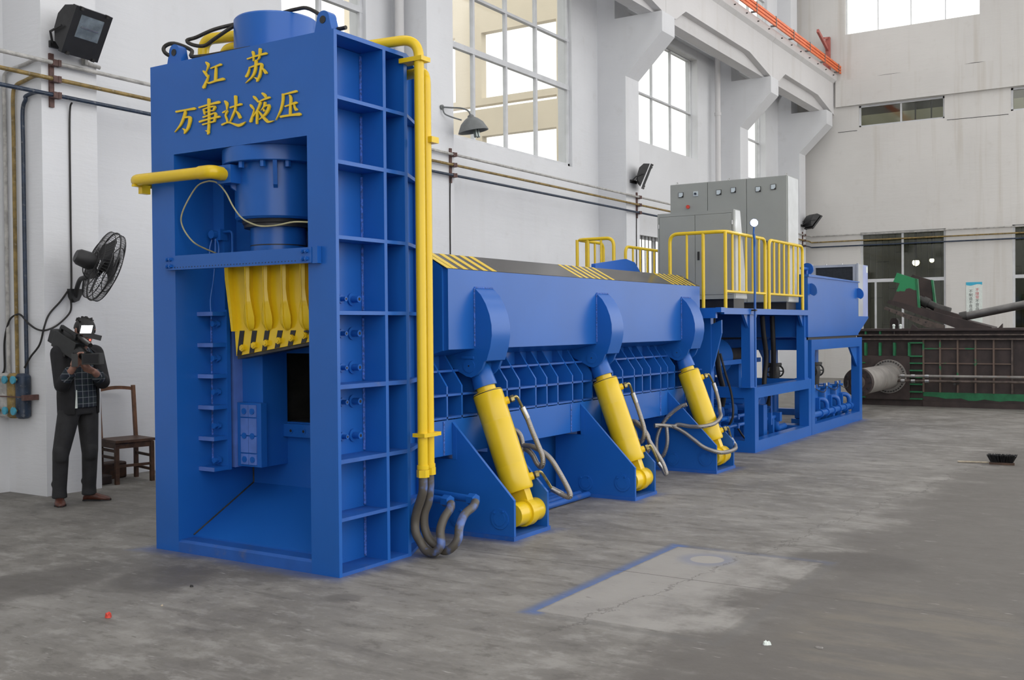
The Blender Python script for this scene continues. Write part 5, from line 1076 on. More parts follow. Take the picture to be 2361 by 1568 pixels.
for y in (-2.3, -2.7, -3.1, -3.5, -3.9): obj('upright_rib', MB().box(XB + 0.055, XB + 0.10, y - 0.014, y + 0.014, 0.27, 1.24), RUST, bl, smooth=False)
for y in (0.60, 0.335, 0.075, -0.19):
    obj('upright_rib', MB().box(XB + 0.0, XB + 0.10, y - 0.018, y + 0.018, 0.935, 1.18), GREEN, bl, smooth=False)
    obj('upright_rib', MB().box(XB + 0.02, XB + 0.10, y - 0.014, y + 0.014, 1.335, 1.40), GREEN if y > 0.2 else RUST, bl, smooth=False)
obj('ledge', MB().box(XB, XB + 0.1, -0.43, -0.19, 1.165, 1.19), GREEN, bl, smooth=False)
for z in (0.93, 0.80, 0.665, 0.54, 0.41, 0.27, 0.14): obj('step_rib', MB().box(XB + 0.01, XB + 0.10, -0.42, -0.20, z - 0.012, z + 0.012), GREEN, bl, smooth=False)
obj('flange_plate', MB().box(XB + 0.02, XB + 0.10, -0.20, 0.78, 0.12, 0.935), RUST, bl, smooth=False)
for y in (0.70, 0.62): obj('edge_step', MB().box(XB - 0.01, XB + 0.10, y - 0.02, y + 0.06, 0.79, 0.81).box(XB - 0.01, XB + 0.10, y - 0.02, y + 0.06, 0.14, 0.16), GREEN, bl, smooth=False)
# loosely brushed green band along the foot
yy = [-0.42 - 0.13 * k for k in range(31)]
topz = [0.268] * 31; botz = [0.19 - 0.05 * min(1, k / 6) + 0.012 * math.sin(k * 1.7) + 0.008 * math.sin(k * 4.1) for k in range(31)]
obj('green_band', MB().prism(list(zip(yy, topz)) + list(zip(yy[::-1], botz[::-1])), 0, XB + 0.095, XB + 0.105), GREEN, bl, smooth=False)
obj('foot_rail', MB().box(XB + 0.06, XB + 1.7, YR, -0.42, 0.0, 0.10), RUST, bl, smooth=False)
# side cylinder sticking out of the baler
sc_ = thing('baler_cylinder', 'dusty grey round cylinder sticking out of the baler casing', 'hydraulic cylinder', (14.3, 0.2, 0.2))
obj('flange', MB().lathe((XB + 0.02, 0.17, 0.55), (-1, 0, 0), [(0, 0.0), (0, 0.315), (0.06, 0.315), (0.06, 0)], 48), GREY_ROLL, sc_)
for k in range(36): obj('flange_bolt', MB().hexnut((XB - 0.04, 0.17 + 0.285 * math.cos(k * math.pi / 18), 0.55 + 0.285 * math.sin(k * math.pi / 18)), (-1, 0, 0), 0.016, 0.02), STEEL_DARK, sc_)
obj('barrel', MB().lathe((XB, 0.17, 0.55), (-1, 0, 0), [(0.05, 0.225), (2.15, 0.225), (2.15, 0)], 48), GREY_ROLL, sc_)
obj('end_flange', MB().lathe((XB - 2.15, 0.17, 0.55), (-1, 0, 0), [(0, 0.0), (0, 0.245), (0.09, 0.245), (0.10, 0.235), (0.10, 0)], 48), RUST, sc_)
obj('end_boss', MB().lathe((XB - 2.25, 0.17, 0.55), (-1, 0, 0), [(0, 0.12), (0.03, 0.12), (0.035, 0.11), (0.035, 0)], 32).box(XB - 2.30, XB - 2.25, 0.10, 0.22, 0.5, 0.6), RUST_LIGHT, sc_)
for k in range(12): obj('end_bolt', MB().hexnut((XB - 2.25, 0.17 + 0.20 * math.cos(k * math.pi / 6), 0.55 + 0.20 * math.sin(k * math.pi / 6)), (-1, 0, 0), 0.02, 0.015), STEEL_DARK, sc_)
for k, (z, ya, lab) in enumerate(((0.575, -0.06, 'upper long steel pipe running along the baler'), (0.485, 0.5, 'lower long steel pipe running along the baler to the cylinder end'))):
    t_ = thing('baler_pipe', lab, 'pipe', (XB - 0.2, -1.5, z - 0.03))
    obj('pipe', MB().cyl((XB - 0.25 + 0.0, ya, z), (XB - 0.25, YR, z + 0.02), 0.024, n=12), RUST_LIGHT if k else GREY_ROLL, t_)
    for y in (-0.1, -0.28, -0.52): obj('union', MB().cyl((XB - 0.25, y, z), (XB - 0.25, y - 0.07, z), 0.034, n=10), STEEL, t_)
    for y in (-1.02, -2.4): obj('support', MB().box(XB - 0.27, XB + 0.1, y - 0.02, y + 0.02, z - 0.06, z - 0.02), STEEL_DARK, t_, smooth=False)
# tilted lid with its rod on top of the baler
ld = thing('tilted_lid', 'rust brown tilted baler lid with part green lugs resting on the casing', 'lid', (16.1, -0.4, 1.44))
def tilt(pts):  # y,z outline at the lid
    return pts
obj('lid_slab', MB().prism([(0.28, 1.93), (0.25, 1.98), (0.18, 1.98), (-0.85, 1.66), (-1.55, 1.46), (-1.55, 1.44), (-0.95, 1.44), (-0.50, 1.62)], 0, 15.75, 16.45), RUST, ld, smooth=False)
obj('knife_bar', MB().prism([(0.33, 1.82), (0.30, 1.86), (-0.10, 1.71), (-0.75, 1.50), (-0.75, 1.44), (-0.45, 1.46)], 0, 15.70, 15.78), RUST_LIGHT, ld, smooth=False)
for k in range(6): obj('bolt_hole', MB().cyl((15.695, 0.22 - 0.13 * k, 1.79 - 0.047 * k), (15.70, 0.22 - 0.13 * k, 1.79 - 0.047 * k), 0.014, n=10), BLACK, ld)
LUG_GREEN = None
def lug_mat():
    t = NT('rust_lug_with_green_top'); X, Y, Z = t.xyz()
    h = t.math('ADD', Z, t.math('MULTIPLY', t.math('SUBTRACT', t.noise(7, 4), 0.5), 0.25))
    return t.done(t.mix(t.ramp(h, 2.17, 2.19), (0.058, 0.036, 0.031), (0.02, 0.24, 0.09)), 0.5)
obj('lug_plate', MB().prism([(0.19, 1.96), (0.05, 2.30), (0.17, 2.33), (0.10, 2.50), (-0.25, 2.37), (-0.29, 1.80)], 0, 15.78, 15.83), lug_mat(), ld, smooth=False)
obj('lug_edge', MB().prism([(-0.24, 2.38), (-0.275, 2.37), (-0.315, 1.78), (-0.28, 1.78)], 0, 15.76, 15.84), GREEN, ld, smooth=False)
obj('lug_plate', MB().prism([(0.10, 1.96), (-0.05, 2.45), (-0.08, 2.48), (-0.42, 2.36), (-0.46, 1.80)], 0, 16.30, 16.35), RUST, ld, smooth=False)
obj('lug_edge', MB().prism([(-0.415, 2.37), (-0.45, 2.36), (-0.50, 1.90), (-0.465, 1.90)], 0, 16.28, 16.37), GREEN, ld, smooth=False)
obj('hinge_shaft', MB().cyl((16.0, -0.25, 2.0), (16.0, -0.62, 1.80), 0.075, n=20).cyl((16.0, -0.32, 1.96), (16.0, -0.42, 1.905), 0.10, n=20).cyl((16.0, -0.60, 1.81), (16.0, -0.80, 1.74), 0.085, n=20), STEEL_DARK, ld)
obj('rod_eye', MB().prism([(-0.55, 1.83), (-0.95, 1.70), (-1.03, 1.65), (-1.03, 1.58), (-0.95, 1.54), (-0.50, 1.66)], 0, 15.9, 16.1), RUST, ld, smooth=False)
obj('stop_block', MB().prism([(-0.20, 1.44), (-0.23, 1.52), (-0.33, 1.44)], 0, 15.5, 15.6).prism([(-1.65, 1.44), (-1.72, 1.52), (-1.72, 1.44)], 0, 15.8, 15.9), RUST, ld, smooth=False)
rd = thing('lid_rod', 'thick grey piston rod rising to the right from the baler lid', 'rod', (16.0, -1.5, 1.6))
obj('rod', MB().cyl((16.0, -1.06, 1.655), (16.0, -4.2, 2.30), 0.075, n=24), ROD_GREY, rd)
obj('rod_head', MB().cyl((16.0, -0.98, 1.64), (16.0, -1.10, 1.665), 0.095, n=20), STEEL_DARK, rd)
for k, y in enumerate((0.10, -0.02)):
    tag(obj('plug', MB().cyl((15.5, y, 1.44), (15.5, y, 1.50), 0.022, n=12).ball((15.5, y, 1.50), 0.028), WHITE_PAPER), ['left small pale plug standing on the baler top', 'right small pale plug standing on the baler top'][k], 'plug')
tag(obj('pulley_block', MB().prism([(0.33, 1.44), (0.33, 1.58), (0.29, 1.64), (0.21, 1.64), (0.17, 1.58), (0.17, 1.44)], 0, 16.2, 16.35).cyl((16.19, 0.25, 1.55), (16.2, 0.25, 1.55), 0.03, n=14), RUST), 'small brown rounded block standing on the baler top', 'block')
# wall sign by the far window
SG = XF - 0.012
sg = thing('wall_sign', 'white wall notice with blue wave on top and two columns of Chinese text', 'sign', (SG, 0.135, 1.5))
obj('board', MB().box(SG, XF - 0.001, -0.06, 0.335, 1.5, 2.61), WHITE_PAPER, sg, smooth=False)
SIGN_BLUE = paint('cyan_print', (0.05, 0.42, 0.62), 0.5, 0.05, 9); SIGN_RED = paint('red_print', (0.6, 0.06, 0.08), 0.5, 0.05, 9); SIGN_INK = paint('dark_print', (0.05, 0.05, 0.055), 0.5, 0.05, 9)
wv = [(0.335 - 0.395 * k / 16, 2.535 - 0.018 * math.sin(k / 16 * 2 * math.pi)) for k in range(17)]
obj('wave_header', MB().prism([(0.335, 2.61)] + wv + [(-0.06, 2.61)], 0, SG - 0.002, SG), SIGN_BLUE, sg, smooth=False)
def glyph(ch, y, z, size, mat):
    cu = bpy.data.curves.new('glyph', 'FONT'); cu.body = ch; cu.size = size; cu.align_x = 'CENTER'
    o_ = bpy.data.objects.new('glyph', cu); COL.objects.link(o_)
    dg = bpy.context.evaluated_depsgraph_get(); me = bpy.data.meshes.new_from_object(o_.evaluated_get(dg))
    bpy.data.objects.remove(o_)
    if not me.polygons: return None
    v = [(SG - 0.003, y - p.co.x, z + p.co.y) for p in me.vertices]
    f = [tuple(p.vertices) for p in me.polygons]
    bpy.data.meshes.remove(me)
    return obj('glyph', MB().add(v, f), mat, sg, smooth=False)
for k, ch in enumerate('不接受不良品'): glyph(ch, 0.06, 2.37 - 0.098 * k, 0.094, SIGN_RED if k < 3 else SIGN_INK)
for k, ch in enumerate('不制造不良品'): glyph(ch, 0.22, 2.335 - 0.098 * k, 0.094, SIGN_INK)
# two lamps burning in the workshop behind the window
for k, (y, z, r) in enumerate(((2.2, 3.35, 0.10), (1.75, 3.40, 0.065))):
    x = XF + 3.0
    t_ = thing('workshop_lamp', ['larger lit lamp seen through the far window', 'smaller lit lamp seen through the far window, right of the other'][k], 'lamp', (x, y, z - 0.1))
    obj('bulb', MB().ball((x, y, z), r), BULB, t_); obj('cap', MB().lathe((x, y, z), (0, 0, 1), [(r * 0.6, r * 0.9), (r * 1.6, r * 0.4), (r * 2.2, 0.02), (8.3 - z, 0.02), (8.3 - z, 0)], 14), DARK_GREY, t_)

# ------------------------------------------------------------------ conduits along the left and far walls
CZ = [4.035, 3.885, 3.736]; CM = [SILVER, OCHRE, NAVY]
cl = ['top silver grey conduit running along the walls', 'middle ochre conduit running along the walls', 'bottom navy blue conduit running along the walls']
dl_ = ['silver', 'ochre', 'navy']
for k in range(3):
    t_ = thing('conduit', cl[k], 'conduit', (12, 4.43, CZ[k] - 0.03), 'conduits round the hall')
    z = CZ[k]; zf = (4.03, 3.86, 3.72)[k]
    obj('wall_run', MB().tube(round_path([(-3.0, 4.43, z), (24.78, 4.43, z), (24.90, 4.43, zf), (24.90, -10.0, zf - 0.04)], 0.10, 5), 0.020, 10), CM[k], t_)
    yd = (5.04, 4.90, 4.75)[k]
    obj('drop', MB().tube(smooth_path([(0.93, 4.43, z), (0.955, 4.56, z + 0.015), (0.965, 4.70, z - 0.0), (0.965, yd - 0.05, z - 0.03), (0.965, yd, z - 0.13), (0.965, yd, z - 0.5), (0.965, yd, 2.4), (0.965, yd - 0.003, 1.6), (0.965, yd - 0.006, 1.14)], 6), 0.018, 10), CM[k], t_)
blabs = ['brown conduit bracket on the pilaster left of the shear', 'brown conduit bracket on the pilaster behind the shear head', 'brown conduit bracket under the floodlight above the feed box', 'brown conduit bracket on the column left of the end wall column', 'brown conduit bracket on the last column by the end wall']
for k, x in enumerate((1.09, 7.44, 13.62, 19.6, 24.3)):
    t_ = thing('conduit_bracket', blabs[k], 'bracket', (x, 4.46, 3.65), 'conduit brackets')
    obj('back_bar', MB().box(x - 0.022, x + 0.022, 4.475, 4.499, 3.63, 4.13), BROWN, t_, smooth=False)
    for z in CZ: obj('clamp', MB().box(x - 0.03, x + 0.03, 4.405, 4.475, z - 0.028, z + 0.028).box(x + 0.02, x + 0.05, 4.40, 4.46, z - 0.03, z + 0.03), BROWN, t_, smooth=False)
tag(obj('spare_stub', MB().cyl((1.43, 4.47, 4.12), (1.60, 4.47, 4.10), 0.02, n=8).box(1.42, 1.45, 4.44, 4.499, 4.09, 4.16), SILVER), 'short capped pipe stub under the big floodlight', 'pipe')
# filter pots at the foot of the drops
fm = thing('filter_unit', 'three standing filter pots, silver, ochre and navy, strapped to the pilaster', 'filter unit', (0.92, 4.9, 0.72))
for k, (y, mt) in enumerate(((5.015, SILVER), (4.88, OCHRE), (4.745, NAVY))):
    obj('pot', MB().lathe((0.925, y, 0), (0, 0, 1), [(0.72, 0.0), (0.725, 0.045), (0.745, 0.066), (1.12, 0.066), (1.145, 0.045), (1.15, 0.0)], 20), mt, fm)
    for z in (0.80, 1.09):
        v = obj('valve_stem', MB().cyl((0.87, y, z), (0.83, y, z), 0.014, n=8), BRASS, fm)
        obj('valve_wheel', MB().lathe((0.835, y, z), (-1, 0, 0), [(0, 0.02), (0, 0.036), (0.018, 0.038), (0.02, 0.02), (0.022, 0)], 12), TURQ, v)
obj('strap', MB().box(0.853, 0.865, 4.66, 5.085, 0.925, 0.935).box(0.84, 0.99, 4.60, 4.64, 0.90, 0.95), BROWN, fm, smooth=False)
# loose black cables
def cable(label, pts, r=0.009): return tag(obj('cable', MB().tube(smooth_path(pts, 6), r, 8), RUBBER), label, 'cable', 'black cables on the pilaster')
cable('straight black cable dropping down the pilaster to the fan', [(1.27, 4.44, 3.70), (1.275, 4.485, 3.55), (1.272, 4.487, 2.62), (1.27, 4.487, 2.0), (1.25, 4.48, 1.93)])
cable('black cable sweeping from the fan mount down to the filter pots', [(1.22, 4.47, 1.92), (1.14, 4.47, 1.82), (1.03, 4.48, 1.70), (0.97, 4.47, 1.58), (0.955, 4.52, 1.42), (0.95, 4.66, 1.30), (0.94, 4.74, 1.20)])
cable('black cable looping under the fan and away to the left along the pilaster', [(1.25, 4.47, 1.84), (1.24, 4.47, 1.72), (1.11, 4.47, 1.60), (0.98, 4.46, 1.55), (0.955, 4.56, 1.56), (0.955, 4.70, 1.62), (0.955, 4.80, 1.69), (0.955, 4.88, 1.70), (0.955, 5.0, 1.64), (0.955, 5.08, 1.45), (0.955, 5.085, 1.2), (0.93, 5.08, 1.14)])
cable('thin black cable hanging down the pilaster behind the yellow pipes', [(7.42, 4.46, 3.72), (7.425, 4.488, 3.55), (7.42, 4.49, 2.6), (7.42, 4.49, 0.4)])
cable('thin black cable hanging down the column below the middle floodlight', [(13.60, 4.47, 3.72), (13.605, 4.488, 3.55), (13.60, 4.49, 2.6), (13.60, 4.49, 0.4)])
# ------------------------------------------------------------------ floodlights
def floodlight(label, c, head, tilt, s, open_glass):
    c = Vector(c); n = Vector((math.cos(head) * math.cos(tilt), math.sin(head) * math.cos(tilt), -math.sin(tilt)))
    u = Vector((-math.sin(head), math.cos(head), 0)); h = u.cross(n) * -1
    if h.z < 0: h = -h
    t_ = thing('floodlight', label, 'floodlight', c, 'wall floodlights')
    obj('front_frame', MB().obox(c + n * 0.03 * s, u, h, n, 0.43 * s, 0.45 * s, 0.045 * s), BLACK, t_, smooth=False)
    obj('glass', MB().obox(c + n * 0.054 * s + h * 0.055 * s, u, h, n, 0.27 * s, 0.21 * s, 0.004), LAMPGLASS, t_, smooth=False)
    obj('reflector_fold', MB().obox(c + n * 0.058 * s + h * 0.05 * s, u, h, n, 0.2 * s, 0.015 * s, 0.004), STEEL, t_, smooth=False)
    m = MB(); prof = [(-0.20, 0.02), (-0.16, 0.10), (-0.05, 0.16), (0.08, 0.17), (0.18, 0.12), (0.22, 0.01)]
    v = []
    for k in (-0.19, 0.19):
        v += [c + u * (k * s) + h * (a * s) - n * (b * s) for a, b in prof]
    N = len(prof)
    obj('housing', m.add(v, [tuple(range(N)), tuple(range(2 * N - 1, N - 1, -1))] + [(i, i + 1, N + i + 1, N + i) for i in range(N - 1)] + [(0, N, 2 * N - 1, N - 1)]), DARK_GREY, t_, angle=50)
    for a in (-1, 1):
        obj('clip', MB().obox(c + n * 0.05 * s + u * (a * 0.15 * s) + h * (0.215 * s), u, h, n, 0.03 * s, 0.03 * s, 0.03 * s), STEEL_DARK, t_, smooth=False)
        obj('clip', MB().obox(c + n * 0.05 * s + u * (a * 0.15 * s) - h * (0.215 * s), u, h, n, 0.03 * s, 0.03 * s, 0.03 * s), STEEL_DARK, t_, smooth=False)
    wall = Vector((c.x - 0.05, YC, c.z - 0.10))
    for a in (-1, 1): obj('yoke_arm', MB().tube([c + u * (a * 0.215 * s) - n * 0.05, c + u * (a * 0.215 * s) - n * 0.16 * s - h * 0.1 * s, wall + Vector((a * 0.1, -0.02, 0))], 0.012, 6), DARK_GREY, t_)
    obj('wall_plate', MB().box(wall.x - 0.13, wall.x + 0.13, YC - 0.03, YC - 0.001, wall.z - 0.03, wall.z + 0.03), DARK_GREY, t_, smooth=False)
floodlight('big black floodlight at the top left of the picture', (1.255, 4.225, 4.32), R(-82), R(27), 1.0, True)
floodlight('black floodlight on the column above the feed box', (13.52, 4.25, 4.42), R(-62), R(22), 1.0, True)
floodlight('grey floodlight on the last column by the end wall', (24.35, 4.22, 4.40), R(-40), R(40), 1.0, True)
# enamel wall lamp
wl = thing('wall_lamp', 'grey enamel wall lamp with a bare tube bulb beside the large window', 'lamp', (7.3, 4.45, 4.3))
obj('wall_plate', MB().cyl((7.24, 4.499, 4.69), (7.24, 4.47, 4.69), 0.035, n=12), LAMP_GREY, wl)
obj('arm', MB().tube(smooth_path([(7.24, 4.47, 4.69), (7.34, 4.40, 4.69), (7.46, 4.30, 4.69), (7.54, 4.24, 4.66), (7.57, 4.22, 4.60)], 6), 0.012, 8), LAMP_GREY, wl)
obj('stay', MB().tube(smooth_path([(7.24, 4.47, 4.68), (7.25, 4.45, 4.60), (7.32, 4.40, 4.56), (7.46, 4.30, 4.52)], 5), 0.011, 8), LAMP_GREY, wl)
ax = Vector((0.12, -0.12, -1)).normalized(); a0 = Vector((7.57, 4.22, 4.61))
obj('shade', MB().lathe(a0, ax, [(0.0, 0.02), (0.02, 0.045), (0.04, 0.05), (0.07, 0.10), (0.13, 0.165), (0.20, 0.20), (0.245, 0.222), (0.25, 0.222), (0.245, 0.212), (0.20, 0.19), (0.13, 0.155), (0.07, 0.09), (0.05, 0.04), (0.05, 0.0)], 36), LAMP_GREY, wl)
for k in range(4):
    q = a0 + Vector((0.03 * math.cos(k * 1.57 + 0.4), 0.03 * math.sin(k * 1.57 + 0.4), 0)) + Vector((0.03, -0.03, 0))
    obj('tube_bulb', MB().cyl(q + ax * 0.12, q + ax * 0.32, 0.017, n=10).ball(q + ax * 0.32, 0.017, 8, 6), LAMPGLASS, wl)
# ------------------------------------------------------------------ wall fan
fn = thing('wall_fan', 'black caged wall fan tilted above the man with the camera', 'fan', (1.29, 4.4, 1.82))
obj('wall_mount', MB().prism([(1.23, 1.94), (1.36, 1.94), (1.37, 1.92), (1.32, 1.83), (1.27, 1.81), (1.24, 1.86)], 1, 4.44, 4.499), DARK_GREY, fn, smooth=False)
obj('arm', MB().tube(smooth_path([(1.29, 4.46, 1.86), (1.27, 4.40, 1.95), (1.22, 4.28, 2.02), (1.20, 4.18, 2.035), (1.24, 4.10, 2.05)], 6), 0.022, 10), DARK_GREY, fn)
Fd = (Vector((1.35, 4.1, 2.1)) - CAM).normalized(); Fr = Fd.cross(Vector((0, 0, 1))).normalized(); Fu = Fr.cross(Fd)
fn_n = (Fd * 0.27 + (Fr * 0.927 - Fu * 0.375) * 0.963).normalized()
fc = Vector((1.33, 4.08, 2.14))
obj('motor', MB().lathe(fc - fn_n * 0.27, fn_n, [(0, 0.0), (0.0, 0.055), (0.03, 0.075), (0.12, 0.083), (0.20, 0.075), (0.21, 0.0)], 20), DARK_GREY, fn)
obj('neck', MB().cyl((1.24, 4.10, 2.03), tuple(fc - fn_n * 0.12), 0.04, n=12), DARK_GREY, fn)
obj('switch_cord', MB().tube(smooth_path([fc - fn_n * 0.2 + Vector((0, 0, -0.06)), fc - fn_n * 0.2 + Vector((0.0, 0, -0.13)), fc - fn_n * 0.16 + Vector((0, 0, -0.18))], 4), 0.006, 6), DARK_GREY, fn)
fa = fn_n.orthogonal().normalized(); fb_ = fn_n.cross(fa); RFAN = 0.335
def ringpts(r, d, n=40): return [fc + fn_n * d + (fa * math.cos(2 * math.pi * k / n) + fb_ * math.sin(2 * math.pi * k / n)) * r for k in range(n)]
for r, d in ((RFAN, 0.0), (RFAN * 0.98, 0.05), (RFAN * 0.98, -0.05), (RFAN * 0.66, 0.085), (RFAN * 0.66, -0.09), (RFAN * 0.33, -0.10), (0.07, 0.10)):
    obj('cage_ring', MB().tube(ringpts(r, d), 0.0045 if r < RFAN else 0.008, 6, closed=True), DARK_GREY, fn)
w0 = MB()
for k in range(60):
    a = 2 * math.pi * k / 60; dv = fa * math.cos(a) + fb_ * math.sin(a)
    w0.tube([fc + fn_n * 0.10 + dv * 0.05, fc + fn_n * 0.085 + dv * RFAN * 0.66, fc + fn_n * 0.05 + dv * RFAN * 0.98, fc + dv * RFAN, fc - fn_n * 0.05 + dv * RFAN * 0.98, fc - fn_n * 0.09 + dv * RFAN * 0.66, fc - fn_n * 0.10 + dv * 0.08], 0.0022, 4, caps=False)
cw = obj('cage_wires', w0, DARK_GREY, fn); cw['kind'] = 'stuff'
for k in range(3):
    a = 2 * math.pi * k / 3 + 0.4; v = []
    for rr, half in ((0.05, 0.35), (0.15, 0.55), (0.26, 0.55), (0.29, 0.35)):
        for s, lift in ((-1, -0.025), (1, 0.025)):
            an = a + s * half; v.append(fc + (fa * math.cos(an) + fb_ * math.sin(an)) * rr + fn_n * lift)
    v2 = [p + fn_n * 0.004 for p in v]
    f_ = [(0, 1, 3, 2), (2, 3, 5, 4), (4, 5, 7, 6)]
    obj('blade', MB().add(v + v2, f_ + [tuple(8 + i for i in reversed(q)) for q in f_] + [(0, 2, 10, 8), (2, 4, 12, 10), (4, 6, 14, 12), (6, 7, 15, 14), (7, 5, 13, 15), (5, 3, 11, 13), (3, 1, 9, 11), (1, 0, 8, 9)]), DARK_GREY, fn)
obj('hub', MB().lathe(fc - fn_n * 0.03, fn_n, [(0, 0), (0, 0.05), (0.07, 0.045), (0.075, 0)], 16), DARK_GREY, fn)
obj('badge', MB().lathe(fc + fn_n * 0.10, fn_n, [(0, 0), (0, 0.065), (0.006, 0.06), (0.006, 0)], 20), DARK_GREY, fn)
# ------------------------------------------------------------------ wooden chair
ch = thing('wooden_chair', 'old dark wooden chair with a single back rail against the wall', 'chair', (2.02, 4.7, 0))
FL, FR, RL, RR_ = Vector((1.80, 4.56, 0)), Vector((2.16, 4.48, 0)), Vector((1.88, 4.92, 0)), Vector((2.26, 4.86, 0))
def post(p, z0, z1, r, lean=Vector((0, 0, 0))):
    m = MB(); u = (FR - FL).normalized(); w = Vector((-u.y, u.x, 0)); a = p + Vector((0, 0, z0)); b = p + lean + Vector((0, 0, z1))
    v = [q + u * (i * r) + w * (j * r) for q in (a, b) for i, j in ((-1, -1), (1, -1), (1, 1), (-1, 1))]
    return m.add(v, [(3, 2, 1, 0), (4, 5, 6, 7), (0, 1, 5, 4), (1, 2, 6, 5), (2, 3, 7, 6), (3, 0, 4, 7)])
def rail(a, b, z, h, t):
    m = MB(); d = (b - a).normalized(); w = Vector((-d.y, d.x, 0))
    v = [q + w * (s * t) + Vector((0, 0, zz)) for q in (a, b) for s in (-1, 1) for zz in (z - h, z + h)]
    return m.add(v, [(0, 1, 3, 2), (4, 6, 7, 5), (0, 4, 5, 1), (2, 3, 7, 6), (0, 2, 6, 4), (1, 5, 7, 3)])
back = (RL - FL).normalized() * 0.05
for p in (FL, FR): obj('leg', post(p, 0, 0.41, 0.019), WOOD, ch, smooth=False)
for p in (RL, RR_):
    obj('leg', post(p, 0, 0.43, 0.019), WOOD, ch, smooth=False)
    obj('back_post', post(p, 0.43, 0.965, 0.017, back), WOOD_MID, ch, smooth=False)
m = MB(); cs = [FL + Vector((-0.03, -0.03, 0)), FR + Vector((0.03, -0.03, 0)), RR_ + Vector((0.01, 0.0, 0)), RL + Vector((-0.02, 0.0, 0))]
m.prism([(q.x, q.y) for q in cs], 2, 0.415, 0.44); obj('seat', m, WOOD, ch, smooth=False)
for a, b, z in ((FL, FR, 0.385), (FR, RR_, 0.385), (FL, RL, 0.385), (RL, RR_, 0.385)): obj('apron', rail(a, b, z, 0.028, 0.011), WOOD, ch, smooth=False)
for a, b, z in ((FR, RR_, 0.26), (FL, RL, 0.26), (FL, RL, 0.33), (FR, RR_, 0.12), (FL, FR, 0.18)): obj('stretcher', rail(a, b, z, 0.013, 0.010), WOOD, ch, smooth=False)
m = MB(); n = 8; v = []
for k in range(n + 1):
    q = (RL + back).lerp(RR_ + back, k / n); bow = 0.02 * math.sin(math.pi * k / n)
    for dz in (-0.035, 0.0):
        for s in (-0.010, 0.010): v.append(q + Vector((0.2 * s, s, 0.945 + dz + bow)))
f_ = []
for k in range(n): f_ += [(4 * k, 4 * k + 4, 4 * k + 6, 4 * k + 2), (4 * k + 1, 4 * k + 3, 4 * k + 7, 4 * k + 5), (4 * k, 4 * k + 1, 4 * k + 5, 4 * k + 4), (4 * k + 2, 4 * k + 6, 4 * k + 7, 4 * k + 3)]
f_ += [(0, 2, 3, 1), (4 * n, 4 * n + 1, 4 * n + 3, 4 * n + 2)]
obj('back_rail', m.add(v, f_), WOOD_MID, ch)
tag(obj('scrap_box', MB().bbox(1.88, 2.2, 4.93, 5.09, 0.0, 0.17, 0.015), WOOD, smooth=False), 'low dark box on the floor behind the chair legs', 'box')
tag(obj('scrap_block', MB().bbox(1.66, 1.82, 4.66, 4.80, 0.0, 0.09, 0.012), RUST, smooth=False), 'small brown block on the floor beside the chair', 'block')

# ------------------------------------------------------------------ man filming with a shoulder camera
G = Vector((0.92, 3.93, 0.0))
VR = Vector((0.821, -0.571, 0)); VT = Vector((-0.571, -0.821, 0))          # to the right of the picture, towards the camera
def B(u, w, z): return G + VR * u + VT * w + Vector((0, 0, z))
HD = R(40); FRONT = VT * math.cos(HD) + VR * math.sin(HD); ACROSS = VR * math.cos(HD) - VT * math.sin(HD)
def capsule(m, p0, p1, r0, r1, n=14):
    p0, p1 = Vector(p0), Vector(p1); d = (p1 - p0); L = d.length; d.normalize()
    pr = [(-r0 * math.cos(a), r0 * math.sin(a)) for a in (0.15, 0.6, 1.1)] + [(0, r0), (L, r1)] + [(L + r1 * math.sin(a), r1 * math.cos(a)) for a in (0.45, 0.95, 1.4)]
    return m.lathe(p0, d, pr, n)
def loft(m, secs, n=20, a0=0.0, a1=2 * math.pi, ax=None, fr=None):
    """elliptic sections (centre, half across, half depth)"""
    ax = ax or ACROSS; fr = fr or FRONT; v = []; f_ = []
    for c, ra, rf in secs:
        for k in range(n): 
            a = 2 * math.pi * k / n; v.append(Vector(c) + ax * (ra * math.cos(a)) + fr * (rf * math.sin(a)))
    for i in range(len(secs) - 1): f_ += [(i * n + j, i * n + (j + 1) % n, (i + 1) * n + (j + 1) % n, (i + 1) * n + j) for j in range(n)]
    f_ += [tuple(range(n - 1, -1, -1)), tuple(range((len(secs) - 1) * n, len(secs) * n))]
    return m.add(v, f_)
def remesh(o, vox=0.008, sm=4):
    r = o.modifiers.new('remesh', 'REMESH'); r.mode = 'VOXEL'; r.voxel_size = vox; r.use_smooth_shade = True
    s = o.modifiers.new('smooth', 'SMOOTH'); s.iterations = sm; s.factor = 0.5
    return o
def T(a, f_, z, base=(0.015, 0.0)): return G + VR * base[0] + VT * base[1] + ACROSS * a + FRONT * f_ + Vector((0, 0, z))
SHR, SHL = T(-0.185, 0.0, 1.345), T(0.185, 0.0, 1.335)
ELR, WRR = B(-0.115, 0.20, 1.075), B(-0.015, 0.36, 1.235)
ELL, WRL = B(0.215, 0.06, 1.085), B(0.145, 0.27, 1.185)
HIPR, HIPL = T(-0.095, 0, 0.86), T(0.095, 0, 0.86)
KNR, ANR = B(-0.135, 0.07, 0.455), B(-0.15, 0.02, 0.085)
KNL, ANL = B(0.105, -0.03, 0.455), B(0.095, -0.09, 0.085)
HC = B(0.072, 0.08, 1.535)                                                    # head centre
HDF = (VT * math.cos(R(35)) + VR * math.sin(R(35)) - Vector((0, 0, 0.18))).normalized(); HAX = HDF.cross(Vector((0, 0, 1))).normalized() * -1; HUP = HAX.cross(HDF) if HAX.cross(HDF).z > 0 else -HAX.cross(HDF)
pm = thing('person', 'man in black jacket, plaid shirt and dark trousers filming with a shoulder camera', 'person', G)
m = MB()
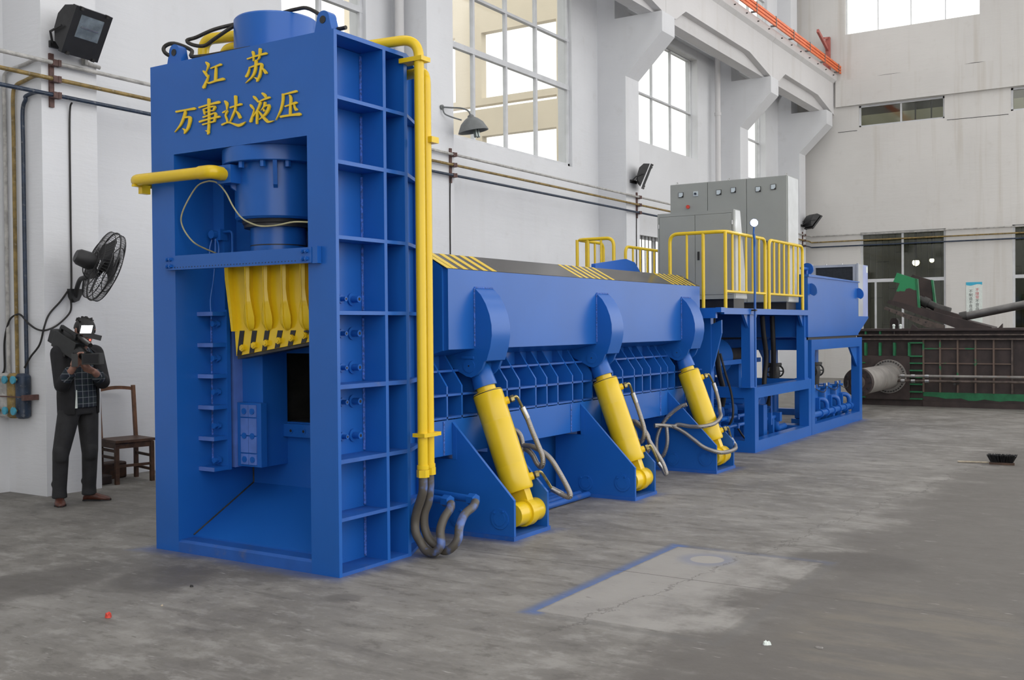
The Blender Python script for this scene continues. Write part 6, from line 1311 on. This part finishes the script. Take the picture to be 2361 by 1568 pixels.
loft(m, [(T(0, 0, 0.84), 0.15, 0.10), (T(0, 0, 1.0), 0.14, 0.095), (T(0, 0, 1.2), 0.155, 0.105), (T(0, 0, 1.33), 0.16, 0.085), (T(0.01, 0.01, 1.39), 0.07, 0.06)])
capsule(m, T(0.01, 0.01, 1.36), HC - HUP * 0.06, 0.058, 0.055)
# head: skull, jaw, nose, ears, brow
v0 = len(m.v); m.ball(HC + HUP * 0.02, (0.078, 0.095, 0.105), 20, 14)
def head_local(i0):
    c = HC + HUP * 0.02
    for i in range(i0, len(m.v)):
        q = Vector(m.v[i]) - c; m.v[i] = tuple(c + HAX * q.x + HDF * q.y + HUP * q.z)
head_local(v0)
capsule(m, HC + HDF * 0.03 - HUP * 0.04, HC + HDF * 0.055 - HUP * 0.085, 0.058, 0.036)
capsule(m, HC + HDF * 0.09 + HUP * 0.015, HC + HDF * 0.108 - HUP * 0.02, 0.010, 0.015, 10)
for s in (-1, 1):
    capsule(m, HC + HAX * (s * 0.078) + HUP * 0.02, HC + HAX * (s * 0.08) - HUP * 0.025 + HDF * 0.005, 0.018, 0.012, 10)
    capsule(m, HC + HDF * 0.084 + HAX * (s * 0.018) + HUP * 0.032, HC + HDF * 0.078 + HAX * (s * 0.05) + HUP * 0.03, 0.010, 0.010, 8)
capsule(m, HC + HDF * 0.084 - HUP * 0.053 - HAX * 0.02, HC + HDF * 0.084 - HUP * 0.053 + HAX * 0.02, 0.009, 0.009, 8)
# arms
capsule(m, SHR, ELR, 0.052, 0.042); capsule(m, ELR, WRR, 0.040, 0.028)
capsule(m, SHL, ELL, 0.052, 0.042); capsule(m, ELL, WRL, 0.040, 0.028)
def hand(m, wr, pal_dir, curl_dir, thumb_dir, side):
    """palm, four curled fingers of different lengths, thumb off the side of the palm"""
    pal_dir, curl_dir, thumb_dir = Vector(pal_dir).normalized(), Vector(curl_dir).normalized(), Vector(thumb_dir).normalized()
    acr = thumb_dir
    for k in range(4):
        a = wr + pal_dir * 0.012 + acr * (0.030 - 0.020 * k); b = wr + pal_dir * 0.085 + acr * (0.033 - 0.022 * k)
        capsule(m, a, b, 0.017, 0.0145, 8)
        L = (0.042, 0.047, 0.043, 0.034)[k]
        c = b + pal_dir * L * 0.8 + curl_dir * L * 0.55; d = c + curl_dir * L * 0.75 + pal_dir * L * 0.05; e = d + curl_dir * L * 0.35 - pal_dir * L * 0.4
        capsule(m, b, c, 0.0105, 0.0098, 8); capsule(m, c, d, 0.0098, 0.009, 8); capsule(m, d, e, 0.009, 0.008, 8)
    t0 = wr + pal_dir * 0.03 + acr * 0.034; t1 = t0 + pal_dir * 0.035 + acr * 0.022 + curl_dir * 0.014; t2 = t1 + pal_dir * 0.026 + curl_dir * 0.022
    capsule(m, t0, t1, 0.014, 0.012, 8); capsule(m, t1, t2, 0.0115, 0.009, 8)
hand(m, WRR, Vector((0, 0, 1)) * 0.9 + VR * 0.35, VR * 0.8 + VT * 0.3, VT * 0.6 - VR * 0.6 + Vector((0, 0, 0.2)), -1)
hand(m, WRL, Vector((0, 0, 0.35)) - VR * 0.85 + VT * 0.3, Vector((0, 0, 1)) + VT * 0.1, Vector((0, 0, 0.5)) + VT * 0.8, 1)
# legs and feet inside the clothes
for h, k, a in ((HIPR, KNR, ANR), (HIPL, KNL, ANL)):
    capsule(m, h, k, 0.075, 0.05); capsule(m, k, a, 0.048, 0.034)
body = remesh(obj('body', m, SKIN, pm), 0.0055, 3)
# trousers
m = MB()
loft(m, [(T(0, 0, 0.80), 0.165, 0.115), (T(0, 0, 0.90), 0.168, 0.118), (T(0, 0, 0.965), 0.158, 0.108)])
for h, k, a in ((HIPR, KNR, ANR), (HIPL, KNL, ANL)):
    capsule(m, h + Vector((0, 0, -0.02)), k, 0.098, 0.072); capsule(m, k, a + Vector((0, 0, 0.03)), 0.070, 0.060)
    capsule(m, k + VT * 0.02 + Vector((0, 0, 0.03)), k + VT * 0.02 - Vector((0, 0, 0.03)), 0.066, 0.064)
    m.lathe(a, (0, 0, 1), [(-0.03, 0.0), (-0.03, 0.066), (0.03, 0.062), (0.08, 0.058), (0.08, 0)], 16)
    capsule(m, a + Vector((0, 0, 0.10)) - VR * 0.03, a + Vector((0, 0, 0.13)) + VR * 0.03, 0.04, 0.038, 8)
remesh(obj('trousers', m, TROUSERS, pm), 0.009, 5)
obj('belt', loft(MB(), [(T(0, 0, 0.955), 0.163, 0.113), (T(0, 0, 0.985), 0.163, 0.113)], 24), BLACK, pm)
# plaid shirt
def plaid():
    t = NT('blue_plaid_cotton'); p = t.pos(); c = t.new('ShaderNodeVectorMath', operation='SUBTRACT'); t.lk(p, c.inputs[0]); c.inputs[1].default_value = G
    def along(v):
        d = t.new('ShaderNodeVectorMath', operation='DOT_PRODUCT'); t.lk(c.outputs[0], d.inputs[0]); d.inputs[1].default_value = v; return d.outputs['Value']
    def stripes(x, per, w, off=0.0):
        f = t.math('FRACT', t.math('ADD', t.math('DIVIDE', x, per), off)); return t.ramp(t.math('ABSOLUTE', t.math('SUBTRACT', f, 0.5)), w, w * 0.4)
    a, z = along(ACROSS), along(Vector((0, 0, 1)))
    col = t.mix(t.math('MULTIPLY', stripes(a, 0.055, 0.25), 0.5), (0.013, 0.019, 0.034), (0.03, 0.045, 0.05))
    col = t.mix(t.math('MULTIPLY', stripes(z, 0.055, 0.22), 0.5), col, (0.012, 0.028, 0.028))
    col = t.mix(t.math('MULTIPLY', stripes(a, 0.055, 0.07, 0.3), 0.65), col, (0.30, 0.32, 0.34))
    col = t.mix(t.math('MULTIPLY', stripes(z, 0.055, 0.06, 0.2), 0.65), col, (0.30, 0.32, 0.34))
    return t.done(col, 0.85)
PLAID = plaid()
m = MB()
loft(m, [(T(0, 0.005, 0.86), 0.172, 0.128), (T(0, 0.005, 0.95), 0.17, 0.128), (T(0, 0.0, 1.1), 0.168, 0.124), (T(0, 0.0, 1.25), 0.175, 0.122), (T(0, 0, 1.34), 0.165, 0.10), (T(0.005, 0.005, 1.40), 0.09, 0.075)])
capsule(m, ELR - (WRR - ELR).normalized() * 0.02, ELR.lerp(WRR, 0.55), 0.058, 0.052); capsule(m, ELL - (WRL - ELL).normalized() * 0.01, ELL.lerp(WRL, 0.55), 0.056, 0.05)
remesh(obj('shirt', m, PLAID, pm), 0.008, 4)
for a, b in ((ELR, WRR), (ELL, WRL)):
    d = (b - a).normalized(); q = a.lerp(b, 0.50)
    obj('cuff', MB().lathe(q, d, [(0, 0.045), (0.0, 0.055), (0.05, 0.054), (0.052, 0.043)], 16), PLAID, pm)
obj('jacket_lining', loft(MB(), [(T(-0.118, 0.112, 0.86), 0.012, 0.012), (T(-0.112, 0.112, 1.02), 0.004, 0.006)], 10), WHITE_PAPER, pm)
# open jacket: a shell round the back and sides, front edges left and right of the shirt, and both upper sleeves
m = MB(); n = 18; V = []
lev = [(0.80, 0.19, 0.155), (0.95, 0.195, 0.155), (1.10, 0.195, 0.15), (1.25, 0.20, 0.145), (1.34, 0.195, 0.12), (1.395, 0.11, 0.085)]
for z, ra, rf in lev:
    for k in range(n + 1):
        a = R(132) + R(276) * k / n
        V.append(T(0, 0.0, z) + ACROSS * (ra * math.cos(a)) + FRONT * (rf * math.sin(a)))
W = []
for z, ra, rf in lev:
    for k in range(n + 1):
        a = R(132) + R(276) * k / n
        W.append(T(0, 0.0, z) + ACROSS * ((ra - 0.02) * math.cos(a)) + FRONT * ((rf - 0.02) * math.sin(a)))
N = n + 1; Lv = len(lev); f_ = []; off = len(V)
for i in range(Lv - 1):
    for k in range(n):
        q = (i * N + k, i * N + k + 1, (i + 1) * N + k + 1, (i + 1) * N + k); f_ += [q, tuple(off + x for x in reversed(q))]
    f_ += [(i * N, (i + 1) * N, off + (i + 1) * N, off + i * N), (i * N + n, off + i * N + n, off + (i + 1) * N + n, (i + 1) * N + n)]
for k in range(n): f_ += [(k, off + k, off + k + 1, k + 1), ((Lv - 1) * N + k, (Lv - 1) * N + k + 1, off + (Lv - 1) * N + k + 1, off + (Lv - 1) * N + k)]
m.add(V + W, f_)
capsule(m, SHR, ELR, 0.085, 0.068); capsule(m, SHL, ELL, 0.082, 0.068)
capsule(m, ELR, ELR.lerp(WRR, 0.22), 0.068, 0.062); capsule(m, ELL, ELL.lerp(WRL, 0.22), 0.068, 0.062)
capsule(m, T(-0.10, -0.02, 1.36), SHR, 0.07, 0.08); capsule(m, T(0.10, -0.02, 1.36), SHL, 0.07, 0.078)
remesh(obj('jacket', m, JACKET, pm), 0.008, 5)
# hair
m = MB(); v0 = len(m.v); m.ball(HC + HUP * 0.02, (0.088, 0.102, 0.112), 20, 14)
keep = [Vector(q) - (HC + HUP * 0.02) for q in m.v]
head_local(v0)
m2 = MB(); sel = [i for i, q in enumerate(keep) if q.z > -0.035 - 0.5 * q.y and q.z > 0.35 * q.y + 0.0 * abs(q.x) - 0.05]
selset = set(sel); mp_ = {i: j for j, i in enumerate(sel)}
fs = [tuple(mp_[i] for i in f) for f in m.f if all(i in selset for i in f)]
m2.add([m.v[i] for i in sel], fs)
for k in range(26):
    a = random.uniform(0, 2 * math.pi); b = random.uniform(0.1, 0.9)
    d = (HAX * math.cos(a) * b + HDF * (math.sin(a) * b - 0.15) + HUP * 0.8).normalized()
    p = HC + HUP * 0.02 + Vector(d) * 0.098
    capsule(m2, p - d * 0.02, p + d * 0.02 + HAX * random.uniform(-0.015, 0.015), 0.014, 0.003, 6)
hr = obj('hair', m2, HAIR, pm); so = hr.modifiers.new('solid', 'SOLIDIFY'); so.thickness = 0.012; so.offset = -1
# shoes
def shoe(heel, toe):
    m = MB(); d = (toe - heel).normalized(); s = Vector((-d.y, d.x, 0)); L = (toe - heel).length
    secs = []
    for t_, wd, h in ((0.0, 0.026, 0.05), (0.08, 0.036, 0.085), (0.25, 0.038, 0.095), (0.45, 0.040, 0.075), (0.65, 0.047, 0.055), (0.85, 0.044, 0.042), (0.97, 0.028, 0.03), (1.0, 0.012, 0.02)):
        c = heel + d * (L * t_); ring = []
        for a in range(12):
            an = 2 * math.pi * a / 12; ring.append(c + s * (wd * math.cos(an)) + Vector((0, 0, max(0.0, h / 2 + h / 2 * math.sin(an) * 1.0))))
        secs.append(ring)
    v = [q for r_ in secs for q in r_]; f_ = []
    for i in range(len(secs) - 1): f_ += [(i * 12 + j, i * 12 + (j + 1) % 12, (i + 1) * 12 + (j + 1) % 12, (i + 1) * 12 + j) for j in range(12)]
    f_ += [tuple(range(11, -1, -1)), tuple(range(len(v) - 12, len(v)))]
    o_ = obj('shoe', m.add(v, f_), SHOE, pm, angle=60)
    sole = [heel + s * 0.036, heel + d * L * 0.4 + s * 0.040, heel + d * L * 0.7 + s * 0.050, heel + d * L * 1.0 + s * 0.018, heel + d * L * 1.0 - s * 0.018, heel + d * L * 0.7 - s * 0.05, heel + d * L * 0.4 - s * 0.04, heel - s * 0.036]
    obj('sole', MB().prism([(q.x, q.y) for q in sole], 2, 0.0, 0.014), BLACK, o_, smooth=False)
shoe(B(-0.155, -0.06, 0), B(-0.14, 0.20, 0)); shoe(B(0.05, -0.12, 0), B(0.275, -0.03, 0))
# shoulder camera
CA, CB_ = B(-0.135, 0.10, 1.475), B(0.115, 0.42, 1.30)
cd = (CB_ - CA).normalized(); cs_ = cd.cross(Vector((0, 0, 1))).normalized(); cu_ = cs_.cross(cd)
vc = thing('video_camera', 'black shoulder camcorder with a lit white lamp held by the man', 'video camera', CA)
cc = CA.lerp(CB_, 0.5); CL = (CB_ - CA).length
def cbox(name, a, b_, c, da, db, dc, mat=CAMCORDER, bev=True):
    o_ = obj(name, MB().obox(CA + cd * a + cs_ * b_ + cu_ * c, cd, cs_, cu_, da, db, dc), mat, vc, smooth=False)
    if bev:
        bv = o_.modifiers.new('bevel', 'BEVEL'); bv.width = 0.006; bv.segments = 2
    return o_
cbox('body', 0.13, 0, 0.0, 0.30, 0.10, 0.15)
cbox('battery', -0.05, 0, 0.0, 0.07, 0.09, 0.12)
cbox('shoulder_pad', 0.10, 0, -0.085, 0.16, 0.09, 0.03)
cbox('top_handle', 0.10, 0.0, 0.115, 0.22, 0.03, 0.03)
cbox('handle_post', 0.0, 0.0, 0.09, 0.03, 0.03, 0.05)
cbox('handle_post', 0.2, 0.0, 0.09, 0.03, 0.03, 0.05)
obj('lens_barrel', MB().lathe(CA + cd * 0.27, cd, [(0, 0), (0, 0.05), (0.06, 0.052), (0.10, 0.045), (0.13, 0.048), (0.13, 0)], 24), CAMCORDER, vc)
hood = obj('lens_hood', MB().obox(CB_ + VR * 0.02, VR + VT * 0.35, VT - VR * 0.35, Vector((0, 0, 1)), 0.15, 0.12, 0.095), CAMCORDER, vc, smooth=False)
obj('lens_glass', MB().obox(CB_ + VR * 0.02 + (VT - VR * 0.35).normalized() * 0.0605, VR + VT * 0.35, VT - VR * 0.35, Vector((0, 0, 1)), 0.125, 0.003, 0.072), LENS, hood, smooth=False)
obj('hand_grip', MB().obox(B(-0.01, 0.40, 1.29), VR, VT, Vector((0, 0, 1)), 0.05, 0.08, 0.11), CAMCORDER, vc, smooth=False)
obj('viewfinder', MB().obox(B(0.135, 0.28, 1.495), VR - Vector((0, 0, 0.28)), VT, Vector((0, 0, 1)) + VR * 0.28, 0.15, 0.08, 0.045), CAMCORDER, vc, smooth=False)
obj('eye_cup', MB().cyl(B(0.10, 0.24, 1.51), B(0.085, 0.19, 1.53), 0.03, n=14), RUBBER, vc)
obj('microphone', MB().cyl(B(0.02, 0.26, 1.50), B(0.115, 0.42, 1.415), 0.022, n=14), RUBBER, vc)
lampm = obj('lamp_head', MB().obox(B(0.09, 0.30, 1.555), VR, VT, Vector((0, 0, 1)), 0.125, 0.05, 0.09), CAMCORDER, vc, smooth=False)
obj('led_panel', MB().add([tuple(B(u, 0.3265, z)) for u, z in ((0.035, 1.522), (0.125, 1.522), (0.14, 1.588), (0.05, 1.588))] + [tuple(B(u, 0.324, z)) for u, z in ((0.035, 1.522), (0.125, 1.522), (0.14, 1.588), (0.05, 1.588))], [(0, 1, 2, 3), (7, 6, 5, 4), (0, 4, 5, 1), (1, 5, 6, 2), (2, 6, 7, 3), (3, 7, 4, 0)]), LED, lampm, smooth=False)
obj('lamp_stem', MB().cyl(B(0.07, 0.29, 1.50), B(0.08, 0.29, 1.52), 0.015, n=8), CAMCORDER, vc)
obj('tally_lamp', MB().cyl(B(0.115, 0.325, 1.462), B(0.115, 0.335, 1.462), 0.009, n=10), TALLY, vc)

# ------------------------------------------------------------------ things lying on the floor
br = thing('hand_brush', 'black bristle floor brush lying on its back, thin pale handle to the left', 'brush', (7.52, -2.7, 0))
obj('handle', MB().cyl((7.50, -2.33, 0.012), (7.54, -2.64, 0.016), 0.010, n=8), PALE_WOOD, br)
obj('stock', MB().obox((7.545, -2.77, 0.012), (0.1, -1, 0), (1, 0.1, 0), (0, 0, 1), 0.25, 0.06, 0.024), WOOD, br, smooth=False)
m = MB()
for k in range(420):
    a = random.uniform(-0.5, 0.5); b = random.uniform(-0.5, 0.5)
    p = Vector((7.545 + 0.05 * b + 0.02 * a, -2.77 - 0.21 * a, 0.022)); q = p + Vector((0.06 * b + random.uniform(-0.01, 0.01), -0.07 * a + random.uniform(-0.01, 0.01), random.uniform(0.075, 0.09)))
    m.tube([p, q], 0.0045, 4)
bs = obj('bristles', m, BLACK, br, smooth=False); bs['kind'] = 'stuff'
def scrap(name, label, c, r, mat, cat, h=0.02, n=9, seed=1):
    rr = random.Random(seed); m = MB(); top = []; c = Vector(c)
    for k in range(n):
        a = 2 * math.pi * k / n; q = r * rr.uniform(0.6, 1.1); top.append((c.x + q * math.cos(a), c.y + q * math.sin(a)))
    v = [(x, y, 0.001) for x, y in top] + [(c.x + (x - c.x) * 0.75, c.y + (y - c.y) * 0.75, h * rr.uniform(0.4, 1)) for x, y in top] + [(c.x, c.y, h * 0.8)]
    f_ = [(i, (i + 1) % n, n + (i + 1) % n, n + i) for i in range(n)] + [(n + i, n + (i + 1) % n, 2 * n) for i in range(n)] + [tuple(range(n - 1, -1, -1))]
    return tag(obj(name, m.add(v, f_), mat, smooth=False), label, cat)
scrap('paper_scrap', 'crumpled pale green paper scrap on the dark floor', (0.04, -2.70, 0), 0.022, WHITE_PAPER, 'litter', 0.02, 9, 3)
scrap('plastic_scrap', 'tiny red scrap on the floor in front of the shear', (-1.30, 0.48, 0), 0.020, RED_LITTER, 'litter', 0.03, 7, 5)
scrap('cork_scrap', 'tiny tan scrap on the floor beyond the red one', (-1.0, 0.42, 0), 0.010, PALE_WOOD, 'litter', 0.012, 6, 8)
scrap('dirt_lump', 'small black lump on the floor near the shear frame', (-0.62, 0.62, 0), 0.014, RUBBER, 'litter', 0.014, 7, 11)
scrap('concrete_chip', 'flat round grey chip on the floor beside the paper scrap', (0.12, -2.93, 0), 0.024, GREY_ROLL, 'litter', 0.006, 12, 13)
